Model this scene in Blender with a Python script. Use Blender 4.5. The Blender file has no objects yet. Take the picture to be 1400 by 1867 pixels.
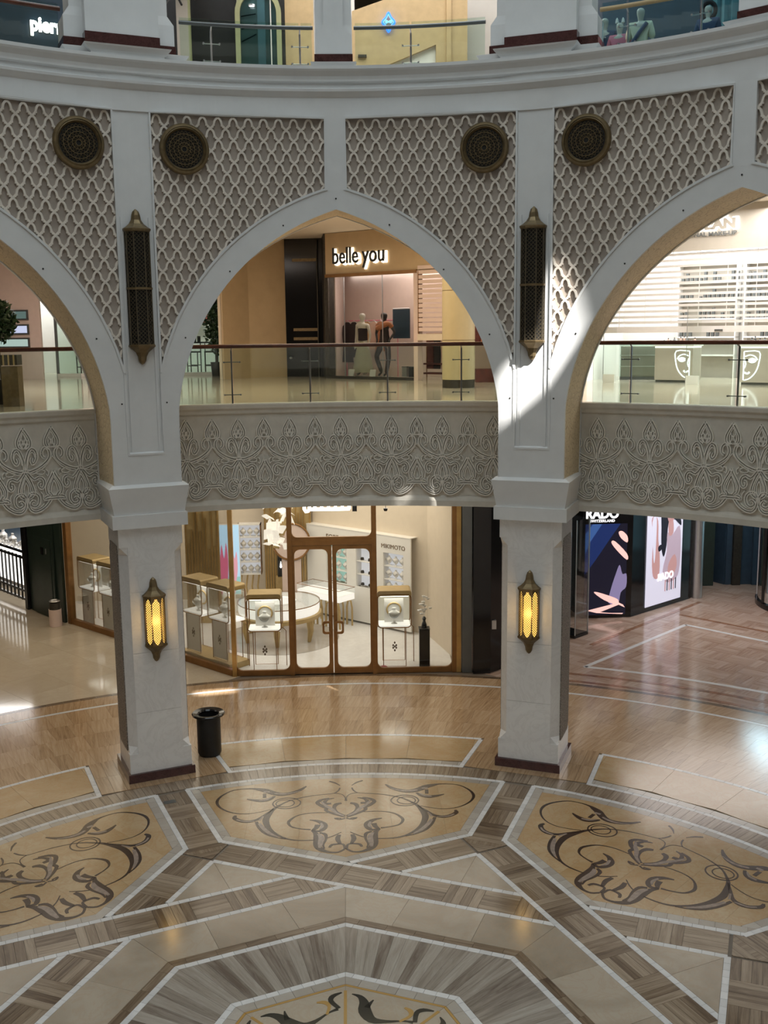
import bpy, math, random
from math import sin, cos, pi, radians, degrees, hypot, atan2, sqrt, floor, tan
from mathutils import Vector, Matrix
from mathutils.geometry import tessellate_polygon

SC = bpy.context.scene
COL = SC.collection
RND = random.Random(11)

# ------------------------------------------------------------------ camera
CAMP = Vector((0.1443, -9.7741, 7.6)); YAW, PIT, ROLL, FPX = 0.0328, 0.1684, -0.0110, 1925.12
_fwd = Vector((sin(YAW) * cos(PIT), cos(YAW) * cos(PIT), -sin(PIT)))
_rt = Vector((cos(YAW), -sin(YAW), 0.0)); _up = _rt.cross(_fwd)
_r2 = cos(ROLL) * _rt + sin(ROLL) * _up; _u2 = -sin(ROLL) * _rt + cos(ROLL) * _up
cam = bpy.data.cameras.new('camera'); camo = bpy.data.objects.new('camera', cam); COL.objects.link(camo)
cam.sensor_fit = 'VERTICAL'; cam.sensor_height = 36.0; cam.lens = FPX / 1867.0 * 36.0
cam.clip_start = 0.05; cam.clip_end = 200
camo.matrix_world = Matrix(((_r2.x, _u2.x, -_fwd.x, CAMP.x), (_r2.y, _u2.y, -_fwd.y, CAMP.y), (_r2.z, _u2.z, -_fwd.z, CAMP.z), (0, 0, 0, 1)))
SC.camera = camo

# ------------------------------------------------------------------ world, sun, skylight, exposure
w = bpy.data.worlds.new('sky'); SC.world = w; w.use_nodes = True
bg = w.node_tree.nodes['Background']; bg.inputs[0].default_value = (0.62, 0.74, 0.9, 1); bg.inputs[1].default_value = 0.6
SUN_TO = Vector((0.40, -0.60, 0.85)).normalized()
sl = bpy.data.lights.new('sun', 'SUN'); sl.energy = 20.0; sl.angle = radians(0.6); sl.color = (1.0, 0.97, 0.92)
so = bpy.data.objects.new('sun', sl); COL.objects.link(so); so.rotation_euler = (-SUN_TO).to_track_quat('-Z', 'Y').to_euler()

def area(name, loc, sx, sy, power, col=(1, 1, 1), rot=(0, 0, 0), shape='RECTANGLE', spread=180):
    l = bpy.data.lights.new(name, 'AREA'); l.shape = shape; l.size = sx; l.size_y = sy; l.energy = power; l.color = col
    l.spread = radians(spread)
    o = bpy.data.objects.new(name, l); COL.objects.link(o); o.location = loc; o.rotation_euler = rot
    return o
# daylight through the frosted glass dome of the rotunda
area('skylight', (0, 0, 22.6), 16.0, 16.0, 1180, (0.82, 0.94, 1.0), shape='DISK')
# shop and corridor ceiling lighting
WARM = (1.0, 0.80, 0.55); WW = (1.0, 0.90, 0.76); NEU = (1.0, 0.96, 0.92)
area('light_jeweller', (-0.6, 16.0, 4.2), 5.0, 4.4, 170, WW)
area('light_jeweller_wing', (-5.0, 18.4, 4.2), 3.0, 3.0, 110, WW)
area('light_ring_ground', (0.0, 11.3, 4.42), 8.0, 2.6, 85, (1.0, 0.88, 0.72))
area('light_passage_west', (-8.4, 15.4, 4.42), 5.0, 5.0, 75, WARM)
area('light_passage_east', (9.8, 16.6, 4.42), 5.0, 5.0, 230, (1.0, 0.92, 0.88))
for _a in (-40, 40):
    area('light_ring_ground', (11.6 * sin(radians(_a)), 11.6 * cos(radians(_a)), 4.42), 6.5, 3.2, 55, (1.0, 0.90, 0.78), rot=(0, 0, -radians(_a)))
for _a in (-45, 0, 45):  # unseen lamps added to brighten the arch soffits and fascia
    area('fill_gallery', (10.8 * sin(radians(_a)), 10.8 * cos(radians(_a)), 10.42), 3.5, 0.7, 75, (1.0, 0.88, 0.70), rot=(0, 0, -radians(_a)))
area('light_exit', (13.0, 18.5, 4.2), 3.0, 2.0, 240, (0.55, 0.85, 1.0))
area('light_upper_centre', (0.3, 15.4, 10.35), 6.0, 5.5, 330, WARM)
area('light_lingerie', (1.7, 22.4, 9.5), 2.6, 1.6, 44, (1.0, 0.86, 0.78))
area('light_upper_west', (-9.0, 17.0, 10.35), 6.0, 6.0, 420, (1.0, 0.9, 0.84))
area('light_cafe', (-5.2, 28.6, 9.8), 3.0, 2.5, 180, (0.95, 1.0, 0.98))
area('light_cafe_west', (-11.6, 29.5, 9.8), 3.0, 2.0, 170, (0.95, 1.0, 0.98))
area('light_upper_east', (8.0, 13.6, 10.35), 4.0, 3.0, 320, NEU)
area('light_makeup_shop', (11.0, 18.6, 10.2), 6.0, 4.0, 620, (0.95, 0.98, 1.0))
area('light_top_centre', (1.5, 11.6, 16.2), 6.0, 3.0, 300, NEU)
area('light_top_west', (-5.0, 11.5, 16.2), 4.0, 3.0, 90, (0.9, 0.95, 1.0))
area('light_top_east', (7.6, 8.4, 16.2), 2.5, 2.5, 70, (0.75, 0.95, 1.0))

for _a in (180, 132, 228):  # unseen fill lamps added behind the camera to brighten the far walls
    _p = (12.0 * sin(radians(_a)), 12.0 * cos(radians(_a)))
    area('fill_rear_ground', (*_p, 4.3), 5.0, 2.0, 165, (0.95, 0.98, 1.0), rot=(0, 0, -radians(_a)))
    area('fill_rear_upper', (*_p, 10.3), 5.0, 2.0, 200, (0.95, 0.98, 1.0), rot=(0, 0, -radians(_a)))
vs = SC.view_settings; vs.view_transform = 'Standard'; vs.look = 'None'; vs.exposure = 0.0; vs.gamma = 1.0
try: vs.use_curve_mapping = False
except Exception: pass
cy = SC.cycles
cy.max_bounces = 6; cy.diffuse_bounces = 3; cy.glossy_bounces = 3; cy.transmission_bounces = 4; cy.transparent_max_bounces = 12
cy.use_adaptive_sampling = True; cy.adaptive_threshold = 0.04
cy.caustics_reflective = False; cy.caustics_refractive = False; cy.sample_clamp_indirect = 4.0
try: cy.use_denoising = True
except Exception: pass

# ------------------------------------------------------------------ helpers
def pol(r, deg, z=0.0):
    a = radians(deg); return Vector((r * sin(a), r * cos(a), z))

class MB:
    """collects geometry; every vertex carries 'puv' (pattern coordinates) and 'tone' (piece tone)"""
    def __init__(s): s.v = []; s.f = []; s.uv = []; s.t = []
    def add(s, vs, fs, uv=None, tone=0.5):
        o = len(s.v); s.v += [tuple(p) for p in vs]; s.f += [tuple(i + o for i in f) for f in fs]
        s.uv += list(uv) if uv else [tuple(p) if len(p) == 3 else (p[0], p[1], 0) for p in vs]
        s.t += [tone] * len(vs); return s
    def box(s, x0, y0, z0, x1, y1, z1, tone=0.5):
        v = [(x0, y0, z0), (x1, y0, z0), (x1, y1, z0), (x0, y1, z0), (x0, y0, z1), (x1, y0, z1), (x1, y1, z1), (x0, y1, z1)]
        return s.add(v, [(0, 3, 2, 1), (4, 5, 6, 7), (0, 1, 5, 4), (1, 2, 6, 5), (2, 3, 7, 6), (3, 0, 4, 7)], tone=tone)
    def prism(s, poly, z0, z1, uv=None, tone=0.5):
        n = len(poly); a = sum(poly[i][0] * poly[(i + 1) % n][1] - poly[(i + 1) % n][0] * poly[i][1] for i in range(n))
        if a < 0: poly = poly[::-1]; uv = uv[::-1] if uv else None
        v = [(p[0], p[1], z0) for p in poly] + [(p[0], p[1], z1) for p in poly]
        fs = [(i, (i + 1) % n, n + (i + 1) % n, n + i) for i in range(n)]
        if n <= 4: fs += [tuple(range(n - 1, -1, -1)), tuple(range(n, 2 * n))]
        else:
            for t in tessellate_polygon([[Vector((p[0], p[1], 0)) for p in poly]]):
                i, j, k = t
                ar = (poly[j][0] - poly[i][0]) * (poly[k][1] - poly[i][1]) - (poly[k][0] - poly[i][0]) * (poly[j][1] - poly[i][1])
                if ar < 0: i, j, k = i, k, j
                fs += [(n + i, n + j, n + k), (k, j, i)]
        return s.add(v, fs, uv=(uv + uv) if uv else None, tone=tone)
    def plate(s, poly, org, ex, ey, depth, tone=0.5):
        """2-D outline poly in the plane org + a*ex + b*ey, thickened by depth along ex x ey"""
        org, ex, ey = Vector(org), Vector(ex).normalized(), Vector(ey).normalized(); nz = ex.cross(ey)
        t = MB().prism(poly, 0, depth); s.add([org + p[0] * ex + p[1] * ey + p[2] * nz for p in t.v], t.f, uv=t.uv, tone=tone); return s
    def tube(s, pts, r, n=6, closed=False, caps=True, tone=0.5):
        pts = [Vector(p) for p in pts]; m = len(pts); rs = r if isinstance(r, (list, tuple)) else [r] * m
        vs = []; ref = None
        for i, p in enumerate(pts):
            a = pts[(i - 1) % m] if (closed or i > 0) else p; b = pts[(i + 1) % m] if (closed or i < m - 1) else p
            t = (b - a).normalized()
            if ref is None: ref = t.orthogonal().normalized()
            ref = (ref - t * ref.dot(t)); ref = ref.normalized() if ref.length > 1e-6 else t.orthogonal().normalized()
            bn = t.cross(ref)
            for k in range(n):
                an = 2 * pi * k / n; vs.append(p + (ref * cos(an) + bn * sin(an)) * rs[i])
        fs = []
        for i in range(m if closed else m - 1):
            j = (i + 1) % m
            for k in range(n): fs.append((i * n + k, i * n + (k + 1) % n, j * n + (k + 1) % n, j * n + k))
        if caps and not closed: fs += [tuple(range(n - 1, -1, -1)), tuple(range((m - 1) * n, m * n))]
        return s.add(vs, fs, tone=tone)
    def bar(s, a, b, w, h, up=(0, 0, 1), tone=0.5):
        a, b, up = Vector(a), Vector(b), Vector(up); t = (b - a).normalized(); sd = t.cross(up)
        sd = sd.normalized() if sd.length > 1e-6 else t.orthogonal().normalized(); u = sd.cross(t)
        v = [p + sd * sx * w / 2 + u * sz * h / 2 for p in (a, b) for sx, sz in ((-1, -1), (1, -1), (1, 1), (-1, 1))]
        return s.add(v, [(0, 1, 2, 3), (7, 6, 5, 4), (0, 4, 5, 1), (1, 5, 6, 2), (2, 6, 7, 3), (3, 7, 4, 0)], tone=tone)
    def lathe(s, prof, n=24, c=(0, 0, 0), a0=0.0, a1=2 * pi, sx=1.0, sy=1.0, tone=0.5):
        full = abs(a1 - a0 - 2 * pi) < 1e-6; m = n if full else n + 1; vs = []
        for i in range(m):
            a = a0 + (a1 - a0) * i / n
            for r, z in prof: vs.append((c[0] + r * cos(a) * sx, c[1] + r * sin(a) * sy, c[2] + z))
        k = len(prof); fs = []
        for i in range(n):
            j = (i + 1) % m
            for q in range(k - 1): fs.append((i * k + q, j * k + q, j * k + q + 1, i * k + q + 1))
        return s.add(vs, fs, tone=tone)
    def ring(s, prof, t0, t1, n, closed=True, caps=True, tone=0.5):
        """profile of (r, z) points swept about the rotunda axis, angles in degrees from +Y towards +X"""
        k = len(prof); vs = []; uv = []
        for i in range(n + 1):
            t = t0 + (t1 - t0) * i / n
            for r, z in prof: p = pol(r, t, z); vs.append(p); uv.append((radians(t) * r, z, r))
        fs = []
        for i in range(n):
            for q in range(k if closed else k - 1):
                fs.append((i * k + q, i * k + (q + 1) % k, (i + 1) * k + (q + 1) % k, (i + 1) * k + q))
        if caps and closed: fs += [tuple(range(k)), tuple(range(n * k + k - 1, n * k - 1, -1))]
        return s.add(vs, fs, uv=uv, tone=tone)
    def ribbon(s, pts, hw, d0, d1, mp, closed=False, tone=0.5, caps=True):
        """flat strip along 2-D pts with half width hw (number or list), from depth d0 to d1, placed by mp(u, v, d)"""
        m = len(pts); hws = hw if isinstance(hw, (list, tuple)) else [hw] * m; vs = []; uv = []
        for i in range(m):
            a = pts[(i - 1) % m] if (closed or i > 0) else pts[i]; b = pts[(i + 1) % m] if (closed or i < m - 1) else pts[i]
            tx, ty = b[0] - a[0], b[1] - a[1]; L = hypot(tx, ty) or 1e-9; nx, ny = -ty / L * hws[i], tx / L * hws[i]
            x, y = pts[i]
            for (px, py, d) in ((x + nx, y + ny, d0), (x + nx, y + ny, d1), (x - nx, y - ny, d1), (x - nx, y - ny, d0)):
                vs.append(mp(px, py, d)); uv.append((px, py, 0))
        fs = []
        for i in range(m if closed else m - 1):
            j = (i + 1) % m
            for q in range(3): fs.append((i * 4 + q, j * 4 + q, j * 4 + q + 1, i * 4 + q + 1))
        if caps and not closed: fs += [(0, 1, 2, 3), ((m - 1) * 4 + 3, (m - 1) * 4 + 2, (m - 1) * 4 + 1, (m - 1) * 4)]
        return s.add(vs, fs, uv=uv, tone=tone)
    def mirror_x(s):
        o = MB(); o.v = [(-x, y, z) for x, y, z in s.v]; o.f = [f[::-1] for f in s.f]; o.uv = list(s.uv); o.t = list(s.t); return o
    def join(s, o):
        k = len(s.v); s.v += o.v; s.f += [tuple(i + k for i in f) for f in o.f]; s.uv += o.uv; s.t += o.t; return s
    def moved(s, loc=(0, 0, 0), rz=0.0):
        c_, s_ = cos(rz), sin(rz); o = MB(); o.f = list(s.f); o.uv = list(s.uv); o.t = list(s.t)
        o.v = [(x * c_ - y * s_ + loc[0], x * s_ + y * c_ + loc[1], z + loc[2]) for x, y, z in s.v]; return o
    def mesh(s, name, smooth=False):
        me = bpy.data.meshes.new(name); me.from_pydata(s.v, [], s.f)
        a = me.attributes.new('puv', 'FLOAT_VECTOR', 'POINT'); a.data.foreach_set('vector', [c for p in s.uv for c in (p[0], p[1], p[2] if len(p) > 2 else 0)])
        t = me.attributes.new('tone', 'FLOAT', 'POINT'); t.data.foreach_set('value', s.t)
        if smooth:
            me.polygons.foreach_set('use_smooth', [True] * len(me.polygons))
            try: me.set_sharp_from_angle(angle=radians(38))
            except Exception: pass
        me.update(); return me

def ob(name, mb, mat, parent=None, loc=None, rz=0.0, smooth=False):
    me = mb.mesh(name, smooth) if isinstance(mb, MB) else mb
    if isinstance(mb, MB) and mat is not None: me.materials.append(mat)
    o = bpy.data.objects.new(name, me); COL.objects.link(o)
    if parent: o.parent = parent
    if loc is not None: o.location = loc
    if rz: o.rotation_euler = (0, 0, rz)
    return o
def tag(o, label=None, cat=None, group=None, kind=None):
    if label: o['label'] = label
    if cat: o['category'] = cat
    if group: o['group'] = group
    if kind: o['kind'] = kind
    return o
def thing(name, label, cat, loc=(0, 0, 0), rz=0.0, group=None, kind=None):
    o = bpy.data.objects.new(name, None); COL.objects.link(o); o.location = loc; o.rotation_euler = (0, 0, rz); o.empty_display_size = 0.2
    return tag(o, label, cat, group, kind)
def copy_tree(o, parent=None):
    c = o.copy(); COL.objects.link(c); c.parent = parent
    for ch in o.children: copy_tree(ch, c)
    return c
def sm(pts, k=4, closed=False):
    """Catmull-Rom through 2-D or 3-D points (extra coordinates such as widths are interpolated too)"""
    n = len(pts); out = []
    for i in range(n if closed else n - 1):
        p = [pts[(i + j) % n] if closed else pts[min(max(i + j, 0), n - 1)] for j in (-1, 0, 1, 2)]
        for q in range(k):
            t = q / k
            out.append(tuple(0.5 * (2 * b + (c - a) * t + (2 * a - 5 * b + 4 * c - d) * t * t + (3 * b - a - 3 * c + d) * t ** 3) for a, b, c, d in zip(*p)))
    if not closed: out.append(tuple(pts[-1]))
    return out
def rrect(x0, y0, x1, y1, r, n=4, corners=(1, 1, 1, 1)):
    out = []
    for (cx, cy_, a, on) in ((x1 - r, y0 + r, -90, corners[0]), (x1 - r, y1 - r, 0, corners[1]), (x0 + r, y1 - r, 90, corners[2]), (x0 + r, y0 + r, 180, corners[3])):
        if on:
            for i in range(n + 1): t = radians(a + 90 * i / n); out.append((cx + r * cos(t), cy_ + r * sin(t)))
        else: t = radians(a + 45); out.append((cx + r * (1 if cos(t) > 0 else -1), cy_ + r * (1 if sin(t) > 0 else -1)))
    return out
def text(name, body, mat, size, org, ex, ey, depth=0.01, parent=None, align='CENTER', bold=0.0, sx=1.0, shear=0.0, spacing=1.0, width=None):
    cu = bpy.data.curves.new(name, 'FONT'); cu.body = body; cu.size = size; cu.extrude = depth / 2; cu.align_x = align; cu.align_y = 'BOTTOM_BASELINE'
    cu.offset = bold; cu.shear = shear; cu.space_character = spacing; cu.resolution_u = 3
    t = bpy.data.objects.new(name, cu); COL.objects.link(t); bpy.context.view_layer.update()
    me = bpy.data.meshes.new_from_object(t.evaluated_get(bpy.context.evaluated_depsgraph_get())); bpy.data.objects.remove(t)
    if width:
        xs = [v.co.x for v in me.vertices]; sx = width / (max(xs) - min(xs))
    ex, ey = Vector(ex).normalized(), Vector(ey).normalized(); nz = ex.cross(ey); org = Vector(org)
    for v in me.vertices: v.co = org + ex * v.co.x * sx + ey * v.co.y + nz * v.co.z
    me.materials.clear(); me.materials.append(mat)
    o = bpy.data.objects.new(name, me); COL.objects.link(o)
    if parent: o.parent = parent
    return o

# ------------------------------------------------------------------ materials
class NT:
    def __init__(s, name):
        s.m = bpy.data.materials.new(name); s.m.use_nodes = True; s.t = s.m.node_tree; s.n = s.t.nodes; s.l = s.t.links
        s.b = s.n['Principled BSDF']; s.out = s.n['Material Output']
    def node(s, typ, **kw):
        n = s.n.new(typ)
        for k, v in kw.items(): setattr(n, k, v)
        return n
    def link(s, a, b): s.l.new(a, b)
    def attr(s, name): n = s.node('ShaderNodeAttribute'); n.attribute_name = name; return n
    def coord(s, src='puv', scale=(1, 1, 1)):
        m = s.node('ShaderNodeMapping'); m.inputs['Scale'].default_value = scale
        s.link(s.attr('puv').outputs['Vector'] if src == 'puv' else s.node('ShaderNodeTexCoord').outputs['Object'], m.inputs['Vector']); return m.outputs[0]
    def noise(s, vec, scale, detail=4, rough=0.55, dist=0.0):
        n = s.node('ShaderNodeTexNoise'); n.inputs['Scale'].default_value = scale; n.inputs['Detail'].default_value = detail
        n.inputs['Roughness'].default_value = rough; n.inputs['Distortion'].default_value = dist; s.link(vec, n.inputs['Vector']); return n.outputs['Fac']
    def ramp(s, fac, stops):
        r = s.node('ShaderNodeValToRGB'); e = r.color_ramp.elements
        while len(e) < len(stops): e.new(0.5)
        for el, (p, c) in zip(e, stops): el.position = p; el.color = (*c, 1)
        s.link(fac, r.inputs[0]); return r.outputs[0]
    def mix(s, fac, a, b, mode='MIX'):
        n = s.node('ShaderNodeMix', data_type='RGBA', blend_type=mode)
        for sock, v in ((n.inputs[0], fac), (n.inputs[6], a), (n.inputs[7], b)):
            if hasattr(v, 'is_output'): s.link(v, sock)
            elif isinstance(v, (int, float)): sock.default_value = v
            else: sock.default_value = (*v, 1)
        return n.outputs[2]
    def math(s, op, a, b=0.0):
        n = s.node('ShaderNodeMath', operation=op)
        for sock, v in ((n.inputs[0], a), (n.inputs[1], b)):
            if hasattr(v, 'is_output'): s.link(v, sock)
            else: sock.default_value = v
        return n.outputs[0]
    def bump(s, h, strength=0.2, dist=0.01):
        b = s.node('ShaderNodeBump'); b.inputs['Strength'].default_value = strength; b.inputs['Distance'].default_value = dist
        s.link(h, b.inputs['Height']); s.link(b.outputs[0], s.b.inputs['Normal'])
    def set(s, col=None, rough=None, metal=None, spec=None, emit=None, es=None):
        for k, v in (('Base Color', col), ('Roughness', rough), ('Metallic', metal), ('Specular IOR Level', spec), ('Emission Color', emit), ('Emission Strength', es)):
            if v is None: continue
            if hasattr(v, 'is_output'): s.link(v, s.b.inputs[k])
            else: s.b.inputs[k].default_value = (*v, 1) if isinstance(v, tuple) else v
        return s.m

def flat(name, col, rough=0.5, metal=0.0, var=0.06, scale=6.0, spec=None, bump=0.0):
    t = NT(name); n = t.noise(t.coord('obj'), scale, 5)
    lo = tuple(max(0, c * (1 - var)) for c in col); hi = tuple(min(1, c * (1 + var)) for c in col)
    if bump: t.bump(n, bump, 0.02)
    return t.set(t.ramp(n, [(0.3, lo), (0.7, hi)]), rough, metal, spec)
def glow(name, col, strength, var=0.0):
    t = NT(name)
    return t.set(tuple(c * 0.5 for c in col), 0.4, emit=col, es=strength)
def glass(name, tint=(0.95, 0.98, 0.97), refl=1.0, rough=0.02):
    t = NT(name); t.n.remove(t.b); tr = t.node('ShaderNodeBsdfTransparent'); tr.inputs[0].default_value = (*tint, 1)
    gl = t.node('ShaderNodeBsdfGlossy'); gl.inputs['Roughness'].default_value = rough
    fr = t.node('ShaderNodeFresnel'); fr.inputs[0].default_value = 1.45; mx = t.node('ShaderNodeMixShader')
    t.link(t.math('MULTIPLY', fr.outputs[0], refl), mx.inputs[0]); t.link(tr.outputs[0], mx.inputs[1]); t.link(gl.outputs[0], mx.inputs[2]); t.link(mx.outputs[0], t.out.inputs[0]); return t.m
def travertine(name, dark, mid, light, rough=0.16, streak=14.0, tonev=0.42):
    """vein-cut stone: streaks run along the first pattern coordinate, each piece has its own tone"""
    t = NT(name); v = t.coord('puv', (0.9, streak, 1)); n = t.noise(v, 1.6, 6, 0.62, 0.6)
    tone = t.attr('tone').outputs['Fac']
    f = t.math('ADD', t.math('MULTIPLY', n, 0.95), t.math('MULTIPLY', t.math('SUBTRACT', tone, 0.5), tonev))
    c = t.ramp(f, [(0.18, dark), (0.45, mid), (0.78, light)])
    fine = t.noise(t.coord('puv', (3, 70, 1)), 2.0, 3); c = t.mix(t.math('MULTIPLY', fine, 0.35), c, dark)
    return t.set(c, rough, spec=0.5)
def marble(name, a, b, vein, rough=0.2, scale=1.4, vs=0.25, src='puv'):
    t = NT(name); v = t.coord(src); n = t.noise(v, scale, 6, 0.6, 0.8); n2 = t.noise(v, scale * 2.3, 8, 0.65, 2.2)
    tone = t.attr('tone').outputs['Fac']
    base = t.ramp(t.math('ADD', n, t.math('MULTIPLY', t.math('SUBTRACT', tone, 0.5), 0.3)), [(0.3, a), (0.7, b)])
    ve = t.ramp(t.math('ABSOLUTE', t.math('SUBTRACT', n2, 0.5)), [(0.0, (1, 1, 1)), (0.05, (0, 0, 0))])
    return t.set(t.mix(t.math('MULTIPLY', ve, vs), base, vein), rough, spec=0.5)

M = {}
M['plaster'] = flat('painted plaster', (0.77, 0.775, 0.77), 0.55, var=0.03, scale=3)
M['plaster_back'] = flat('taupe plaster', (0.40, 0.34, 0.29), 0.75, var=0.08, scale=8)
M['lattice'] = flat('cast lattice', (0.80, 0.725, 0.635), 0.65, var=0.05, scale=9)
M['fascia'] = flat('carved stone', (0.66, 0.62, 0.545), 0.6, var=0.07, scale=5, bump=0.15)
M['carving_lit_tone'] = flat('carved stone lit relief', (0.82, 0.785, 0.71), 0.6, var=0.06, scale=7)  # lighter than the fascia: light on the raised relief put into the colour
M['marble_white'] = marble('white marble', (0.73, 0.72, 0.71), (0.83, 0.825, 0.81), (0.5, 0.48, 0.46), 0.25, 0.8, 0.18)
M['plinth'] = marble('dark red granite', (0.035, 0.012, 0.012), (0.085, 0.03, 0.028), (0.16, 0.07, 0.06), 0.14, 5, 0.3, 'obj')
M['grout'] = flat('grout', (0.16, 0.135, 0.11), 0.6)
M['tile_white'] = marble('white mosaic tile', (0.60, 0.61, 0.62), (0.72, 0.73, 0.74), (0.5, 0.5, 0.52), 0.22, 2.0, 0.1)
M['trav_brown'] = travertine('brown vein-cut marble', (0.085, 0.055, 0.034), (0.235, 0.175, 0.118), (0.42, 0.345, 0.26))
M['trav_warm'] = travertine('honey vein-cut marble', (0.24, 0.15, 0.08), (0.44, 0.30, 0.175), (0.60, 0.46, 0.31), tonev=0.2)
M['trav_grey'] = travertine('grey vein-cut marble', (0.14, 0.11, 0.088), (0.31, 0.275, 0.235), (0.47, 0.44, 0.39), streak=10)
M['trav_rose'] = travertine('rose vein-cut marble', (0.29, 0.18, 0.13), (0.46, 0.345, 0.275), (0.60, 0.49, 0.42), tonev=0.28, rough=.13)
M['marble_beige'] = marble('beige marble slab', (0.30, 0.25, 0.19), (0.44, 0.385, 0.31), (0.4, 0.29, 0.2), 0.16, 0.9, 0.3)
M['marble_yellow'] = marble('yellow marble', (0.40, 0.265, 0.125), (0.50, 0.385, 0.235), (0.40, 0.2, 0.07), 0.15, 1.1, 0.35)
M['marble_pale'] = marble('pale grey marble', (0.36, 0.33, 0.29), (0.47, 0.44, 0.40), (0.4, 0.34, 0.28), 0.16, 1.0, 0.2)
M['cream_tile'] = marble('cream polished tile', (0.50, 0.43, 0.33), (0.58, 0.51, 0.41), (0.45, 0.37, 0.27), 0.09, 0.6, 0.2)
M['inlay_dark'] = flat('emperador inlay', (0.034, 0.017, 0.011), 0.2, var=0.3, scale=14)
M['inlay_grey'] = flat('taupe inlay', (0.27, 0.215, 0.18), 0.18, var=0.2, scale=14)
M['rust'] = flat('rust marble strip', (0.27, 0.145, 0.09), 0.16, var=0.35, scale=7)
M['inlay_black'] = flat('black inlay', (0.02, 0.019, 0.018), 0.15, var=0.5, scale=10)
M['inlay_gold'] = flat('ochre inlay line', (0.42, 0.25, 0.07), 0.2)
M['bronze'] = flat('aged bronze', (0.20, 0.145, 0.075), 0.45, 0.7, 0.2, 12)
M['bronze_dark'] = flat('dark bronze screen', (0.055, 0.048, 0.038), 0.5, 0.6, 0.25, 14)
M['bronze_mid'] = flat('dull bronze', (0.105, 0.085, 0.055), 0.5, 0.6, 0.2, 12)
M['halo'] = glow('warm halo', (1.0, 0.90, 0.72), 3.2)
M['void'] = flat('lamp interior', (0.012, 0.012, 0.012), 0.8)
M['wood_rail'] = flat('mahogany handrail', (0.115, 0.035, 0.018), 0.25, var=0.25, scale=5)
M['steel'] = flat('brushed steel', (0.55, 0.56, 0.57), 0.3, 0.9)
M['steel_dark'] = flat('grey steel post', (0.14, 0.15, 0.15), 0.35, 0.6)
M['glass'] = glass('balustrade glass', (0.86, 0.93, 0.90), 0.9)
M['glass_clear'] = glass('shop glass', (0.97, 0.98, 0.97), 0.45)
M['glass_blue'] = glass('door glass', (0.72, 0.88, 0.92), 1.2)
M['gold'] = flat('brushed gold', (0.52, 0.33, 0.12), 0.32, 0.8, 0.12, 5)
M['gold_dark'] = flat('bronze frame', (0.27, 0.135, 0.045), 0.35, 0.6, 0.15, 5)
M['gold_matt'] = flat('matt gold lacquer', (0.50, 0.36, 0.16), 0.45, 0.3, 0.1, 5)
M['white'] = flat('white lacquer', (0.78, 0.76, 0.72), 0.35, var=0.02)
M['cream_wall'] = flat('cream wall', (0.66, 0.57, 0.45), 0.6, var=0.03)
M['wall_beige'] = flat('beige wallcovering', (0.50, 0.37, 0.22), 0.65, var=0.05, scale=3)
M['wall_pink'] = flat('pale pink wall', (0.66, 0.52, 0.46), 0.6, var=0.03)
M['ceiling'] = flat('ceiling paint', (0.72, 0.66, 0.57), 0.7, var=0.02)
M['black'] = flat('black gloss', (0.010, 0.010, 0.011), 0.12, var=0.3)
M['black_matt'] = flat('black matt', (0.012, 0.012, 0.012), 0.5, var=0.3)
M['green_dark'] = flat('dark green panel', (0.018, 0.032, 0.026), 0.3, var=0.2)
M['navy'] = flat('navy cladding', (0.03, 0.055, 0.085), 0.4, var=0.15)
M['lit'] = glow('lit letters', (1.0, 0.95, 0.86), 5.0)
M['lit_white'] = glow('white light', (1.0, 0.98, 0.95), 5.0)
M['lit_soft'] = glow('soft light box', (1.0, 0.96, 0.9), 1.6)
M['case_glow'] = glow('lit jewel case', (1.0, 0.95, 0.88), 0.75)
M['lit_blue'] = glow('blue neon', (0.03, 0.16, 1.0), 2.6)
M['lit_cyan'] = glow('cyan neon', (0.2, 0.6, 1.0), 1.2)
M['amber'] = glow('amber lamp glass', (1.0, 0.60, 0.14), 1.9)
M['shutter'] = flat('shutter slat', (0.72, 0.71, 0.70), 0.4, 0.2, 0.03)
M['leaf'] = flat('green leaf', (0.022, 0.055, 0.018), 0.5, var=0.5, scale=20)
M['skin_grey'] = flat('grey mannequin', (0.55, 0.52, 0.45), 0.4)
M['skin_dark'] = flat('dark mannequin', (0.03, 0.03, 0.032), 0.35)
M['tan'] = flat('tan stone', (0.52, 0.38, 0.20), 0.5, var=0.08)
M['column'] = flat('cream lacquer column', (0.47, 0.395, 0.235), 0.35, var=0.03)
M['taupe'] = flat('taupe panel', (0.45, 0.41, 0.35), 0.5, var=0.03)

# ------------------------------------------------------------------ ground floor
def seen(p, margin=0.0):
    """rough image position of a point, used only to leave out floor pieces far outside the view"""
    d = Vector(p) - CAMP; zz = d.dot(_fwd)
    if zz < 0.5: return None
    return 700 + FPX * d.dot(_r2) / zz, 933.5 - FPX * d.dot(_u2) / zz, zz
def clip(poly, n, d, sgn=1):
    out = []; m = len(poly)
    for i in range(m):
        a, b = poly[i], poly[(i + 1) % m]; da = sgn * (a[0] * n[0] + a[1] * n[1] - d); db = sgn * (b[0] * n[0] + b[1] * n[1] - d)
        if da <= 0: out.append(a)
        if (da < 0 < db) or (db < 0 < da):
            t = da / (da - db); out.append((a[0] + (b[0] - a[0]) * t, a[1] + (b[1] - a[1]) * t))
    return out
def parea(p): return 0.5 * sum(p[i][0] * p[(i + 1) % len(p)][1] - p[(i + 1) % len(p)][0] * p[i][1] for i in range(len(p)))
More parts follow.
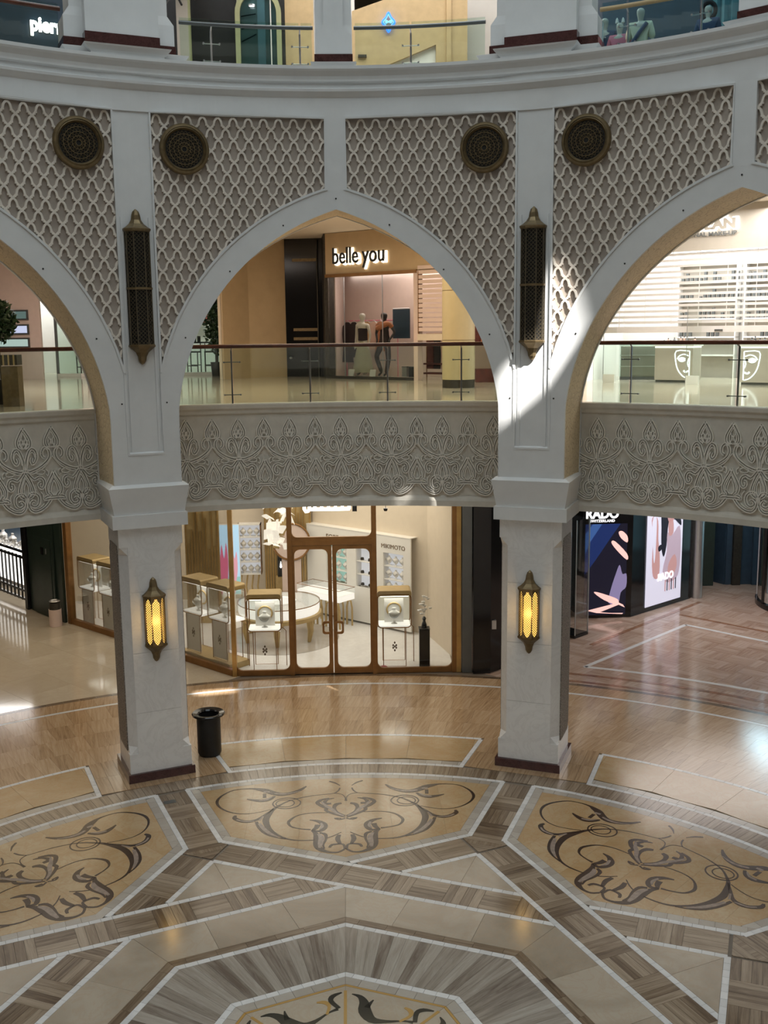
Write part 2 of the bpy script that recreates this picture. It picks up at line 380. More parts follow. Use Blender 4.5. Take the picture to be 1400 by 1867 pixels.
def inset(poly, g):
    if parea(poly) < 0: poly = poly[::-1]
    src = list(poly); m = len(src); out = list(poly)
    for i in range(m):
        a, b = src[i], src[(i + 1) % m]; dx, dy = b[0] - a[0], b[1] - a[1]; L = hypot(dx, dy)
        if L < 1e-6: continue
        n = (dy / L, -dx / L); out = clip(out, n, a[0] * n[0] + a[1] * n[1] - g)
        if len(out) < 3: return []
    return out
PIECES = {}
def piece(kind, mat, poly, dirv, tone=None, gap=0.002, top=0.0):
    if len(poly) < 3: return
    poly = inset(poly, gap)
    if len(poly) < 3: return
    ar = abs(parea(poly))
    if ar < 0.0012: return
    c = (sum(p[0] for p in poly) / len(poly), sum(p[1] for p in poly) / len(poly)); q = seen((c[0], c[1], 0))
    if q is None or not (-260 < q[0] < 1660 and 800 < q[1] < 2150): return
    inview = 0 < q[0] < 1400 and q[1] < 1867
    PIECES.setdefault((kind, mat), []).append((ar / q[2] ** 3 * (1 if inview else 0.05), poly, dirv, RND.random() if tone is None else tone, top))
def flush_floor(parent, limits):
    for (kind, mat), lst in PIECES.items():
        lst.sort(key=lambda a: -a[0]); lim = limits.get(kind, 300) if isinstance(limits.get(kind, 300), int) else limits[kind].get(mat, 0)
        rest = MB()
        for i, (sc, poly, dv, tone, top) in enumerate(lst):
            L = hypot(*dv); dx, dy = dv[0] / L, dv[1] / L; ox, oy, oz = RND.uniform(-50, 50), RND.uniform(-50, 50), RND.uniform(-50, 50)
            cx = sum(p[0] for p in poly) / len(poly); cy_ = sum(p[1] for p in poly) / len(poly)
            h = top + RND.uniform(-0.0006, 0.0006)
            uv = [(p[0] * dx + p[1] * dy + ox, -p[0] * dy + p[1] * dx + oy, oz) for p in poly]
            if i < lim:
                b = MB().prism([(p[0] - cx, p[1] - cy_) for p in poly], -0.015, h, uv, tone); ob(kind, b, M[mat], parent, (cx, cy_, 0))
            else: rest.prism(poly, -0.015, h, uv, tone)
        if rest.v: tag(ob(kind, rest, M[mat], parent), kind='stuff')

floor_o = thing('floor', 'polished inlaid marble floor of the rotunda with star pattern', 'floor', kind='structure')
RU, RV, RW, RX, RP = 1.822, 2.902, 3.874, 4.513, 5.59
C22 = cos(radians(22.5)); AU, AV, AW, AX = RU * C22, RV * C22, 3.590, 4.165
LW = 0.085; COR = 0.27; TILE = 0.15
def nk(deg): a = radians(deg); return (sin(a), cos(a))
def tk(deg): a = radians(deg); return (cos(a), -sin(a))
def loc2(deg, a, u): n, t = nk(deg), tk(deg); return (n[0] * a + t[0] * u, n[1] * a + t[1] * u)
def rect(deg, a0, a1, u0, u1): return [loc2(deg, a0, u0), loc2(deg, a0, u1), loc2(deg, a1, u1), loc2(deg, a1, u0)]
def clips(poly, lst):
    for n, d, s in lst:
        poly = clip(poly, n, d, s)
        if len(poly) < 3: return []
    return poly
def line_tiles(deg, a, u0, u1, cl=(), w=LW, step=TILE):
    k = max(1, round((u1 - u0) / step))
    for i in range(k):
        piece('border_tile', 'tile_white', clips(rect(deg, a - w / 2, a + w / 2, u0 + (u1 - u0) * i / k, u0 + (u1 - u0) * (i + 1) / k), cl), tk(deg))
def arcp(r0, r1, t0, t1, n=3):
    return [tuple(pol(r0, t0 + (t1 - t0) * i / n)[:2]) for i in range(n + 1)] + [tuple(pol(r1, t1 + (t0 - t1) * i / n)[:2]) for i in range(n + 1)]
def arc_tiles(r, t0, t1, w=LW, step=TILE, n=1):
    k = max(1, round(radians(t1 - t0) * r / step))
    for i in range(k): piece('border_tile', 'tile_white', arcp(r - w / 2, r + w / 2, t0 + (t1 - t0) * i / k, t0 + (t1 - t0) * (i + 1) / k, n), tk((t0 + t1) / 2))
def blocks(kind, mat, deg, a0, a1, u0, u1, cl=(), blk=0.52, strips=4, start=0):
    """parquet band: blocks of strips laid along and across the band in turn"""
    k = max(1, round((u1 - u0) / blk)); du = (u1 - u0) / k
    for i in range(k):
        x0, x1 = u0 + du * i, u0 + du * (i + 1)
        for j in range(strips):
            if (i + start) % 2 == 0: r = rect(deg, a0 + (a1 - a0) * j / strips, a0 + (a1 - a0) * (j + 1) / strips, x0, x1); d = tk(deg)
            else: r = rect(deg, a0, a1, x0 + du * j / strips, x0 + du * (j + 1) / strips); d = nk(deg)
            piece(kind, mat, clips(r, cl), d)

for k in range(-3, 4):
    f = 22.5 + 45 * k - 22.5 * 0    # band normals
    f = 45 * k + 22.5; n, t = nk(f), tk(f); s0 = [(nk(f - 22.5 + 90), 0, -1)]
    sect = [((-cos(radians(f - 22.5)), sin(radians(f - 22.5))), 0, 1), ((cos(radians(f + 22.5)), -sin(radians(f + 22.5))), 0, 1)]
    T = tan(radians(22.5))
    # innermost octagon border, its grey tile row, ochre line and cream field
    line_tiles(f, AU, -AU * T - .05, AU * T + .05, sect)
    for i in range(6):
        u0 = -AU * T + 2 * AU * T * i / 6; piece('border_slab', 'marble_pale', clips(rect(f, AU - .18, AU - LW / 2, u0, u0 + 2 * AU * T / 6), sect), t)
    piece('inlay_line', 'inlay_gold', clips(rect(f, AU - .215, AU - .18, -2, 2), sect), t)
    piece('star_field', 'marble_beige', clips(rect(f, 0.02, AU - .215, -2, 2), sect), t, 0.9)
    # fan of grey planks between the two octagons
    m_ = 13
    for i in range(m_):
        ua, ub = -1 + 2 * i / m_, -1 + 2 * (i + 1) / m_; a0, a1 = AU + LW / 2, AV - LW / 2
        q = [loc2(f, a0, ua * a0 * T), loc2(f, a0, ub * a0 * T), loc2(f, a1, ub * a1 * T), loc2(f, a1, ua * a1 * T)]
        um = (ua + ub) / 2; piece('fan_plank', 'trav_grey', q, (n[0] + t[0] * um * T, n[1] + t[1] * um * T), gap=0.0012)
    line_tiles(f, AV, -AV * T - .05, AV * T + .05, sect)
    # brown plank edging and beige slabs up to the star
    for i in range(7):
        u0 = -1.36 + 2.72 * i / 7; piece('edging_plank', 'trav_brown', clips(rect(f, AV + LW / 2, AV + .17, u0, u0 + 2.72 / 7), sect), t, RND.uniform(0.05, 0.5))
    for i in range(3):
        u0 = -1.6 + 3.2 * i / 3; piece('beige_slab', 'marble_beige', clips(rect(f, AV + .17, AW - LW / 2, u0, u0 + 3.2 / 3), sect), t)
    # star band: over the next band on one side, under it on the other
    n1, nm = nk(f + 45), nk(f - 45); tipL, tipR = nk(f - 90), nk(f + 90); h = LW / 2
    inner = [(n1, AW - h, 1), (tipL, AW, 1)]; outer = [(n1, AX + h, -1), (tipR, AW, 1)]
    line_tiles(f, AW, -AW, 1.60, [(n1, AW - h, 1)]); line_tiles(f, AX, -AX + .32, 1.80, [(n1, AW - h, 1), ((cos(radians(f - 45)), -sin(radians(f - 45))), COR, -1)])
    line_tiles(f, AW, 1.6, AW, [(n1, AX + h, -1)]); line_tiles(f, AX, 1.5, AX - .3, [(n1, AX + h, -1), ((cos(radians(f + 45)), -sin(radians(f + 45))), -COR, 1)])
    blocks('band_plank', 'trav_brown', f, AW + h, AX - h, -3.62, 1.9, inner)
    blocks('band_plank', 'trav_brown', f, AW + h, AX - h, 1.3, 3.62, outer, start=1)
    # pale triangle behind the band
    for i in range(2):
        u0 = -1.2 + 1.2 * i; piece('triangle_slab', 'marble_beige', clips(rect(f, AX + h, 5.1, u0, u0 + 1.2), [(n1, AW - h, 1), (nm, AW - h, 1)]), t, RND.uniform(.5, 1))
    # junction square and corridor towards the pillar
    ax = f; sq = [(nk(f - 45), AW + h, -1), (nk(f + 45), AW + h, -1), (nk(f - 45), AX + .3, 1), (nk(f + 45), AX + .3, 1)]
    sq2 = [(nk(f - 45), AX - h, 1), (nk(f + 45), AX - h, 1)]
    for i in range(5):
        v0 = 5.04 + .11 * i; piece('corridor_plank', 'trav_brown', clips(rect(ax, v0, v0 + .11, -.6, .6), [sq[0], sq[1]] + sq2), tk(ax) if i % 3 else nk(ax))
    blocks('corridor_plank', 'trav_brown', ax + 90, -COR + h, COR - h, -7.62, -5.59, (), 0.5, 4)
    for sg in (-1, 1):   # corridor side lines
        kk = 14
        for i in range(kk):
            v0 = 5.58 + (7.69 - 5.58) * i / kk; v1 = 5.58 + (7.69 - 5.58) * (i + 1) / kk
            piece('border_tile', 'tile_white', rect(ax, v0, v1, sg * COR - h, sg * COR + h), nk(ax))
for k in range(-2, 3):
    c = 45 * k; n, t = nk(c), tk(c); nL, nR = nk(c - 22.5), nk(c + 22.5); h = LW / 2; B = 0.14
    cl0 = [(nL, AX + h, -1), (nR, AX + h, -1)]
    off = lambda d: [((cos(radians(c - 22.5)), -sin(radians(c - 22.5))), COR + h + d, -1), ((cos(radians(c + 22.5)), -sin(radians(c + 22.5))), -COR - h - d, 1)]
    # grey border tiles just inside the white line, then the yellow field in slabs
    for nn, sg, deg in ((nL, -1, c - 22.5), (nR, 1, c + 22.5)):
        other = nR if sg < 0 else nL
        for i in range(16):
            u0 = (0.0 + 0.2 * i); us = (1.6 + u0, 1.8 + u0) if sg < 0 else (-1.8 - u0, -1.6 - u0)
            piece('border_slab', 'marble_pale', clips(rect(deg, AX + h, AX + h + B, us[0], us[1]), [(other, AX + h, -1)] + off(0)), tk(deg))
        axd = c + 22.5 * sg; s2 = -sg
        for i in range(10):
            v0 = 5.5 + .215 * i; piece('border_slab', 'marble_pale', clips(rect(axd, v0, v0 + .215, s2 * (COR + h), s2 * (COR + h + B)) if s2 > 0 else rect(axd, v0, v0 + .215, -(COR + h + B), -(COR + h)), [(nL, AX + h + B, -1), (nR, AX + h + B, -1), (n, 7.63 * cos(radians(20)), 1)]), nk(axd))
    RT = 7.672
    for i in range(22):
        t0 = c - 19.4 + 38.8 * i / 22; piece('border_slab', 'marble_pale', clips(arcp(RT - h - B, RT - h, t0, t0 + 38.8 / 22, 1), off(B)), tk(c))
    arc_tiles(RT, c - 20.6, c + 20.6)
    xs = [-2.9, -1.55, -.72, 0, .72, 1.55, 2.9]
    for i in range(6):
        base = [loc2(c, 4.4, xs[i]), loc2(c, 4.4, xs[i + 1])] + [tuple(p) for p in [(lambda th: tuple(pol(RT - h - B, c + degrees(th))[:2]))(math.asin((xs[i + 1] + (xs[i] - xs[i + 1]) * q / 5) / (RT - h - B))) for q in range(6)]]
        piece('panel_slab', 'marble_yellow', clips(base, [(nL, AX + h + B, -1), (nR, AX + h + B, -1)] + off(B)), t, RND.uniform(.35, .75), 0.0008)
    # plank ring, outer arc panel with white outline
    for i in range(44):
        t0 = c - 22.5 + 45 * i / 44; piece('ring_plank', 'trav_brown', arcp(RT + h, 8.09, t0, t0 + 45 / 44, 1), nk(t0), RND.uniform(.35, .95))
    e0 = degrees(math.asin(1.13 / 8.13)); e1 = degrees(math.asin(1.13 / 9.48))
    arc_tiles(8.13, c - 22.5 + e0, c + 22.5 - e0); arc_tiles(9.48, c - 22.5 + e1, c + 22.5 - e1)
    oe = [((cos(radians(c - 22.5)), -sin(radians(c - 22.5))), 1.13 + h, -1), ((cos(radians(c + 22.5)), -sin(radians(c + 22.5))), -1.13 - h, 1)]
    for sg in (-1, 1):
        for i in range(8):
            v0 = 8.02 + 1.36 * i / 8; v1 = 8.02 + 1.36 * (i + 1) / 8
            piece('border_tile', 'tile_white', rect(c + 22.5 * sg, v0, v1, -sg * 1.13 - h, -sg * 1.13 + h), nk(c + 22.5 * sg))
    for i in range(6):
        t0 = c - 22.5 + 45 * i / 6; piece('arc_panel_slab', 'marble_yellow', clips(arcp(8.13 + h + .15, 9.48 - h, t0, t0 + 7.5, 4), oe), t)
    for i in range(18):
        t0 = c - 18 + 2 * i; piece('border_slab', 'marble_pale', clips(arcp(8.13 + h, 8.13 + h + .15, t0, t0 + 2, 1), oe), t)
    # honey planks beside the arc panels (around the pillars) and out to the white ring line
    for j, (r0, r1) in enumerate(((8.09, 8.8), (8.8, 9.52))):
        for sg in (-1, 1):
            for i in range(5):
                u0 = .2165 * i; piece('pier_plank', 'trav_warm', clips(rect(c + 22.5 * sg, r0, r1, -sg * u0, -sg * (u0 + .2165)) if sg < 0 else rect(c + 22.5 * sg, r0, r1, -(u0 + .2165), -u0), ()), nk(c + 22.5 * sg), RND.uniform(.0, .55))
    rows = [9.52, 10.25, 11.0, 11.7, 12.44]
    for j in range(4):
        m_ = 24
        for i in range(m_):
            dt = 45 / m_; t0 = c - 22.5 + dt * (i + .35 * (j % 2)); tm = radians(t0 + 12)
            piece('honey_plank', 'trav_warm', arcp(rows[j], rows[j + 1], t0, t0 + dt, 1), (sin(tm), cos(tm)), gap=0.001)
    arc_tiles(12.49, c - 22.5, c + 22.5, .09, .3)
    for i in range(24):
        dt = 45 / 24; t0 = c - 22.5 + dt * i; piece('honey_plank', 'trav_warm', arcp(12.54, 13.02, t0, t0 + dt, 1), nk(t0 + 15), gap=0.001)
    for i in range(30): t0 = c - 22.5 + 1.5 * i; piece('dark_border', 'trav_brown', arcp(13.02, 13.16, t0, t0 + 1.5, 1), tk(t0), RND.uniform(0, .3))
flush_floor(floor_o, {'border_tile': 300, 'honey_plank': 300, 'band_plank': 300, 'border_slab': 300})
PIECES.clear()
# scroll inlays: dark emperador strips with taupe hearts, one set in each yellow panel
SCROLL_DARK = [
 [(0.286,7.379,0.014),(0.181,7.302,0.014),(0.101,7.191,0.004)],
 [(0.101,7.101,0.010),(0.126,6.998,0.012),(0.202,6.894,0.006),(0.381,6.855,0.006),(0.584,6.812,0.008),(0.785,6.733,0.010),(0.949,6.634,0.012),(1.076,6.492,0.016),(1.167,6.354,0.025),(1.222,6.183,0.033),(1.266,5.998,0.045),(1.245,5.821,0.041),(1.185,5.649,0.033),(1.078,5.484,0.021),(0.912,5.325,0.016),(0.721,5.253,0.012),(0.473,5.250,0.008)],
 [(0.010,6.592,0.010),(0.010,6.708,0.008),(0.049,6.823,0.006),(0.126,6.878,0.006),(0.202,6.894,0.006)],
 [(0.675,7.198,0.012),(0.765,7.062,0.029),(0.898,6.953,0.037),(1.066,6.903,0.045),(1.207,6.955,0.053),(1.353,7.068,0.053),(1.478,7.122,0.037),(1.586,7.157,0.016),(1.776,7.146,0.008),(1.943,7.074,0.010),(2.077,6.884,0.016),(2.122,6.683,0.021),(2.066,6.492,0.016),(1.930,6.329,0.012),(1.753,6.227,0.008),(1.553,6.208,0.006),(1.360,6.268,0.006),(1.216,6.340,0.006)],
 [(1.182,6.836,0.016),(1.260,6.733,0.037),(1.375,6.675,0.041),(1.512,6.699,0.029),(1.636,6.751,0.010)],
 [(1.361,6.946,0.025),(1.349,6.787,0.025)],
 [(1.167,6.354,0.012),(1.301,6.142,0.021),(1.404,5.990,0.025),(1.529,5.929,0.033),(1.661,5.957,0.033),(1.769,6.060,0.033),(1.762,6.152,0.016)],
 [(1.414,5.918,0.021),(1.349,5.709,0.025),(1.238,5.509,0.021),(1.087,5.382,0.012),(0.911,5.308,0.010)],
 [(0.285,6.171,0.006),(0.449,6.183,0.008),(0.629,6.162,0.008),(0.790,6.080,0.012),(0.895,5.912,0.021),(0.889,5.788,0.018),(0.820,5.687,0.012),(0.674,5.626,0.010),(0.546,5.599,0.016)],
 [(0.572,5.930,0.008),(0.442,5.884,0.029),(0.343,5.766,0.045),(0.340,5.628,0.037),(0.417,5.538,0.025),(0.529,5.583,0.016)],
 [(0.439,5.761,0.037),(0.460,5.656,0.033),(0.506,5.584,0.021)],
 [(0.529,5.566,0.012),(0.463,5.468,0.033),(0.435,5.285,0.049),(0.430,5.090,0.049),(0.373,4.949,0.041),(0.250,4.862,0.021),(0.113,4.854,0.016),(0.023,4.937,0.016)],
 [(0.400,5.488,0.016),(0.313,5.425,0.025),(0.302,5.260,0.016),(0.338,5.095,0.014),(0.320,4.968,0.012)],
 [(0.015,4.938,0.016),(0.030,5.080,0.016),(0.100,5.108,0.016),(0.207,5.086,0.021),(0.244,5.004,0.016)],
 [(0.101,5.404,0.025),(0.124,5.270,0.033),(0.084,5.109,0.021)],
 [(0.070,5.490,0.006),(0.179,5.383,0.008),(0.280,5.311,0.008)],
 [(0.073,6.512,0.021),(0.156,6.469,0.033),(0.189,6.354,0.025),(0.154,6.208,0.021),(0.072,6.103,0.016),(0.010,6.052,0.014)],
 [(0.192,6.705,0.008),(0.309,6.652,0.021),(0.357,6.515,0.033),(0.240,6.502,0.025)],
 [(0.277,6.712,0.010),(0.410,6.646,0.025),(0.467,6.546,0.029),(0.389,6.418,0.029),(0.313,6.347,0.029),(0.319,6.254,0.025),(0.219,6.149,0.021),(0.088,6.048,0.014),(0.010,5.998,0.012)],
 [(0.010,5.962,0.012),(0.104,5.921,0.012),(0.177,5.971,0.012),(0.072,5.959,0.012)],
 [(1.197,6.542,0.010),(1.174,6.468,0.010),(1.122,6.407,0.010),(1.046,6.368,0.010),(0.960,6.358,0.010),(0.875,6.378,0.010),(0.804,6.425,0.010),(0.758,6.492,0.010),(0.744,6.569,0.010),(0.765,6.644,0.010),(0.817,6.707,0.010),(0.893,6.747,0.010),(0.981,6.757,0.010),(1.068,6.737,0.010),(1.139,6.688,0.010),(1.184,6.620,0.010),(1.197,6.542,0.010)],
 [(1.146,6.545,0.008),(1.132,6.495,0.008),(1.096,6.454,0.008),(1.046,6.428,0.008),(0.988,6.421,0.008),(0.932,6.434,0.008),(0.884,6.466,0.008),(0.854,6.511,0.008),(0.845,6.563,0.008),(0.859,6.614,0.008),(0.894,6.656,0.008),(0.945,6.682,0.008),(1.003,6.689,0.008),(1.061,6.676,0.008),(1.108,6.643,0.008),(1.138,6.598,0.008),(1.146,6.545,0.008)],
]
SCROLL_GREY = [
 [(0.763,7.013,0.006),(0.931,6.931,0.016),(1.067,6.915,0.021),(1.206,6.943,0.014)],
 [(1.280,7.011,0.021),(1.383,7.005,0.021)],
 [(1.232,6.814,0.010),(1.310,6.718,0.018),(1.426,6.684,0.012)],
 [(1.448,5.934,0.010),(1.627,5.941,0.014),(1.731,6.008,0.012)],
 [(1.315,6.104,0.012),(1.368,5.956,0.014)],
 [(1.360,5.849,0.021),(1.282,5.678,0.029),(1.175,5.512,0.025),(1.041,5.384,0.012)],
 [(0.392,5.816,0.016),(0.365,5.696,0.021),(0.403,5.607,0.012)],
 [(0.423,5.453,0.016),(0.373,5.322,0.037),(0.384,5.125,0.033),(0.389,4.996,0.016)],
 [(0.409,6.588,0.010),(0.322,6.422,0.025),(0.238,6.314,0.029),(0.154,6.153,0.021),(0.039,6.050,0.012)],
]
STAR_DARK = [
 [(0.077,1.429,0.006),(0.167,1.376,0.025),(0.215,1.261,0.046),(0.222,1.104,0.063),(0.297,0.948,0.046),(0.451,0.910,0.021),(0.644,0.909,0.010),(0.758,0.880,0.021)],
 [(0.325,1.304,0.006),(0.284,1.242,0.017),(0.243,1.165,0.029)],
 [(1.005,1.065,0.008),(0.889,1.092,0.025),(0.807,1.044,0.025),(0.777,0.879,0.021)],
]
STAR_GOLD = [
 [(0.676,1.144,0.010),(0.741,1.078,0.025),(0.726,0.987,0.017),(0.605,0.902,0.013)],
]
def sc_mesh(strokes, z0, z1, mirror=True, k=3):
    b = MB(); mp = lambda x, y, d: (x, y, d)
    for st in strokes:
        for s_ in ((1, -1) if mirror else (1,)):
            pts = sm([(p[0] * s_, p[1], p[2]) for p in st], k)
            if s_ < 0: pts = pts[::-1]
            b.ribbon([(p[0], p[1]) for p in pts], [max(.007, p[2] * 1.2) for p in pts], z0, z1, mp)
    return b
scd = sc_mesh(SCROLL_DARK, -.01, .0022).mesh('scroll_inlay'); scd.materials.append(M['inlay_dark'])
scg = sc_mesh(SCROLL_GREY, -.01, .0026).mesh('scroll_heart'); scg.materials.append(M['inlay_grey'])
for k in range(-2, 3):
    a = ob('scroll_inlay', scd, None, floor_o); b = ob('scroll_heart', scg, None, a)
    a.rotation_euler = (0, 0, -radians(45 * k))
std_ = sc_mesh(STAR_DARK, -.01, .003, False).mesh('star_scroll'); std_.materials.append(M['inlay_black'])
stg = sc_mesh(STAR_GOLD, -.01, .0034, False).mesh('star_curl'); stg.materials.append(M['inlay_gold'])
spk = MB().box(-.018, .1, -.01, .018, 1.50, .0026).mesh('star_spoke'); spk.materials.append(M['inlay_gold'])
for k in range(-2, 3):
    for me in (std_, stg, spk):
        a = ob(me.name.split('.')[0], me, None, floor_o); a.rotation_euler = (0, 0, -radians(45 * k))
b = MB().box(-.10, -.06, 0, .10, .06, .004)
gr = tag(ob('floor_drain', b, M['steel_dark'], None, (-2.905, 6.72, 0.0), radians(20)), 'small dark square floor grate beside the scroll panel corner', 'drain')

# base under the pieces, passages
BASE = MB().box(-40, -40, -.4, 40, 45, -.0125)
ob('floor_base', BASE, M['grout'], floor_o)
def lane(kind, mat, org, d, x0, x1, y0, y1, sx, sy, cl=(), gap=.0015, weave=False, tones=None):
    """rectangular paving laid along direction d (degrees from +Y) from an origin"""
    n, t = nk(d), tk(d); X = int(round((x1 - x0) / sx)); Y = int(round((y1 - y0) / sy))
    for i in range(X):
        for j in range(Y):
            q = [(org[0] + t[0] * u + n[0] * v, org[1] + t[1] * u + n[1] * v) for u, v in ((x0 + sx * i, y0 + sy * j), (x0 + sx * (i + 1), y0 + sy * j), (x0 + sx * (i + 1), y0 + sy * (j + 1)), (x0 + sx * i, y0 + sy * (j + 1)))]
            c0 = q[0]; r_ = hypot((q[0][0] + q[2][0]) / 2, (q[0][1] + q[2][1]) / 2)
            if r_ < 12.3: continue
            if weave:
                hv = (i + j) % 2
                for w in range(3):
                    a, b_ = w / 3, (w + 1) / 3
                    L = lambda p, r2, f_: (p[0] + (r2[0] - p[0]) * f_, p[1] + (r2[1] - p[1]) * f_)
                    if hv: qq = [L(q[0], q[1], a), L(q[0], q[1], b_), L(q[3], q[2], b_), L(q[3], q[2], a)]; dd = n
                    else: qq = [L(q[0], q[3], a), L(q[1], q[2], a), L(q[1], q[2], b_), L(q[0], q[3], b_)]; dd = t
                    piece(kind, mat, clips(qq, cl), dd, gap=gap, tone=RND.uniform(*(tones or (0, 1))), top=-.004)
            else: piece(kind, mat, clips(q, cl), n, gap=gap, tone=RND.uniform(*(tones or (0, 1))), top=-.004)
ee = pol(1, 45); ew = pol(1, -45)
lane('cream_tile', 'cream_tile', (0, 0), -45, -6.0, 8.4, 11.0, 35.0, 1.2, 1.2, [((1, 0), 0.0, 1)])
lane('weave_plank', 'trav_rose', (0, 0), 45, -9.0, 9.6, 11.4, 30.0, .62, .62, [((1, 0), 0.0, -1)], weave=True)
flush_floor(floor_o, {'weave_plank': 300, 'cream_tile': 300})
PIECES.clear()
# thin white and rust lines crossing the east passage, laid a hair above the weave
def strip(a, b, w, mat, name, z=.0005):
    a, b = Vector((*a, 0)), Vector((*b, 0)); t = (b - a).normalized(); s = Vector((-t.y, t.x, 0)) * w / 2
    ob(name, MB().prism([(a - s)[:2], (b - s)[:2], (b + s)[:2], (a + s)[:2]], -.01, z), M[mat], floor_o)
strip((5.46, 13.30), (8.85, 16.60), .11, 'tile_white', 'line_strip'); strip((8.85, 16.60), (12.6, 12.5), .11, 'tile_white', 'line_strip')
rg = MB().ring([(14.33, -.01), (14.33, .0005), (14.45, .0005), (14.45, -.01)], 22.3, 60, 24); ob('line_strip', rg, M['tile_white'], floor_o)
for r_ in (13.75, 13.25):
    rg = MB().ring([(r_, -.01), (r_, .0), (r_ + .12, .0), (r_ + .12, -.01)], 19, 60, 24); ob('rust_strip', rg, M['rust'], floor_o)
strip((6.0, 15.0), (10.0, 18.9), .12, 'rust', 'rust_strip', .0); strip((9.0, 17.6), (13.2, 13.1), .12, 'rust', 'rust_strip', .0)

# ------------------------------------------------------------------ the arcade wall of the rotunda
RF, RB, RK = 8.32, 9.45, 8.375         # front of frames, back of wall, lattice backing
HB = RF * radians(22.5)                # half bay along the wall
def cylm(u, v, d): return pol(RF + d, degrees(u / RF), v)
SI, ZI, RI = 1.085, 5.962, 3.825       # inner arch circle (centre on the far side of the axis)
SO, ZO, RO = 0.968, 6.045, 4.054       # outer edge of the arch band
PE = 2.72                              # pier edge
APX = ZI + sqrt(RI * RI - SI * SI); SL = HB - RF * radians(2.03); CP = RF * radians(1.166); ZT = 11.06; ZC = 5.68
zo = lambda s: ZO + sqrt(max(0, RO * RO - (abs(s) + SO) ** 2))
def inner_pts(n=22):
    out = [(-PE, 5.13), (-PE, 5.6)]
    a0 = math.pi; a1 = math.acos((-SI) / RI)
    for i in range(n + 1):
        a = a0 + (a1 - a0) * i / n; out.append((min(SI + RI * cos(a), 0) if i < n else 0.0, ZI + RI * sin(a)))
    return [( max(-PE, p[0]), p[1]) for p in out]
INN = inner_pts()
OUT = [(-HB, 5.13), (-HB, ZC)]
def outer_at(i, n):
    f = i / (n - 1)
    return f
arcade = thing('wall_arcade', 'pale plaster arcade wall with pointed arches and lattice spandrels', 'wall', kind='structure')
# body with backing face
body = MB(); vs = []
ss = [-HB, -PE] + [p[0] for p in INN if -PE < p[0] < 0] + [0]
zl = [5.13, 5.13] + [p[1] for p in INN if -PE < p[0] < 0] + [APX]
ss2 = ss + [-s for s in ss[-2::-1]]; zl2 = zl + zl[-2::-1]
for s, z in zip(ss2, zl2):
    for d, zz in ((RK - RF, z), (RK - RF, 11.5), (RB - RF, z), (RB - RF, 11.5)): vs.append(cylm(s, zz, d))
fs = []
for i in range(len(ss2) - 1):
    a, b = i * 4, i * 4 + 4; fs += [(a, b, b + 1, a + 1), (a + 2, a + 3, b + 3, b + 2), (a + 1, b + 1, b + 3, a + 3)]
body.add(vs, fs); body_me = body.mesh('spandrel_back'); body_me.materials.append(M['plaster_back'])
# soffit: strip along the opening with coffer ribs
sof = MB(); full = INN + [(-p[0], p[1]) for p in INN[-2::-1]]; vs = []; uv = []; L = 0
for i, (s, z) in enumerate(full):
    if i: L += hypot(s - full[i - 1][0], z - full[i - 1][1])
    for d in (0.0, 0.03, RB - RF - .05, RB - RF): vs.append(cylm(s, z, d)); uv.append((L, d, 0))
fs = []
for i in range(len(full) - 1):
    for q in range(3): fs.append((i * 4 + q, i * 4 + q + 1, i * 4 + 5 + q, i * 4 + 4 + q))
sof.add(vs, fs, uv)
t = NT('mosaic soffit'); v = t.coord('puv', (1, 1, 1))
vo = t.node('ShaderNodeTexVoronoi', feature='DISTANCE_TO_EDGE'); vo.inputs['Scale'].default_value = 11; t.link(v, vo.inputs['Vector'])
e = t.ramp(vo.outputs['Distance'], [(0.0, (0.36, 0.25, 0.13)), (0.05, (0.72, 0.60, 0.40))])
n = t.noise(v, 3, 5); c = t.mix(t.math('MULTIPLY', n, .5), e, (0.66, 0.55, 0.38)); t.bump(vo.outputs['Distance'], .6, .02)
M['soffit'] = t.set(c, 0.55)
sof_me = sof.mesh('arch_soffit'); sof_me.materials.append(M['soffit'])
# arch band (one half), proud of the backing
def strip_solid(A, B, d0, d1):
    b = MB(); vs = []
    for (p, q) in zip(A, B):
        for (s, z), d in ((p, d0), (p, d1), (q, d1), (q, d0)): vs.append(cylm(s, z, d))
    fs = []
    for i in range(len(A) - 1):
        for q in range(3): fs.append((i * 4 + q, i * 4 + 4 + q, i * 4 + 5 + q, i * 4 + q + 1))
    return b.add(vs, fs)
NB = 40; A = []; Bq = []
def along(pts, f):
    Ls = [0]
    for i in range(1, len(pts)): Ls.append(Ls[-1] + hypot(pts[i][0] - pts[i - 1][0], pts[i][1] - pts[i - 1][1]))
    x = f * Ls[-1]
    for i in range(1, len(pts)):
        if x <= Ls[i] + 1e-9: t_ = (x - Ls[i - 1]) / max(1e-9, Ls[i] - Ls[i - 1]); return (pts[i - 1][0] + (pts[i][0] - pts[i - 1][0]) * t_, pts[i - 1][1] + (pts[i][1] - pts[i - 1][1]) * t_)
    return pts[-1]
zs_ = zo(SL)
outp = [(-SL, ZC), (-SL, 6.2), (-SL, zs_)] + [(-(SL + (CP - SL) * i / 24), zo(SL + (CP - SL) * i / 24)) for i in range(1, 25)] + [(0, zo(CP) + .05)]
innp = [(-PE, ZC), (-PE, 5.9)] + [p for p in INN if p[1] > 5.97]
for i in range(NB + 1): A.append(along(outp, i / NB)); Bq.append(along(innp, i / NB))
band = strip_solid(A, Bq, RK - RF + .01, 0.0)
band.join(strip_solid([(-HB, 5.13), (-HB, ZC)], [(-PE, 5.13), (-PE, ZC)], RK - RF + .01, 0.0))
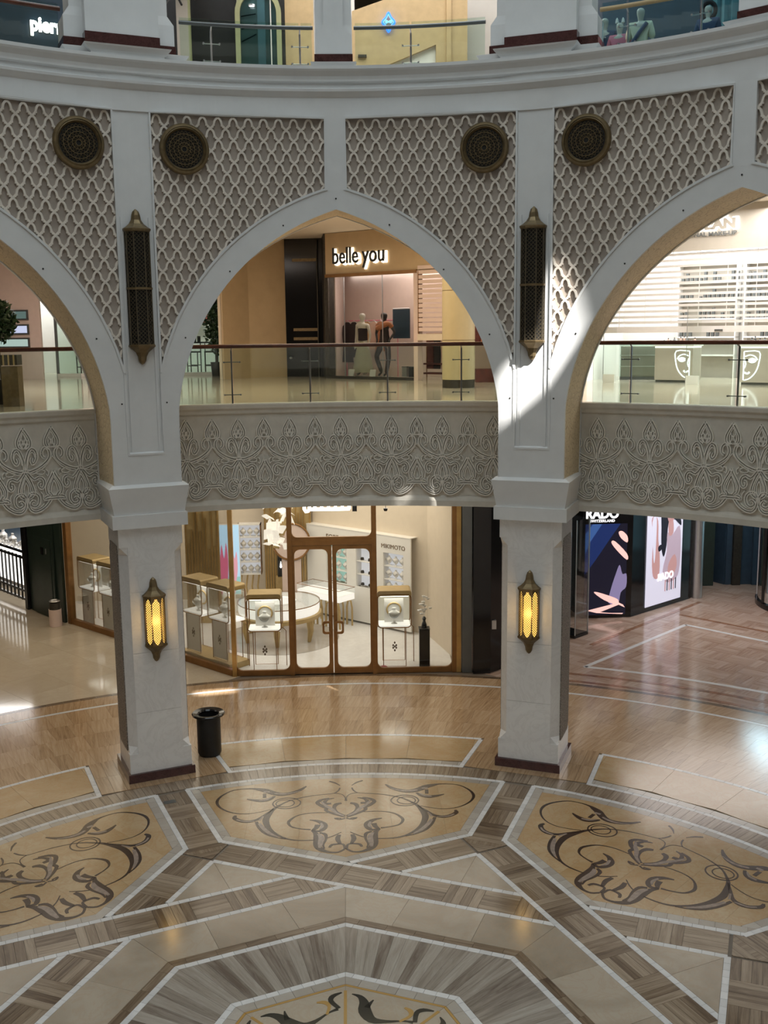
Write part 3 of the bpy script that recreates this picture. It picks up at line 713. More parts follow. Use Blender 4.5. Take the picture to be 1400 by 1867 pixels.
band_me = band.mesh('arch_band', True); band_me.materials.append(M['plaster']); bandR_me = band.mirror_x().mesh('arch_band', True); bandR_me.materials.append(M['plaster'])
cp = strip_solid([(-CP, zo(CP) - .03), (-CP, ZT + .02)], [(CP, zo(CP) - .03), (CP, ZT + .02)], RK - RF + .01, 0.0)
cp_me = cp.mesh('centre_pier'); cp_me.materials.append(M['plaster'])
# slim moulding round each lattice panel
pan = [(-SL, zs_ - .02), (-SL, ZT)] + [(-CP, ZT)] + [(-(CP + (SL - CP) * i / 24), zo(CP + (SL - CP) * i / 24)) for i in range(0, 25)]
mo = MB().ribbon(pan, .016, .03, -.018, cylm, closed=True); mo.ribbon([(p[0], p[1] + .0) for p in A[2:-1]], .02, .0, -.014, cylm)
mo_me = mo.mesh('panel_moulding'); mo_me.materials.append(M['plaster']); moR_me = mo.mirror_x().mesh('panel_moulding'); moR_me.materials.append(M['plaster'])
# cast lattice: staggered pointed cells with small cusps
WX, HZ = RF * radians(1.68), 0.174
strand = [(0, .004), (.018, -.002), (.036, -.018), (.050, -.044), (.058, -.076), (.066, -.104), (.082, -.124), (.100, -.140), (.113, -.156), (WX / 2, -HZ)]
lat = MB()
def inside(s, z, g=.02): return -SL - g < s < -CP + g and z < ZT + .0 and z > zo(s) - .05
x0 = -RF * radians(11.34); z0 = 11.03
for j in range(0, 27):
    for i in range(-14, 14):
        ax = x0 + WX * i + (WX / 2 if j % 2 else 0); az = z0 - HZ * j
        if not (-SL - .3 < ax < -CP + .3): continue
        for sg in (-1, 1):
            for (kx_, kz_, kr) in ((.060, -.112, .017), (.080, -.138, .014)):
                kxx, kzz = ax + sg * kx_, az + kz_
                if inside(kxx, kzz, -.02) and kzz > zo(kxx) + .02: lat.ribbon([(kxx - kr, kzz), (kxx + kr, kzz)], kr * .8, RK - RF, -.012 + .032, cylm)
            run = []
            for (px, pz) in strand:
                q = (ax + sg * px, az + pz)
                if inside(*q): run.append(q)
                else:
                    if len(run) > 1: lat.ribbon(run if sg > 0 else run[::-1], .0165, RK - RF, -.012 + .03, cylm)
                    run = []
            if len(run) > 1: lat.ribbon(run if sg > 0 else run[::-1], .0165, RK - RF, -.012 + .03, cylm)
lat_me = lat.mesh('lattice_panel'); lat_me.materials.append(M['lattice']); latR_me = lat.mirror_x().mesh('lattice_panel'); latR_me.materials.append(M['lattice'])
stud = MB()
for s, z in ((0, APX + .16), (-.88, 9.36), (-1.78, 8.62), (-2.55, 7.55), (-2.9, 6.5)):
    for sg in ((1,) if s == 0 else (1, -1)):
        p = cylm(sg * s, z, -.008); stud.tube([p, cylm(sg * s, z, .02)], .014, 8)
stud_me = stud.mesh('light_point'); stud_me.materials.append(M['black_matt'])
edge = MB()
for d0_, d1_ in ((-.004, .05), (RB - RF - .06, RB - RF + .004)):
    vs = []
    for s, z in full: 
        e_ = .012 if z > 5.2 else .012
        nx_ = -.012 if s < 0 else .012
        vs += [cylm(s - nx_ * (1 if abs(s) > .05 else 0), z - .010, d0_), cylm(s - nx_ * (1 if abs(s) > .05 else 0), z - .010, d1_), cylm(s, z + .02, d1_), cylm(s, z + .02, d0_)]
    fs = []
    for i in range(len(full) - 1):
        for q in range(3): fs.append((i * 4 + q, i * 4 + q + 1, i * 4 + 5 + q, i * 4 + 4 + q))
        fs.append((i * 4 + 3, i * 4, i * 4 + 4, i * 4 + 7))
    edge.add(vs, fs)
edge_me = edge.mesh('soffit_edge'); edge_me.materials.append(M['plaster'])
rear = thing('wall_arcade_rear', 'opposite side of the rotunda arcade behind the viewer', 'wall', kind='structure')
for k in (-3, -2, 2, 3, 4):
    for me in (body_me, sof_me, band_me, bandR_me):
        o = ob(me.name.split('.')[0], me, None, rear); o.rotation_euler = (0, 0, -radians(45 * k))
ob('upper_band', MB().ring([(RF, ZT), (RF, 11.40), (RB, 11.40), (RB, ZT)], 67.5, 292.5, 90), M['plaster'], rear)
ob('rear_fascia', MB().ring([(9.46, 4.46), (9.46, 6.36), (9.68, 6.36), (9.68, 4.46)], 67.5, 292.5, 90), M['fascia'], rear)
for k in range(5):
    c_ = 67.5 + 45 * k; b = MB().box(-.535, 8.355, 0, .535, 9.36, 5.16); o = ob('rear_pillar', b, M['marble_white'], rear); o.rotation_euler = (0, 0, -radians(c_))
for k in (-1, 0, 1):
    for me in (edge_me, body_me, sof_me, band_me, bandR_me, cp_me, mo_me, moR_me, lat_me, latR_me):
        o = ob(me.name.split('.')[0], me, None, arcade); o.rotation_euler = (0, 0, -radians(45 * k))
    tag(ob('light_point', stud_me, None, arcade), kind='stuff').rotation_euler = (0, 0, -radians(45 * k))
for c in (-22.5, 22.5):   # pier strips above the pillars
    b = MB(); w_ = 2.03
    b.ring([(RF + .02, ZC), (RF + .02, ZT + .02), (RF + .06, ZT + .02), (RF + .06, ZC)], c - w_, c + w_, 6)
    ob('pier_strip', b, M['plaster'], arcade)
    for e_ in (-1, 1):
        b = MB().ring([(RF - .012, ZC), (RF - .012, ZT), (RF + .03, ZT), (RF + .03, ZC)], c + e_ * w_ - .1, c + e_ * w_ + .1, 1); ob('strip_moulding', b, M['plaster'], arcade)
        b = MB().ring([(RF + .004, ZC + .03), (RF + .004, 9.45), (RF + .03, 9.45), (RF + .03, ZC + .03)], c + e_ * 1.52 - .14, c + e_ * 1.52 + .14, 1); ob('strip_moulding', b, M['plaster'], arcade)
    b = MB().ring([(RF - .012, ZC - .03), (RF - .012, ZC), (RF + .03, ZC + .03), (RF + .03, ZC - .03)], c - w_ - .1, c + w_ + .1, 4); ob('strip_sill', b, M['plaster'], arcade)
# upper band and cornice
ob('upper_band', MB().ring([(RF, ZT), (RF, 11.40), (RB, 11.40), (RB, ZT)], -67.5, 67.5, 72), M['plaster'], arcade)
cor = [(RF + .01, 11.36), (RF - .02, 11.39), (RF - .065, 11.46), (RF - .07, 11.50), (RF + .0, 11.505), (RF + .02, 11.53), (RF + .02, 11.60), (RF - .03, 11.62), (RF - .03, 11.65), (RF - .04, 11.70), (RF - .09, 11.77), (RF - .105, 11.80), (RF - .105, 11.85), (RB, 11.86), (RB, 11.36)]
ob('cornice', MB().ring(cor, -67.5, 67.5, 90), M['plaster'], arcade)

# ------------------------------------------------------------------ pillars
def local_pillar(c):    # x along tangent, y radial outward; origin on the axis line at radius 0
    return -radians(c)
def chamfer_shaft(hw, y0, y1, ch, z0, z1, zb, zt):
    """square pillar whose corners are chamfered between zb and zt, with pyramid stops"""
    b = MB()
    def sec(cx):
        return [(-hw + cx, y0), (hw - cx, y0), (hw, y0 + cx), (hw, y1 - cx), (hw - cx, y1), (-hw + cx, y1), (-hw, y1 - cx), (-hw, y0 + cx)]
    lv = [(z0, .001), (zb - .14, .001), (zb, ch), (zt, ch), (zt + .14, .001), (z1, .001)]; vs = []
    for z, cx in lv: vs += [(x, y, z) for x, y in sec(cx)]
    fs = []
    for i in range(len(lv) - 1):
        for q in range(8): fs.append((i * 8 + q, i * 8 + (q + 1) % 8, i * 8 + 8 + (q + 1) % 8, i * 8 + 8 + q))
    return b.add(vs, fs)
t = NT('carved dark stone'); v = t.coord('obj'); vo = t.node('ShaderNodeTexVoronoi', feature='DISTANCE_TO_EDGE'); vo.inputs['Scale'].default_value = 26; t.link(v, vo.inputs['Vector'])
t.bump(vo.outputs['Distance'], .9, .02); M['carved_dark'] = t.set(t.ramp(vo.outputs['Distance'], [(0.0, (0.09, 0.075, 0.065)), (0.2, (0.33, 0.29, 0.25))]), .5)
def frustum(x0, x1, y0, y1, X0, X1, Y0, Y1, z0, z1):
    v = [(x0, y0, z0), (x1, y0, z0), (x1, y1, z0), (x0, y1, z0), (X0, Y0, z1), (X1, Y0, z1), (X1, Y1, z1), (X0, Y1, z1)]
    return MB().add(v, [(0, 3, 2, 1), (4, 5, 6, 7), (0, 1, 5, 4), (1, 2, 6, 5), (2, 3, 7, 6), (3, 0, 4, 7)])
def lantern(name, label, loc, rz, rad, hb, cap, tail, lit, mid=True):
    """half-hexagonal bronze wall lantern; origin at the middle of its back, -y faces the rotunda"""
    t = thing(name, label, 'lantern', loc, rz, 'wall lanterns on the rotunda pillars')
    pts = [(rad * cos(radians(180 + a)), rad * sin(radians(180 + a))) for a in (0, 60, 120, 180)]
    pts = [(-rad, 0), (-rad * .98, -rad * .45), (-rad * .45, -rad * .95), (rad * .45, -rad * .95), (rad * .98, -rad * .45), (rad, 0)]
    core = MB().prism([(p[0] * .86, p[1] * .86) for p in pts], -hb + .01, hb - .01)
    ob('lamp_glass' if lit else 'lamp_interior', core, M['amber'] if lit else M['void'], t)
    BZ = M['bronze'] if lit else M['bronze_mid']
    for p in pts: ob('corner_post', MB().box(p[0] - .009, p[1] - .009, -hb, p[0] + .009, p[1] + .009, hb), BZ, t)
    for i in range(5):
        a, b_ = Vector((*pts[i], 0)), Vector((*pts[i + 1], 0)); w_ = (b_ - a).length; ex = (b_ - a).normalized(); sp = .062 if not lit else .042
        g = MB(); nrm = Vector((ex.y, -ex.x, 0))
        H = 2 * hb; k = int((H + w_) / sp)
        for dg in (1, -1):
            for q in range(k + 1):
                z0 = -hb + q * sp - (w_ if dg > 0 else 0); p0, p1 = (0, z0), (w_, z0 + dg * w_)
                if dg < 0: p0, p1 = (0, z0), (w_, z0 - w_)
                # clip to the facet
                (xa, za), (xb, zb) = p0, p1; m_ = (zb - za) / (xb - xa)
                lo = max(0, min((-hb - za) / m_, (hb - za) / m_)); hi = min(w_, max((-hb - za) / m_, (hb - za) / m_))
                if hi - lo < .01: continue
                A_ = a + ex * lo + Vector((0, 0, za + m_ * lo)); B_ = a + ex * hi + Vector((0, 0, za + m_ * hi)); g.bar(A_ + nrm * .0, B_ + nrm * .0, .007 if lit else .0085, .008, up=nrm)
        ob('mesh_screen', g, BZ, t)
        if lit:   # cusped bronze corners at top and bottom of each pane
            g = MB(); e_ = .0
            for zz, sg in ((hb, -1), (-hb, 1)):
                for (x_, dx) in ((0, 1), (w_, -1)):
                    P = [a + ex * x_ + Vector((0, 0, zz)), a + ex * (x_ + dx * w_ * .5) + Vector((0, 0, zz)), a + ex * (x_ + dx * w_ * .32) + Vector((0, 0, zz + sg * .045)), a + ex * x_ + Vector((0, 0, zz + sg * .13))]
                    P2 = [p + nrm * .004 for p in P]; ob('pane_corner', MB().add(P + P2, [(0, 1, 2, 3), (7, 6, 5, 4), (0, 4, 5, 1), (1, 5, 6, 2), (2, 6, 7, 3), (3, 7, 4, 0)]), M['bronze'], t)
    rings = [hb, -hb] + ([0.0] if mid else [])
    for z in rings: ob('collar', MB().prism([(p[0] * 1.10, p[1] * 1.10) for p in pts], z - .018, z + .018), M['bronze'], t)
    def ogee(prof, sgn, nm):
        g = MB(); k = len(pts); vs = []
        for f_, z in prof: vs += [(p[0] * f_, p[1] * f_, sgn * z) for p in pts]
        fs = []
        for i in range(len(prof) - 1):
            for q in range(k - 1): fs.append((i * k + q, i * k + q + 1, (i + 1) * k + q + 1, (i + 1) * k + q) if sgn > 0 else (i * k + q, (i + 1) * k + q, (i + 1) * k + q + 1, i * k + q + 1))
        ob(nm, g.add(vs, fs), M['bronze'], t, smooth=False)
    H = cap; ogee([(1.16, hb), (1.18, hb + .03), (.92, hb + .06), (.62, hb + H * .32), (.42, hb + H * .5), (.36, hb + H * .72), (.26, hb + H * .88), (.02, hb + H)], 1, 'cap')
    H = tail; ogee([(1.16, hb), (1.12, hb + .02), (.86, hb + .06), (.55, hb + H * .36), (.38, hb + H * .58), (.33, hb + H * .78), (.2, hb + H * .92), (.02, hb + H)], -1, 'tail')
    return t
for c, side in ((-22.5, 'left'), (22.5, 'right')):
    rz = -radians(c)
    P = thing('pillar', 'square white marble pillar with chamfered corners, %s of the jewellery shop' % ('on the bin side' if c < 0 else 'black-panel side'), 'pillar', (0, 0, 0), rz, kind='structure')
    f0, f1 = 8.355, 9.36; hw = .535
    core = chamfer_shaft(hw - .012, f0 + .012, f1 - .012, .13, .15, 4.5, .62, 3.98); ob('shaft', core, M['marble_white'], P)
    zc = [.15, 1.22, 2.28, 3.34, 4.5]
    for i in range(4):     # marble facing slabs with open joints
        z0, z1 = zc[i] + (.003 if i else 0), zc[i + 1] - (.003 if i < 3 else 0)
        b = chamfer_shaft(hw, f0, f1, .14, z0, z1, .62, 3.98) if False else MB()
        xl = hw - .145
        b.box(-xl, f0, z0, xl, f0 + .02, z1, tone=RND.random()); ob('marble_slab', b, M['marble_white'], P)
    for zlo, zhi in ((.15, .5), (4.12, 4.5)):
        for sg in (-1, 1): ob('corner_block', MB().box(sg * hw - (.145 if sg > 0 else 0), f0, zlo, sg * hw + (0 if sg > 0 else .145), f0 + .145, zhi), M['marble_white'], P)
    for sg in (-1, 1):
        x = sg * hw; pol_ = [(f0 + .22, .5), (f1 - .2, .5), (f1 - .1, .62), (f1 - .1, 3.98), (f1 - .2, 4.12), (f0 + .22, 4.12), (f0 + .17, 3.98), (f0 + .17, .62)]
        b = MB().plate([(y, z) for y, z in pol_], (x - sg * .012, 0, 0), (0, 1, 0), (0, 0, 1), .014 if sg > 0 else -.014); ob('carved_side_panel', b, M['carved_dark'], P)
    ob('plinth', MB().box(-.578, 8.30, 0, .578, 9.40, .15), M['plinth'], P)
    cap_ = frustum(-.585, .585, 8.31, 9.42, -.665, .665, 8.245, 9.47, 4.66, 5.12); cap_.join(frustum(-.665, .665, 8.245, 9.47, -.60, .60, 8.30, 9.47, 5.12, 5.17))
    ob('capital', cap_, M['plaster'], P); ob('capital_lip', MB().box(-.625, 8.275, 4.44, .625, 9.45, 4.665), M['plaster'], P)
    wl = 'unlit long bronze wall lantern on the upper pier, ' + ('medallion side left of the centre arch' if c < 0 else 'right of the centre arch in the sun patch')
    pl = pol(RF + .0, c, 8.335); lantern('wall_lantern', 'long unlit bronze lantern on the upper pier, ' + ('wholly in shade' if c < 0 else 'partly lit by the sun patch'), pl, rz, .185, .90, .34, .31, False)
    pl = pol(f0 - .002, c, 2.83); lantern('wall_lantern', 'glowing amber lantern on the marble pillar ' + ('beside the black bin' if c < 0 else 'beside the watch screens'), pl, rz, .165, .42, .33, .31, True, False)
    l = bpy.data.lights.new('lantern_light', 'POINT'); l.energy = 5; l.color = (1, .6, .2); l.shadow_soft_size = .08
    lo = bpy.data.objects.new('lantern_light', l); COL.objects.link(lo); lo.location = pol(f0 - .26, c, 2.83)

# ------------------------------------------------------------------ bronze medallions
def medallion(c, label):
    p = pol(RF + .0, c, 10.525)
    t = thing('medallion', label, 'medallion', p, -radians(c), 'round bronze medallions on the lattice panels')
    # local: x tangent, z up, -y towards the room
    def lat_(prof, n=48):
        b = MB(); vs = []; k = len(prof)
        for i in range(n):
            a = 2 * pi * i / n
            for r, d in prof: vs.append((r * cos(a), -d, r * sin(a)))
        fs = []
        for i in range(n):
            j = (i + 1) % n
            for q in range(k - 1): fs.append((i * k + q, i * k + q + 1, j * k + q + 1, j * k + q))
        return b.add(vs, fs)
    ob('rim', lat_([(.395, -.02), (.395, .03), (.375, .055), (.345, .06), (.345, .045), (.325, .055), (.305, .03), (.295, .012)]), M['bronze'], t, smooth=True)
    ob('disc', lat_([(.295, .012), (.001, .012)]), M['void'], t)
    for r, w_ in ((.235, .005), (.165, .005), (.10, .005), (.045, .006)): ob('ring', lat_([(r + w_, .012), (r + w_, .026), (r - w_, .026), (r - w_, .012)], 36), M['bronze'], t)
    pet = MB()
    for r0, r1, n in ((.05, .095, 12), (.108, .158, 16), (.173, .228, 22), (.243, .28, 28)):
        for i in range(n):
            a = 2 * pi * i / n; b_ = 2 * pi * (i + .5) / n
            for aa in (a - pi / n * .9, a + pi / n * .9):
                pet.bar((r0 * cos(a), -.02, r0 * sin(a)), (r1 * cos(aa), -.02, r1 * sin(aa)), .0045, .012, up=(0, -1, 0))
    tag(ob('tracery', pet, M['bronze'], t), kind='stuff')
for c, l in ((-28.2, 'round bronze medallion on the outer left lattice panel'), (-16.83, 'round bronze medallion left above the belle you arch'), (16.86, 'round bronze medallion right above the belle you arch'), (28.2, 'round bronze medallion above the shuttered makeup shop arch')): medallion(c, l)

# ------------------------------------------------------------------ balcony fascia with carved arabesque
RFa = 9.46; Z2 = 6.25
fasc = thing('wall_balcony', 'carved stone balcony fascia under the first-floor glass balustrade', 'wall', kind='structure')
ob('fascia_face', MB().ring([(RFa, 4.55), (RFa, 6.3), (RFa + .25, 6.3), (RFa + .25, 4.55)], -67, 67, 80), M['fascia'], fasc)
ob('top_moulding', MB().ring([(RFa, 6.17), (RFa - .035, 6.20), (RFa - .04, 6.25), (RFa - .07, 6.29), (RFa - .075, 6.35), (RFa - .06, 6.365), (RFa + .25, 6.365), (RFa + .25, 6.17)], -67, 67, 80), M['fascia'], fasc)
ob('bottom_moulding', MB().ring([(RFa + .05, 4.46), (RFa - .05, 4.46), (RFa - .05, 4.56), (RFa - .03, 4.60), (RFa - .01, 4.63), (RFa, 4.65), (RFa + .25, 4.65), (RFa + .25, 4.46)], -67, 67, 80), M['fascia'], fasc)
PW = RFa * radians(45) / 16; VH = 1.40; V0 = 4.70
mot = [
 # cone A and its inner outline
 ([(0, 1.0), (.13, .93), (.24, .85), (.22, .78), (.08, .74)], 1.0), ([(0, .95), (.12, .86), (.10, .78), (0, .76)], .6),
 ([(-.02, .80), (.10, .90)], .5), ([(.02, .76), (.16, .86)], .5), ([(.10, .77), (0, .86)], .5), ([(.17, .80), (.02, .93)], .5),
 # heart volute of A
 ([(.02, .50), (.04, .60), (.13, .70), (.24, .755), (.38, .735), (.44, .66), (.38, .60), (.28, .575), (.22, .61), (.26, .65)], 1.1),
 ([(.10, .56), (.16, .66), (.26, .71), (.35, .69), (.37, .645)], .7),
 # strap from A to the volute of B
 ([(0, .505), (.14, .485), (.32, .50), (.55, .535), (.80, .60), (.90, .665), (.86, .735), (.74, .76), (.63, .72), (.63, .66), (.72, .635)], 1.1),
 ([(.06, .475), (.28, .455), (.52, .49), (.74, .54), (.95, .63), (1.0, .66)], .8),
 # cone B
 ([(1.0, 1.0), (.87, .93), (.76, .85), (.78, .78), (.92, .745)], 1.0), ([(1.0, .95), (.88, .86), (.90, .78), (1, .76)], .6), ([(1.02, .80), (.90, .90)], .5), ([(.90, .77), (1.0, .86)], .5),
 # leaves in the middle
 ([(.36, .47), (.52, .505), (.70, .47), (.60, .44), (.46, .445), (.36, .47)], .8), ([(.72, .50), (.82, .47), (.80, .42), (.74, .44)], .8),
 # band crossing down from A
 ([(.02, .50), (.14, .44), (.30, .385), (.48, .41), (.62, .385), (.66, .325), (.58, .275), (.47, .29), (.46, .335), (.54, .345)], 1.0),
 ([(.0, .46), (.10, .41), (.20, .33), (.26, .25), (.20, .19), (.08, .165)], 1.0),
 ([(0, .36), (.07, .30), (.08, .23), (0, .18)], .7), ([(.0, .415), (.12, .32), (.155, .24), (.10, .19)], .6),
 # vase of B
 ([(1.0, .475), (.93, .42), (.80, .345), (.72, .275), (.75, .205), (.84, .18), (.70, .165), (.62, .135), (.80, .14), (1.0, .14)], 1.1),
 ([(1.0, .36), (.92, .30), (.88, .23), (.94, .19), (1.0, .185)], .7), ([(1, .41), (.86, .315), (.81, .25), (.84, .215)], .6),
 # lower paisleys and edging scrolls
 ([(.02, .165), (.12, .215), (.28, .22), (.42, .18), (.43, .11), (.34, .065), (.22, .06), (.12, .09), (.20, .13), (.28, .115)], 1.1),
 ([(.02, .17), (.03, .10), (.10, .03), (.26, -.005), (.48, .01), (.70, .06), (.86, .13)], 1.1), ([(.10, .07), (.26, .03), (.46, .045), (.62, .085)], .7),
 ([(.50, .23), (.58, .20), (.60, .15)], .7)]
mb = MB(); mpf = lambda u, v, d: pol(RFa + d, degrees(u / RFa), v)
for pts, wd in mot:
    for s_ in (1, -1):
        q = [(p[0] * PW * s_, V0 + p[1] * VH) for p in sm(pts, 3)]
        if s_ < 0: q = q[::-1]
        if wd >= .95:
            for of in (.018, -.018):
                r_ = []
                for i in range(len(q)):
                    a_, b_ = q[max(i - 1, 0)], q[min(i + 1, len(q) - 1)]; tx, ty = b_[0] - a_[0], b_[1] - a_[1]; L_ = hypot(tx, ty) or 1e-9; r_.append((q[i][0] - ty / L_ * of, q[i][1] + tx / L_ * of))
                mb.ribbon(r_, .0088, .005, -.05, mpf)
        else: mb.ribbon(q, .0085, .005, -.042, mpf)
dots = MB()
for (cx, cz, r0, a0, a1, n) in ((.56, .34, .085, -60, 200, 9), (.30, .14, .10, -40, 200, 9), (.36, .67, .09, -90, 120, 7), (.72, .70, .09, 60, 260, 7), (.60, .47, .10, 160, 380, 5), (.86, .27, .09, 120, 260, 5)):
    for i in range(n):
        a = radians(a0 + (a1 - a0) * i / (n - 1)); u, v = cx + r0 * cos(a) * 1.0, cz + r0 * sin(a) * .5
        for s_ in (1, -1):
            x, z = u * PW * s_, V0 + v * VH; h_ = .009
            dots.ribbon([(x - h_, z), (x + h_, z)], h_, .005, -.022, mpf)
mot_me = mb.mesh('carved_motif'); mot_me.materials.append(M['carving_lit_tone']); dot_me = dots.mesh('carved_bead'); dot_me.materials.append(M['carving_lit_tone'])
for i in range(-8, 9):
    o = ob('carved_motif', mot_me, None, fasc); o.rotation_euler = (0, 0, -radians(45 / 8 * i))
    d = tag(ob('carved_bead', dot_me, None, o), kind='stuff')

# ------------------------------------------------------------------ glass balustrade of the first floor
def balustrade(r, z0, ztop, segs, label, name='balustrade', post_r=.016, rail=.035, gmat='glass', railmat='wood_rail', glass_top=None, steelm='steel_dark'):
    t = thing(name, label, 'railing', pol(r, (segs[0] + segs[-1]) / 2, z0))
    inv = t.location
    def part(nm, b, m_, smooth=False): o = ob(nm, b, m_, t, -inv, smooth=smooth); return o
    a0, a1 = segs[0], segs[-1]; n = max(4, int((a1 - a0) * 1.5))
    part('handrail', MB().tube([pol(r - .06, a0 + (a1 - a0) * i / n, ztop) for i in range(n + 1)], rail, 10), M[railmat], True)
    gt = glass_top or ztop - .03
    for i in range(len(segs) - 1):
        b = MB().ring([(r - .006, z0), (r - .006, gt), (r + .006, gt), (r + .006, z0)], segs[i] + .12, segs[i + 1] - .12, 4); part('glass_pane', b, M[gmat])
    for a in segs[1:-1]:
        b = MB().tube([pol(r + .05, a, z0 - .12), pol(r + .05, a, ztop - .07)], post_r, 8); b.tube([pol(r + .05, a, ztop - .07), pol(r - .06, a, ztop - .02)], post_r * .8, 6)
        po = part('post', b, M[steelm], True)
        for zz in (z0 + .16, ztop - .28):
            b = MB().tube([pol(r + .02, a - .85, zz), pol(r + .02, a + .85, zz)], .008, 6)
            for e_ in (-.85, .85): b.tube([pol(r - .02, a + e_, zz), pol(r + .03, a + e_, zz)], .016, 8)
            o = ob('clamp_arm', b, M[steelm], po)
    return t
ZR = 7.385
balustrade(9.56, 6.365, ZR, [-17.5, -11.6, -3.2, 5.2, 13.2, 17.5], 'glass balustrade with mahogany handrail in front of the belle you shop')
balustrade(9.56, 6.365, ZR, [-62, -53, -45.2, -36.8, -27.2], 'glass balustrade with mahogany handrail in the left arch by the topiary')
balustrade(9.56, 6.365, ZR, [27.2, 31.2, 42.0, 52, 62], 'glass balustrade with mahogany handrail before the makeup shop')

# ------------------------------------------------------------------ top storey: piers, corbels, balustrades
Z3 = 11.45
def corbel(c, wid, rf, depth, z0, z1, parent, nm):
    b = MB(); st = [(0, 0), (.06, .02), (.25, .10), (.32, .10), (.55, .30), (.62, .34), (.78, .40), (.84, .62), (.95, .92), (1.0, 1.0)]
    vs = []
    for f_, g in st:
        z = z0 + (z1 - z0) * f_; x = wid + g * depth * 1.3; y = rf - g * depth
        vs += [(-x, 9.3, z), (-x, y, z), (x, y, z), (x, 9.3, z)]
    fs = []
    for i in range(len(st) - 1):
        for q in range(3): fs.append((i * 4 + q, i * 4 + q + 1, i * 4 + 5 + q, i * 4 + 4 + q))
    m_ = (len(st) - 1) * 4; fs.append((m_, m_ + 1, m_ + 2, m_ + 3)); b.add(vs, fs); ob(nm, b, M['plaster'], parent)
def top_pier(c, wide):
    P = thing('pillar', ('broad grey-white pier of the top floor above the pillar on the %s' % ('left' if c < 0 else 'right') if wide else 'slender grey-white pier of the top floor above the centre arch' if c == 0 else 'slender top-floor pier at the right picture edge' if c > 0 else 'slender top-floor pier beyond the left edge'), 'pillar', (0, 0, 0), -radians(c), kind='structure')
    if wide:
        b = MB().box(-.57, 8.62, 12.26, .57, 9.4, 17.0); ob('pier_face', b, M['plaster'], P)
        for sg in (-1, 1): ob('pier_wing', MB().box(min(sg * .54, sg * .87), 8.82, 12.20, max(sg * .54, sg * .87), 9.4, 12.52), M['plaster'], P)
        for sg in (-1, 1):
            q = frustum(min(sg * .54, sg * .87), max(sg * .54, sg * .87), 8.82, 9.4, min(sg * .54, sg * .77), max(sg * .54, sg * .77), 8.84, 9.4, 12.52, 12.66); q.join(frustum(min(sg * .54, sg * .77), max(sg * .54, sg * .77), 8.84, 9.4, min(sg * .54, sg * .77), max(sg * .54, sg * .77), 8.84, 9.4, 12.66, 17.0)); ob('pier_wing', q, M['plaster'], P)
        b = MB().box(-.585, 8.605, 11.99, .585, 9.4, 12.26); ob('plinth', b, M['plinth'], P)
        for sg in (-1, 1): ob('plinth_return', MB().box(min(sg * .58, sg * .885), 8.80, 11.95, max(sg * .58, sg * .885), 9.4, 12.20), M['plinth'], P)
        corbel(c, .50, 8.33, .13, 11.50, 12.0, P, 'corbel'); corbel(c, .86, 8.42, .09, 11.58, 11.96, P, 'corbel_wing')
    else:
        q = frustum(-.30, .30, 8.62, 9.2, -.30, .30, 8.62, 9.2, 12.12, 12.42); q.join(frustum(-.30, .30, 8.62, 9.2, -.16, .16, 8.62, 9.2, 12.42, 12.58)); q.join(frustum(-.16, .16, 8.62, 9.2, -.16, .16, 8.62, 9.2, 12.58, 17)); ob('pier_face', q, M['plaster'], P)
        for sg in (-1, 1): ob('pier_wing', MB().box(min(sg * .14, sg * .30), 8.70, 12.4, max(sg * .14, sg * .30), 9.2, 17), M['plaster'], P)
        ob('plinth', MB().box(-.315, 8.605, 11.90, .315, 9.2, 12.12), M['plinth'], P); corbel(c, .24, 8.36, .10, 11.50, 11.92, P, 'corbel')
for c in (-22.5, 22.5): top_pier(c, True)
for c in (0, 45): top_pier(c, False)
balustrade(8.86, 11.86, 12.57, [-16.4, -13.0, -3.6, -2.2], 'top-floor glass balustrade with dark rail left of the slender pier', glass_top=12.66, rail=.032, railmat='steel_dark', steelm='steel')
balustrade(8.86, 11.86, 12.57, [2.2, 8.3, 16.4], 'top-floor glass balustrade with dark rail before the neon sign', glass_top=12.66, rail=.032, railmat='steel_dark', steelm='steel')
balustrade(8.86, 11.86, 12.55, [28.5, 31.2, 38.6, 42.6], 'top-floor glass balustrade in front of the child mannequins', glass_top=12.66, rail=.035, railmat='tan', gmat='glass_blue', steelm='steel')
balustrade(8.86, 11.86, 12.57, [-43, -36, -28.5], 'top-floor glass balustrade at the left picture edge', glass_top=12.66, rail=.035, railmat='wood_rail', steelm='steel')

# ------------------------------------------------------------------ slabs, ceilings, light-blocking shell around the building
def sector(r0, r1, z0, z1, a0=-180, a1=180, n=96): return MB().ring([(r0, z0), (r0, z1), (r1, z1), (r1, z0)], a0, a1, n)
up = tag(ob('floor_upper', sector(9.5, 44, Z2 - .3, Z2), M['cream_tile']), 'cream polished stone floor of the first-floor gallery', 'floor', kind='structure')
tag(ob('ceiling_ground', sector(9.5, 44, 4.48, Z2 - .31), M['ceiling']), 'pale ceiling over the ground-floor passages', 'ceiling', kind='structure')
tag(ob('ceiling_upper', sector(9.3, 44, 10.5, 11.1), M['ceiling']), 'warm cream ceiling of the first-floor gallery', 'ceiling', kind='structure')
tag(ob('floor_top', sector(9.3, 44, 11.12, Z3), M['cream_tile']), 'top gallery floor behind the cornice', 'floor', kind='structure')
tag(ob('ceiling_top', sector(9.3, 44, 16.5, 16.9), M['ceiling']), 'plain ceiling of the top gallery', 'ceiling', kind='structure')
tag(ob('wall_light_shield', MB().ring([(43.5, -.3), (43.5, 23), (44, 23), (44, -.3)], -180, 180, 72), M['cream_wall']), 'unseen far shell wall added to block outside light', 'wall', kind='structure')  # unseen wall, added to keep sky light out from the sides
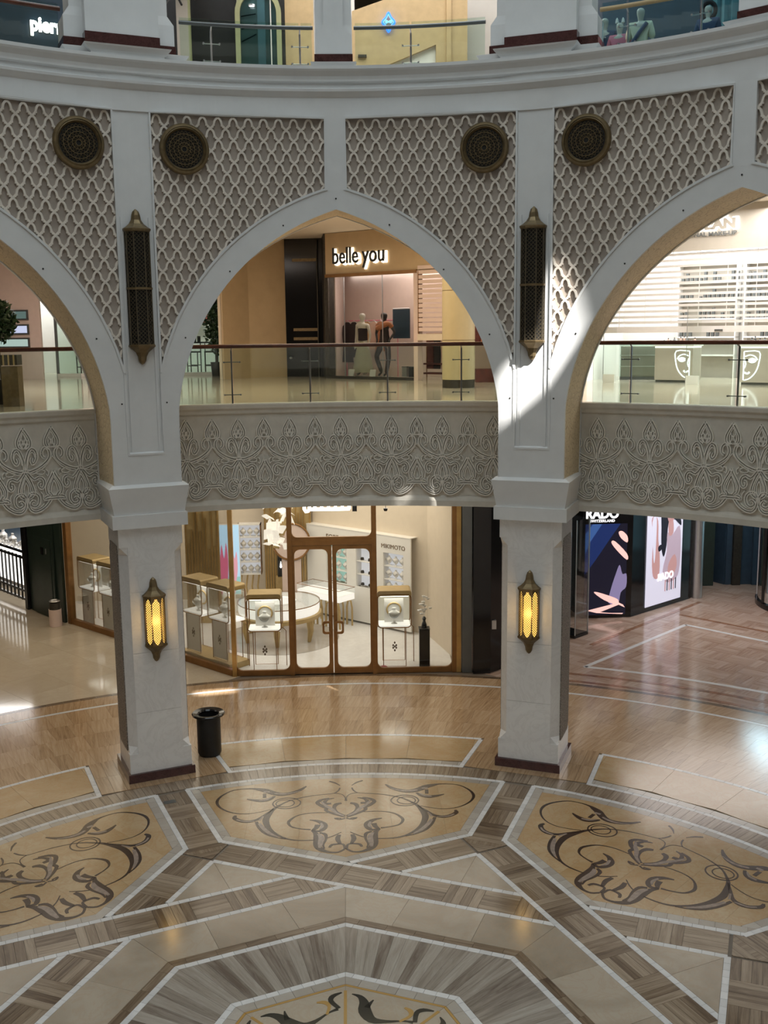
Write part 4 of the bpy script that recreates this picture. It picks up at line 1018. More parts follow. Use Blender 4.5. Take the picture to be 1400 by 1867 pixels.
tag(ob('wall_back', MB().ring([(13.6, -.3), (13.6, 17), (13.8, 17), (13.8, -.3)], 105, 255, 40), M['white']), 'plain gallery wall behind the viewer', 'wall', kind='structure')  # whitened to bounce the added rear fill light onto the far walls
# unseen roof sheet added to block the sun, holes shaped for its patches
def sunhole(pts):
    return [(p[0] + SUN_TO.x / SUN_TO.z * (23 - p[2]), p[1] + SUN_TO.y / SUN_TO.z * (23 - p[2])) for p in pts]
holes = [sunhole([pol(8.32, 24.8, 8.75), pol(8.32, 26.6, 8.5), pol(8.32, 28.3, 7.6), pol(8.32, 24.6, 6.75), pol(8.32, 18.8, 6.05), pol(8.32, 18.8, 6.95), pol(8.32, 22.0, 7.25)]),
         sunhole([(-3.20, 11.95, 0), (-2.42, 12.12, 0), (-2.40, 12.30, 0), (-3.20, 12.16, 0)]), sunhole([pol(9.41, 7.05, 4.70), pol(9.41, 7.5, 4.55), pol(9.41, 6.3, 4.60)])]
outer = [(44 * cos(radians(a)), 44 * sin(radians(a))) for a in range(0, 360, 6)]
polys = [[Vector((p[0], p[1], 0)) for p in outer]] + [[Vector((p[0], p[1], 0)) for p in h] for h in holes]
flatp = [p for q in polys for p in q]
rf = MB().add([(p.x, p.y, 23.0) for p in flatp], [tuple(t_) for t_ in tessellate_polygon(polys)])
tag(ob('ceiling_sun_mask', rf, M['white']), 'unseen flat roof sheet added with holes shaped for the sun patches', 'ceiling', kind='structure')

# ------------------------------------------------------------------ ground floor: jewellery shop
def holed(outer, holes):
    polys = [[Vector((p[0], p[1], 0)) for p in q] for q in [outer] + holes]; tri = tessellate_polygon(polys); return [p for q in [outer] + holes for p in q], tri, [len(q) for q in [outer] + holes]
def frame_plate(b, outer, holes, org, ex, ez, depth):
    """flat frame with holes in the plane org + x*ex + z*ez, thickened symmetrically"""
    pts, tri, ns = holed(outer, holes); org, ex, ez = Vector(org), Vector(ex), Vector(ez); ny = ex.cross(ez)
    n = len(pts); vs = [org + p[0] * ex + p[1] * ez + ny * d for d in (-depth / 2, depth / 2) for p in pts]; fs = []
    for i, j, k in tri: fs += [(i, j, k), (n + k, n + j, n + i)]
    o = 0
    for m_ in ns:
        for i in range(m_): a, b_ = o + i, o + (i + 1) % m_; fs.append((a, b_, n + b_, n + a))
        o += m_
    b.add(vs, fs); return b
JY = 13.2; XA = (1, 0, 0); ZA = (0, 0, 1)
sf = thing('jeweller_storefront', 'bronze-framed glass front of the jewellery shop with rounded corners', 'shop front', (0, JY, 0))
HT = 4.48
def pane(x0, x1, z0, z1, m_, r, name, parent, mb=None, corners=(1, 1, 1, 1), depth=.07, mt=None):
    b = MB(); mt = m_ if mt is None else mt; mb = m_ if mb is None else mb
    hole = rrect(x0 + m_, z0 + mb, x1 - m_, z1 - mt, r, 4, corners)
    frame_plate(b, [(x0, z0), (x1, z0), (x1, z1), (x0, z1)], [hole], (0, 0, 0), XA, ZA, depth); o = ob(name, b, M['gold_dark'], parent)
    g = MB().plate(hole, (0, .004, 0), XA, ZA, .008); ob('glass_pane', g, M['glass_clear'], o); return o
pane(-2.52, -1.2, 0, HT, .06, .14, 'frame', sf, mb=.12, corners=(1, 0, 0, 1), mt=.02)
pane(.66, 2.46, 0, HT, .06, .14, 'frame', sf, mb=.12, corners=(1, 0, 0, 1), mt=.02)
pane(-1.2, .66, 3.1, HT, .05, .12, 'transom_frame', sf, mb=.06, corners=(1, 0, 0, 1), mt=.02)
ob('transom', MB().box(-1.2, -.06, 2.98, .66, .06, 3.1), M['gold_dark'], sf)
for x0, x1, hx in ((-1.19, -.28, -.40), (-.26, .65, -.14)):
    d = pane(x0, x1, .02, 2.97, .085, .13, 'door', sf, mb=.13)
    hb = [(hx - .10, 1.0), (hx + .10, 1.26)]; b = MB(); frame_plate(b, rrect(hx - .11, .95, hx + .11, 1.25, .06), [rrect(hx - .065, 1.0, hx + .065, 1.2, .04)], (0, -.07, 0), XA, ZA, .03); ob('door_handle', b, M['gold_dark'], d)
for x in (-2.5, -1.2, .66, 2.45): ob('mullion', MB().box(x - .05, -.07, 0, x + .05, .07, HT), M['gold'] if x == -2.5 else M['gold_dark'], sf)
ob('end_post', MB().box(2.5, -.08, 0, 2.6, .06, HT), M['gold'], sf); ob('end_post', MB().box(2.62, -.12, 0, 2.84, .02, HT), M['steel_dark'], sf)
# diagonal glazing on the west side
A0, A1 = Vector((-2.52, 13.2, 0)), Vector((-7.35, 17.95, 0)); DL = (A1 - A0).length; dx = (A1 - A0).normalized()
sd = thing('shop_window', 'long angled glass side of the jewellery shop on a bronze sill', 'shop front', A0)
b = MB().bar((0, 0, .07), tuple(dx * DL + Vector((0, 0, .07))), .12, .14); ob('sill', b, M['gold_dark'], sd)
b = MB().bar((0, 0, 4.40), tuple(dx * DL + Vector((0, 0, 4.40))), .10, .10); ob('head_rail', b, M['gold_dark'], sd)
for i in range(3):
    a, c = dx * (DL * i / 3 + .04), dx * (DL * (i + 1) / 3 - .04); b = MB().bar(tuple(a + Vector((0, 0, 2.25))), tuple(c + Vector((0, 0, 2.25))), .012, 4.2); ob('glass_pane', b, M['glass_clear'], sd)
ob('end_post', MB().bar(tuple(dx * DL), tuple(dx * DL + Vector((0, 0, 4.46))), .16, .16, up=tuple(dx)), M['gold_dark'], sd)
ob('mullion', MB().bar(tuple(dx * DL / 3), tuple(dx * DL / 3 + Vector((0, 0, 4.46))), .04, .04, up=tuple(dx)), M['gold_dark'], sd)
# room of the shop
def wallq(name, pts, z0, z1, mat, label, th=.08, parent=None):
    b = MB()
    for i in range(len(pts) - 1):
        a, c = Vector((*pts[i], 0)), Vector((*pts[i + 1], 0)); b.bar(tuple(a + Vector((0, 0, (z0 + z1) / 2))), tuple(c + Vector((0, 0, (z0 + z1) / 2))), th, z1 - z0)
    o = ob(name, b, M[mat], parent)
    if not parent: tag(o, label, 'wall', kind='structure')
    return o
tag(ob('floor_shop', MB().prism([(-2.5, 13.22), (2.44, 13.22), (2.6, 20.5), (-8.5, 20.5), (-7.3, 17.95)], 0.0, .022), M['marble_white']), 'pale glossy floor inside the jewellery shop', 'floor', kind='structure')
wallq('wall_jeweller_back', [(-8.6, 20.4), (-7.9, 19.0)], 0, 4.48, 'cream_wall', 'cream back wall at the far end of the jewellery shop')
wallq('wall_jeweller_rear', [(-8.6, 20.3), (-.9, 20.2), (-.85, 18.75)], 0, 4.48, 'cream_wall', 'cream rear wall of the jewellery shop behind the chandelier')
wallq('wall_jeweller_east', [(-.85, 18.75), (2.1, 16.1), (2.6, 14.0), (2.46, 13.3)], 0, 4.48, 'cream_wall', 'cream east wall of the jewellery shop with brand niches')
# white brand wall with niches, lettering and shelves
U = Vector((2.1 + .85, 16.1 - 18.75, 0)).normalized(); NB_ = Vector((U.y, -U.x, 0)); P0 = Vector((-.85, 18.75, 0)) + NB_ * .05
bw = thing('display_wall', 'white brand wall with lit niches and FOPE and MIKIMOTO lettering', 'display', P0)
LN = 3.62
niches = [(.72, 1.45), (1.78, 2.3), (2.72, 3.38)]
b = MB(); frame_plate(b, [(0.0, .08), (LN, .08), (LN, 2.5), (0.0, 2.5)], [[(a, 1.02), (c, 1.02), (c, 2.05), (a, 2.05)] for a, c in niches], tuple(NB_ * .22), tuple(U), ZA, .04); ob('facing', b, M['white'], bw)
b = MB().bar(tuple(Vector((0, 0, 2.5)) + NB_ * .12), tuple(U * LN + Vector((0, 0, 2.5)) + NB_ * .12), .26, .02); ob('top', b, M['white'], bw)
M['mint'] = glow('mint niche back', (0.45, 0.72, 0.62), .5); M['niche'] = glow('lit niche back', (0.95, 0.95, 1.0), .42)
for q, (a, c) in enumerate(niches):
    b = MB().plate([(a, 1.02), (c, 1.02), (c, 2.05), (a, 2.05)], tuple(NB_ * .03), tuple(U), ZA, -.01); ob('niche_back', b, M['mint' if q == 0 else 'niche'], bw)
    for z in (1.35, 1.70): ob('shelf', MB().bar(tuple(U * a + NB_ * .12 + Vector((0, 0, z))), tuple(U * c + NB_ * .12 + Vector((0, 0, z))), .2, .02), M['white'], bw)
    for e_ in (a, c): ob('niche_side', MB().bar(tuple(U * e_ + NB_ * .12 + Vector((0, 0, 1.02))), tuple(U * e_ + NB_ * .12 + Vector((0, 0, 2.05))), .02, .2, up=tuple(NB_)), M['white'], bw)
M['letter'] = flat('bronze lettering', (0.22, 0.15, 0.09), .4, .4)
for s_, w_, sz in ((.95, 'FOPE', .20), (2.04, 'D', .16), (3.05, 'MIKIMOTO', .16)): text('lettering', w_, M['letter'], sz, tuple(U * s_ + NB_ * .245 + Vector((0, 0, 2.17))), tuple(U), ZA, .008, bw)
# white bust with necklace
def bust(loc, rz, label, s=1.0, group='necklace busts in the jewellery shop'):
    t = thing('necklace_bust', label, 'bust', loc, rz, group)
    pr = [(.0, 0), (.055, 0), (.055, .012), (.022, .025), (.022, .06), (.055, .08), (.088, .12), (.108, .17), (.104, .205), (.062, .235), (.038, .255), (.035, .29), (0, .295)]
    ob('form', MB().lathe([(r * s, z * s) for r, z in pr], 14, sy=.6), M['white'], t, smooth=True)
    ob('necklace', MB().tube([(.085 * s * cos(a), -.06 * s - .012 * s * sin(a), (.20 + .075 * -sin(a)) * s) for a in [pi * i / 8 for i in range(9)]], .007 * s, 5), M['steel'], t)
    return t
for q, (a, c) in enumerate(niches):
    for zi, z in enumerate((1.03, 1.36, 1.71)):
        for i in range(3 if q != 1 else 2):
            p = P0 + U * (a + (c - a) * (i + .5) / (3 if q != 1 else 2)) + NB_ * .13 + Vector((0, 0, z))
            if q == 1:
                o = thing('watch_roll', 'dark watch cushion in the middle brand niche, %s shelf, %s' % (('lowest', 'middle', 'top')[zi], ('left', 'right')[i]), 'display', p, 0, 'watch cushions in the middle niche'); ob('cushion', MB().lathe([(0, 0), (.04, .0), (.05, .03), (.04, .08), (0, .09)], 10), M['bronze_dark'], o, smooth=True); ob('base', MB().box(-.05, -.05, 0, .05, .05, .012), M['white'], o)
            else: bust(p, atan2(U.y, U.x), ('white bust under FOPE, %s shelf, %s' % (('lowest', 'middle', 'top')[zi], ('left', 'centre', 'right')[i]) if q == 0 else 'white necklace bust under MIKIMOTO, %s shelf, %s' % (('lowest', 'middle', 'top')[zi], ('left', 'centre', 'right')[i])), .85, 'busts under FOPE' if q == 0 else 'busts under MIKIMOTO')
# glass vitrines on slim frames
M['emblem'] = flat('emblem bronze', (0.10, 0.065, 0.04), .4, .5)
def vitrine(loc, rz, label, w_=.76, d_=.5, side=False):
    t = thing('vitrine', label, 'vitrine', loc, rz, 'gold vitrines behind the shop glass'); z0, z1 = .95, 1.72
    for y in (-d_ / 2, d_ / 2):
        pts = [(p[0], y, p[1]) for p in rrect(-w_ / 2, z0, w_ / 2, z1, .09, 4)]; ob('box_frame', MB().tube(pts, .014, 6, closed=True), M['gold_dark'], t)
    ob('lid', MB().plate(rrect(-w_ / 2 - .01, z1 - .03, w_ / 2 + .01, z1 + .09, .06, 3, (0, 1, 1, 0)), (0, d_ / 2 + .01, 0), XA, ZA, d_ + .02), M['gold_matt'], t)
    for y in (-d_ / 2, d_ / 2): ob('glass_pane', MB().plate(rrect(-w_ / 2, z0, w_ / 2, z1, .09, 3), (0, y, 0), XA, ZA, .006), M['glass_clear'], t)
    ob('light_strip', MB().box(-w_ / 2 + .06, -d_ / 2 + .03, z1 - .05, w_ / 2 - .06, d_ / 2 - .04, z1 - .035), M['lit'], t)
    ob('glow_deck', MB().box(-w_ / 2 + .02, -d_ / 2 + .01, z0 - .01, w_ / 2 - .02, d_ / 2 - .01, z0 + .04), M['case_glow'], t)  # glow added to the deck to brighten the bust from below
    f = w_ * .34
    for y in (-d_ / 2 + .02, d_ / 2 - .02): ob('leg_frame', MB().tube([(-f, y, z0), (-f, y, .03), (f, y, .03), (f, y, z0)], .010, 6), M['gold_dark'], t)
    ob('back_frame', MB().tube([(-w_ / 2 - .02, d_ / 2 - .04, .0), (-w_ / 2 - .02, d_ / 2 - .04, z0 - .12), (-w_ / 2 + .06, d_ / 2 - .04, z0 - .04), (w_ / 2, d_ / 2 - .04, z0 - .04), (w_ / 2 + .08, d_ / 2 - .04, z0 - .12), (w_ / 2 + .08, d_ / 2 - .04, 0)], .010, 6), M['gold_dark'], t)
    if side: ob('panel', MB().box(-f, -d_ / 2 + .03, .05, f, -d_ / 2 + .045, z0 - .02), M['white'], t)
    e_ = MB(); c0 = .5
    for (x, z) in ((0, .09), (0, -.09), (.035, .03), (-.035, .03), (.035, -.03), (-.035, -.03), (0, 0)): e_.plate([(x - .022, c0 + z), (x, c0 + z - .035), (x + .022, c0 + z), (x, c0 + z + .035)], (0, -d_ / 2 + .02, 0), XA, ZA, .006)
    tag(ob('emblem', e_, M['emblem'], t), kind='stuff')
    c_, s_ = cos(rz), sin(rz); L = lambda x, y, z: (loc[0] + x * c_ - y * s_, loc[1] + x * s_ + y * c_, loc[2] + z)
    bd = thing('jewel_card', 'haloed pale card in the ' + label.split(',')[0], 'display', L(0, .08, z0 + .04), rz, 'display cards in the vitrines')
    ob('card', MB().box(-.22, .0, 0, .22, .015, .56), M['white'], bd); ob('halo', MB().tube([(.16 * cos(a), -.01, .30 + .16 * sin(a)) for a in [2 * pi * i / 18 for i in range(18)]], .02, 6, closed=True), M['gold_matt'], bd)
    bust(L(0, -.06, z0 + .04), rz, 'white bust in the ' + label.split(',')[0], 1.3)
    return t
vitrine((-1.83, 13.62, .022), 0, 'gold vitrine left of the shop doors, near the round table')
vitrine((1.12, 13.72, .022), 0, 'gold vitrine next to the tall black stand')
az = atan2(dx.y, dx.x) + pi
inn = Vector((dx.y, -dx.x, 0)); inn = inn if inn.x > 0 else -inn
for s_, l in ((.72, 'angled-window vitrine closest to the corner post'), (1.70, 'angled-window vitrine half hidden by the marble pillar')):
    p = A0 + dx * s_ + inn * .42; vitrine((p.x, p.y, .162), az, l, side=True)
for s_, l in ((6.25, 'angled-window vitrine at the brown end post'), (5.30, 'angled-window vitrine second from the brown end post')):
    p = A0 + dx * s_ + inn * .42; vitrine((p.x, p.y, .022), az, l, side=True)
# white window plinth along the angled glass
b = MB(); a = A0 + dx * .3 + inn * .42; c = A0 + dx * 2.15 + inn * .42; tag(ob('window_plinth', MB().bar(tuple(a + Vector((0, 0, .092))), tuple(c + Vector((0, 0, .092))), .6, .138), M['gold_matt']), 'low gold plinth under the vitrines at the angled window', 'plinth')
# round display table
rt = thing('round_display_table', 'large round glass-topped jewellery table with gold rim and legs', 'table', (-1.68, 16.1, .029))
ob('case', MB().lathe([(.45, .68), (1.0, .68), (1.02, .74), (1.02, .92), (.45, .92), (.45, .68)], 40), M['case_glow'], rt, smooth=True)
ob('rim', MB().lathe([(.98, .58), (1.06, .58), (1.07, .68), (1.0, .70), (.98, .58)], 40), M['gold_matt'], rt, smooth=True)
ob('top_rim', MB().tube([(1.03 * cos(a), 1.03 * sin(a), .95) for a in [2 * pi * i / 40 for i in range(40)]], .012, 6, closed=True), M['gold_dark'], rt)
ob('glass_top', MB().lathe([(.44, .96), (1.04, .96), (1.04, .97), (.44, .97), (.44, .96)], 40), M['glass_clear'], rt)
for i in range(6):
    a = pi / 6 + i * pi / 3; ob('leg', MB().tube([(.9 * cos(a), .9 * sin(a), .6), (.93 * cos(a), .93 * sin(a), .3), (.88 * cos(a), .88 * sin(a), 0)], [.09, .075, .045], 8), M['gold_matt'], rt)
tag(ob('rug', MB().lathe([(0, .0), (1.5, 0), (1.5, .006), (0, .006)], 40, (-1.68, 16.1, .022)), M['marble_pale']), 'round stone inset on the floor under the jewellery table', 'rug')
# long counter in front of the brand wall
ct = thing('counter', 'glass-topped white jewellery counter with curved gold legs before the brand wall', 'counter', tuple(P0 + U * 1.15 + NB_ * .75), atan2(U.y, U.x))
ob('case', MB().box(-.75, -.3, .74, .75, .3, .9), M['case_glow'], ct); ob('glass_top', MB().box(-.76, -.31, .9, .76, .31, 1.05), M['glass_clear'], ct); ob('top_edge', MB().tube([(-.76, -.31, 1.05), (.76, -.31, 1.05), (.76, .31, 1.05), (-.76, .31, 1.05)], .008, 6, closed=True), M['gold_dark'], ct)
for i in range(5):
    x = -.62 + .31 * i
    for y in (-.24, .24): ob('leg', MB().tube([(x - .09, y, .0), (x - .09, y, .5), (x - .05, y, .68), (x + .05, y, .68), (x + .09, y, .5), (x + .09, y, 0)], .026, 6), M['gold_matt'], ct)
# tall black stand with bottle, red cushion
st = thing('black_stand', 'tall slim black stand beside the right vitrine', 'stand', (1.80, 13.55, .022)); ob('body', MB().box(-.12, -.12, 0, .12, .12, .9), M['black'], st); ob('top', MB().box(-.125, -.125, .9, .125, .125, .915), M['black_matt'], st)
vb = thing('vase', 'dark twisted vase with white flowers on the slim black stand', 'vase', (1.80, 13.55, .937)); ob('vessel', MB().lathe([(0, 0), (.07, 0), (.06, .08), (.03, .16), (.05, .22), (.02, .26)], 12), M['black'], vb, smooth=True)
fl_ = MB()
for i in range(16): a = RND.uniform(0, 6.28); r_ = RND.uniform(.02, .16); z = RND.uniform(.3, .75); fl_.lathe([(0, 0), (.035, .015), (.05, .04), (0, .05)], 6, (r_ * cos(a), r_ * sin(a) * .6, z))
tag(ob('blossoms', fl_, M['white'], vb), kind='stuff'); ob('stems', MB().tube([(0, 0, .2), (.02, 0, .5), (-.02, .01, .75)], .008, 5), M['white'], vb)
rc = thing('red_dish', 'small red dish on the shop floor by the right door', 'dish', (.86, 13.42, .022)); ob('body', MB().lathe([(0, 0), (.08, 0), (.10, .03), (.07, .06), (0, .065)], 14), flat('red lacquer', (.3, .02, .03), .3), rc, smooth=True)
# gold slatted wall panels, poster, shelf cabinet, mirror
def slat_wall(org, w_, h_, label, n, rz=0.0):
    t = thing('slatted_panel', label, 'wall panel', org, rz, 'gold slatted panels in the jewellery shop'); ob('backing', MB().box(-w_ / 2, 0, 0, w_ / 2, .06, h_), M['gold_matt'], t)
    for i in range(n):
        x = -w_ / 2 + w_ * (i + .5) / n; z0 = RND.uniform(0, .3); z1 = h_ * RND.uniform(.45, .8); ob('slat', MB().box(x - .014, -.05, z0, x + .014, 0, z1), M['gold'], t)
    return t
slat_wall((-3.75, 17.6, .022), .9, 4.4, 'gold slatted wall panel left of the pink hand poster', 12)
slat_wall((-2.0, 19.5, .022), .55, 4.4, 'gold slatted wall panel behind the paper chandelier', 8)
slat_wall((-1.22, 18.6, .022), .6, 4.4, 'gold slatted wall panel next to the round mirror', 8)
def poly_obj(name, pts, mat, org, ex, ez, dep, parent): return ob(name, MB().plate(pts, org, ex, ez, dep), mat, parent)
ps = thing('poster', 'lit poster of pink hands against a pale blue sky', 'poster', (-3.2, 18.35, .6))
M['sky_print'] = glow('poster sky', (.48, .72, .92), .75); M['pink_print'] = glow('poster pink', (.72, .16, .28), .6); M['sea_print'] = glow('poster sea', (.35, .66, .66), .6); M['pink2'] = glow('poster pink light', (.85, .42, .52), .6)
ob('backing', MB().box(-.36, 0, 0, .36, .04, 1.95), M['white'], ps)
poly_obj('print', [(-.34, .5), (.34, .5), (.34, 1.93), (-.34, 1.93)], M['sky_print'], (0, 0, 0), XA, ZA, .004, ps); poly_obj('print', [(-.34, .02), (.34, .02), (.34, .5), (-.34, .5)], M['sea_print'], (0, 0, 0), XA, ZA, .004, ps)
poly_obj('print', sm([(-.30, .02), (-.32, .7), (-.26, 1.1), (-.2, .95), (-.14, 1.4), (-.08, 1.0), (-.02, 1.45), (.03, .9), (.0, .4), (-.05, .02)], 3), M['pink_print'], (0, -.003, 0), XA, ZA, .005, ps)
poly_obj('print', sm([(.06, .05), (.10, .9), (.14, 1.3), (.2, 1.0), (.26, 1.2), (.28, .7), (.22, .3), (.2, .05)], 3), M['pink2'], (0, -.003, 0), XA, ZA, .005, ps)
cb = thing('shelf_cabinet', 'lit white shelf cabinet with curved gold legs behind the round table', 'cabinet', (-2.66, 19.3, .022))
ob('back', MB().box(-.3, .1, 1.0, .3, .14, 2.35), M['niche'], cb)
for z in (.95, 1.3, 1.65, 2.0, 2.35): ob('shelf', MB().box(-.32, -.2, z, .32, .14, z + .03), M['white'], cb)
for x in (-.32, .30): ob('side', MB().box(x, -.2, .95, x + .02, .14, 2.38), M['gold_dark'], cb)
for x in (-.24, -.08, .08, .24): ob('leg', MB().tube([(x, -.1, .95), (x - .05, -.1, .6), (x + .02, -.1, 0)], .025, 6), M['gold_matt'], cb)
for zi, z in enumerate((.98, 1.33, 1.68, 2.03)):
    for xi, x in enumerate((-.17, .02, .2)): bust((-2.66 + x, 19.22, z + .022), 0, 'white bust on the shelf cabinet, %s shelf, %s' % (('lowest', 'second', 'third', 'top')[zi], ('left', 'centre', 'right')[xi]), .8, 'busts on the shelf cabinet')
mr = thing('mirror', 'round gold-rimmed mirror panel beside the shop door', 'mirror', (-1.3, 18.3, 1.1)); ob('panel', MB().box(-.42, 0, -1.05, .1, .04, 1.3), M['wall_pink'], mr); ob('rim', MB().tube([(-.15 + .5 * cos(a), -.02, .95 + .5 * sin(a)) for a in [2 * pi * i / 28 for i in range(28)]], .03, 6, closed=True), M['gold_dark'], mr); ob('glass', MB().plate([(-.15 + .48 * cos(2 * pi * i / 28), .95 + .48 * sin(2 * pi * i / 28)) for i in range(28)], (0, -.01, 0), XA, ZA, .01), M['wall_pink'], mr)
nd = thing('display_niche', 'small dark niche with earrings behind the chandelier', 'display', (-1.72, 18.7, .022)); ob('plinth', MB().box(-.2, 0, 0, .2, .3, .95), M['gold_matt'], nd); ob('card', MB().box(-.15, .1, .95, .15, .12, 1.55), M['black_matt'], nd)
for x in (-.06, .06): ob('earring', MB().lathe([(0, 0), (.03, .04), (.0, .2)], 8, (x, .06, 1.2)), M['lit_white'], nd)
# chandelier of curling white sheets
ch = thing('chandelier', 'glowing chandelier of curling white paper-like sheets over the round table', 'chandelier', (-1.68, 16.1, 4.4))
ob('stem', MB().tube([(0, 0, 0), (0, 0, -.9)], .02, 6), M['gold'], ch)
M['sheet'] = glow('lit sheet', (1.0, .92, .80), .62); r2 = random.Random(5)
for i in range(46):
    a = r2.uniform(0, 6.28); z = -.15 - 1.95 * (i / 46) ** .9; rr = .46 * (1 - .45 * (i / 46)) * r2.uniform(.45, 1); s_ = r2.uniform(.11, .19); ta = r2.uniform(-.9, .9); tb = r2.uniform(0, 6.28)
    b = MB(); k = 4; vs = []
    for p in range(k + 1):
        for q in (-1, 1):
            u = (p / k - .5) * 2; vs.append(Vector((u * s_, q * s_ * .75, .06 * (1 - u * u) + .0)))
    R_ = Matrix.Rotation(tb, 3, 'Z') @ Matrix.Rotation(ta + 1.2, 3, 'X'); vs = [R_ @ v + Vector((rr * cos(a), rr * sin(a), z)) for v in vs]; nn = R_ @ Vector((0, 0, .006)); n0 = len(vs)
    fs = [(2 * p, 2 * p + 2, 2 * p + 3, 2 * p + 1) for p in range(k)] + [(n0 + 2 * p + 1, n0 + 2 * p + 3, n0 + 2 * p + 2, n0 + 2 * p) for p in range(k)]
    ob('paper_sheet', b.add(vs + [v + nn for v in vs], fs), M['sheet'] if i % 4 else M['gold_matt'], ch)
# glowing arabic sign hanging in the transom; only its lower edge shows under the fascia
sg = thing('shop_sign', 'glowing white Arabic lettering of the jewellery shop under the fascia', 'sign', (-.30, 13.08, 3.74)); ob('rail', MB().box(-.62, .02, .30, .62, .05, .36), M['gold_dark'], sg)
ob('hook_letter', MB().tube([(-.44, 0, .34), (-.44, 0, .06), (-.47, 0, .015), (-.52, 0, .01), (-.55, 0, .06), (-.55, 0, .14)], .036, 8), M['lit'], sg)
ob('baseline', MB().tube([(-.44, 0, .055), (.44, 0, .055)], .036, 8), M['lit'], sg)
for i in range(6): ob('tooth', MB().tube([(-.32 + .15 * i, 0, .05), (-.32 + .15 * i, 0, .17 if i % 2 else .28)], .032, 8), M['lit'], sg)
ob('end_bracket', MB().box(.50, -.02, .0, .60, .06, .16), M['black_matt'], sg)
cm = thing('camera_dome', 'tiny dark security camera above the right shop pane', 'camera', (.93, 13.12, 3.76)); ob('body', MB().lathe([(0, -.04), (.035, -.03), (.045, 0), (.045, .03), (0, .03)], 12), M['black'], cm, smooth=True); ob('stalk', MB().tube([(0, 0, .03), (0, 0, .7)], .008, 6), M['steel'], cm)
bs = thing('bollard_spot', 'small bright threshold light on the floor at the shop corner', 'light', (-1.95, 13.12, 0)) if False else None

# black service panel between shop and right pillar
bp_ = thing('service_cabinet', 'tall gloss black service panel between the shop and the marble pillar', 'panel', (3.08, 13.05, 0)); ob('front', MB().box(-.22, -.06, 0.0, .17, .10, 4.47), M['black'], bp_); ob('return', MB().prism([(.17, -.06), (.62, .35), (.62, .5), (.10, .1)], .02, 4.48), M['black'], bp_); ob('switch', MB().box(.20, -.045, 1.02, .30, .06, 1.22), M['steel'], bp_)

# ------------------------------------------------------------------ west passage
wallq('wall_service', [(-7.52, 18.0), (-8.83, 19.5)], 0, 4.48, 'green_dark', 'dark green service wall beside the beige bin')
dr = thing('service_door', 'dark green flush service door with two panels beside the beige bin', 'door', (-8.17, 18.74, 0), atan2(1.5, -1.31) + pi)
ob('leaf', MB().box(-.62, -.09, .02, .62, -.05, 3.9), M['green_dark'], dr); ob('upper_panel', MB().box(-.50, -.105, 2.35, .50, -.09, 3.7), M['green_dark'], dr); ob('lower_panel', MB().box(-.50, -.105, .25, .50, -.09, 2.2), M['green_dark'], dr); ob('lock', MB().box(-.05, -.12, 1.75, .10, -.1, 1.95), M['black'], dr); ob('door_handle', MB().tube([(.3, -.13, 1.8), (.3, -.13, 1.95)], .014, 6), M['steel'], dr)
bn = thing('litter_bin', 'beige round litter bin with a dark top by the green door', 'bin', (-7.72, 17.72, 0)); ob('body', MB().lathe([(0, 0), (.165, 0), (.165, .46), (0, .46)], 24), M['wall_pink'], bn, smooth=True); ob('top', MB().lathe([(.15, .46), (.14, .64), (.10, .66), (.10, .62), (0, .62)], 24), M['bronze_dark'], bn, smooth=True); ob('ash_rim', MB().lathe([(.13, .66), (.145, .68), (.12, .70), (.10, .66)], 24), M['steel'], bn)
# grille shop at the far left
gs = thing('grille_shop', 'dark open-grid shop front with glittering lit cases at the left edge', 'shop front', (-9.55, 20.25, 0), atan2(1.5, -1.31) + pi)
ob('side_jamb', MB().box(.82, -.08, 0, .98, .1, 4.48), M['black'], gs)
for z in (.25, .5, 1.45, 1.62, 2.35, 2.6): ob('rail', MB().box(-3.2, -.04, z - .03, .85, .02, z + .03), M['black'], gs)
for i in range(16): ob('bar', MB().box(.75 - .25 * i, -.03, .2, .79 - .25 * i, .01, 1.5), M['black'], gs)
for i in range(9): ob('louvre', MB().box(.7 - .4 * i, -.25, 2.42, .85 - .4 * i, .0, 2.5), M['gold_matt'], gs)
ob('lit_case', MB().box(-3.2, .25, .5, .8, .6, 1.4), M['lit_soft'], gs); ob('upper_wall', MB().box(-3.2, 1.6, 0, .85, 1.7, 4.48), M['cream_wall'], gs); ob('light_strip', MB().box(-2.0, 1.2, 2.9, .7, 1.25, 2.95), M['lit_white'], gs); ob('navy_back', MB().box(-3.2, .9, 1.4, .8, .95, 2.4), M['navy'], gs)
rr_ = random.Random(3)
for i in range(12):
    c_, s_ = cos(gs.rotation_euler.z), sin(gs.rotation_euler.z); x, y, z = .6 - .22 * i, .45, 1.41
    bust((gs.location.x + x * c_ - y * s_, gs.location.y + x * s_ + y * c_, z), gs.rotation_euler.z, 'white bust in the grille shop, %s from the green wall' % ['first', 'second', 'third', 'fourth', 'fifth', 'sixth', 'seventh', 'eighth', 'ninth', 'tenth', 'eleventh', 'twelfth'][i], rr_.uniform(.9, 1.7), 'busts in the grille shop')
area('light_grille_shop', (-9.9, 21.2, 3.6), 2.5, .6, 70, (1, .97, .95))

# ------------------------------------------------------------------ black bin by the left pillar
kb = thing('litter_bin', 'black cylindrical litter bin with wide rim behind the marble pillar', 'bin', (-2.50, 8.72, 0))
ob('body', MB().lathe([(0, .02), (.20, .02), (.215, .05), (.215, .74), (.20, .74), (.20, .10), (0, .10)], 32), M['black_matt'], kb, smooth=True)
ob('rim', MB().lathe([(.185, .74), (.295, .76), (.30, .785), (.285, .80), (.20, .785), (.18, .76)], 32), M['black'], kb, smooth=True); ob('base', MB().lathe([(0, 0), (.19, 0), (.19, .03), (0, .03)], 32), M['black'], kb)

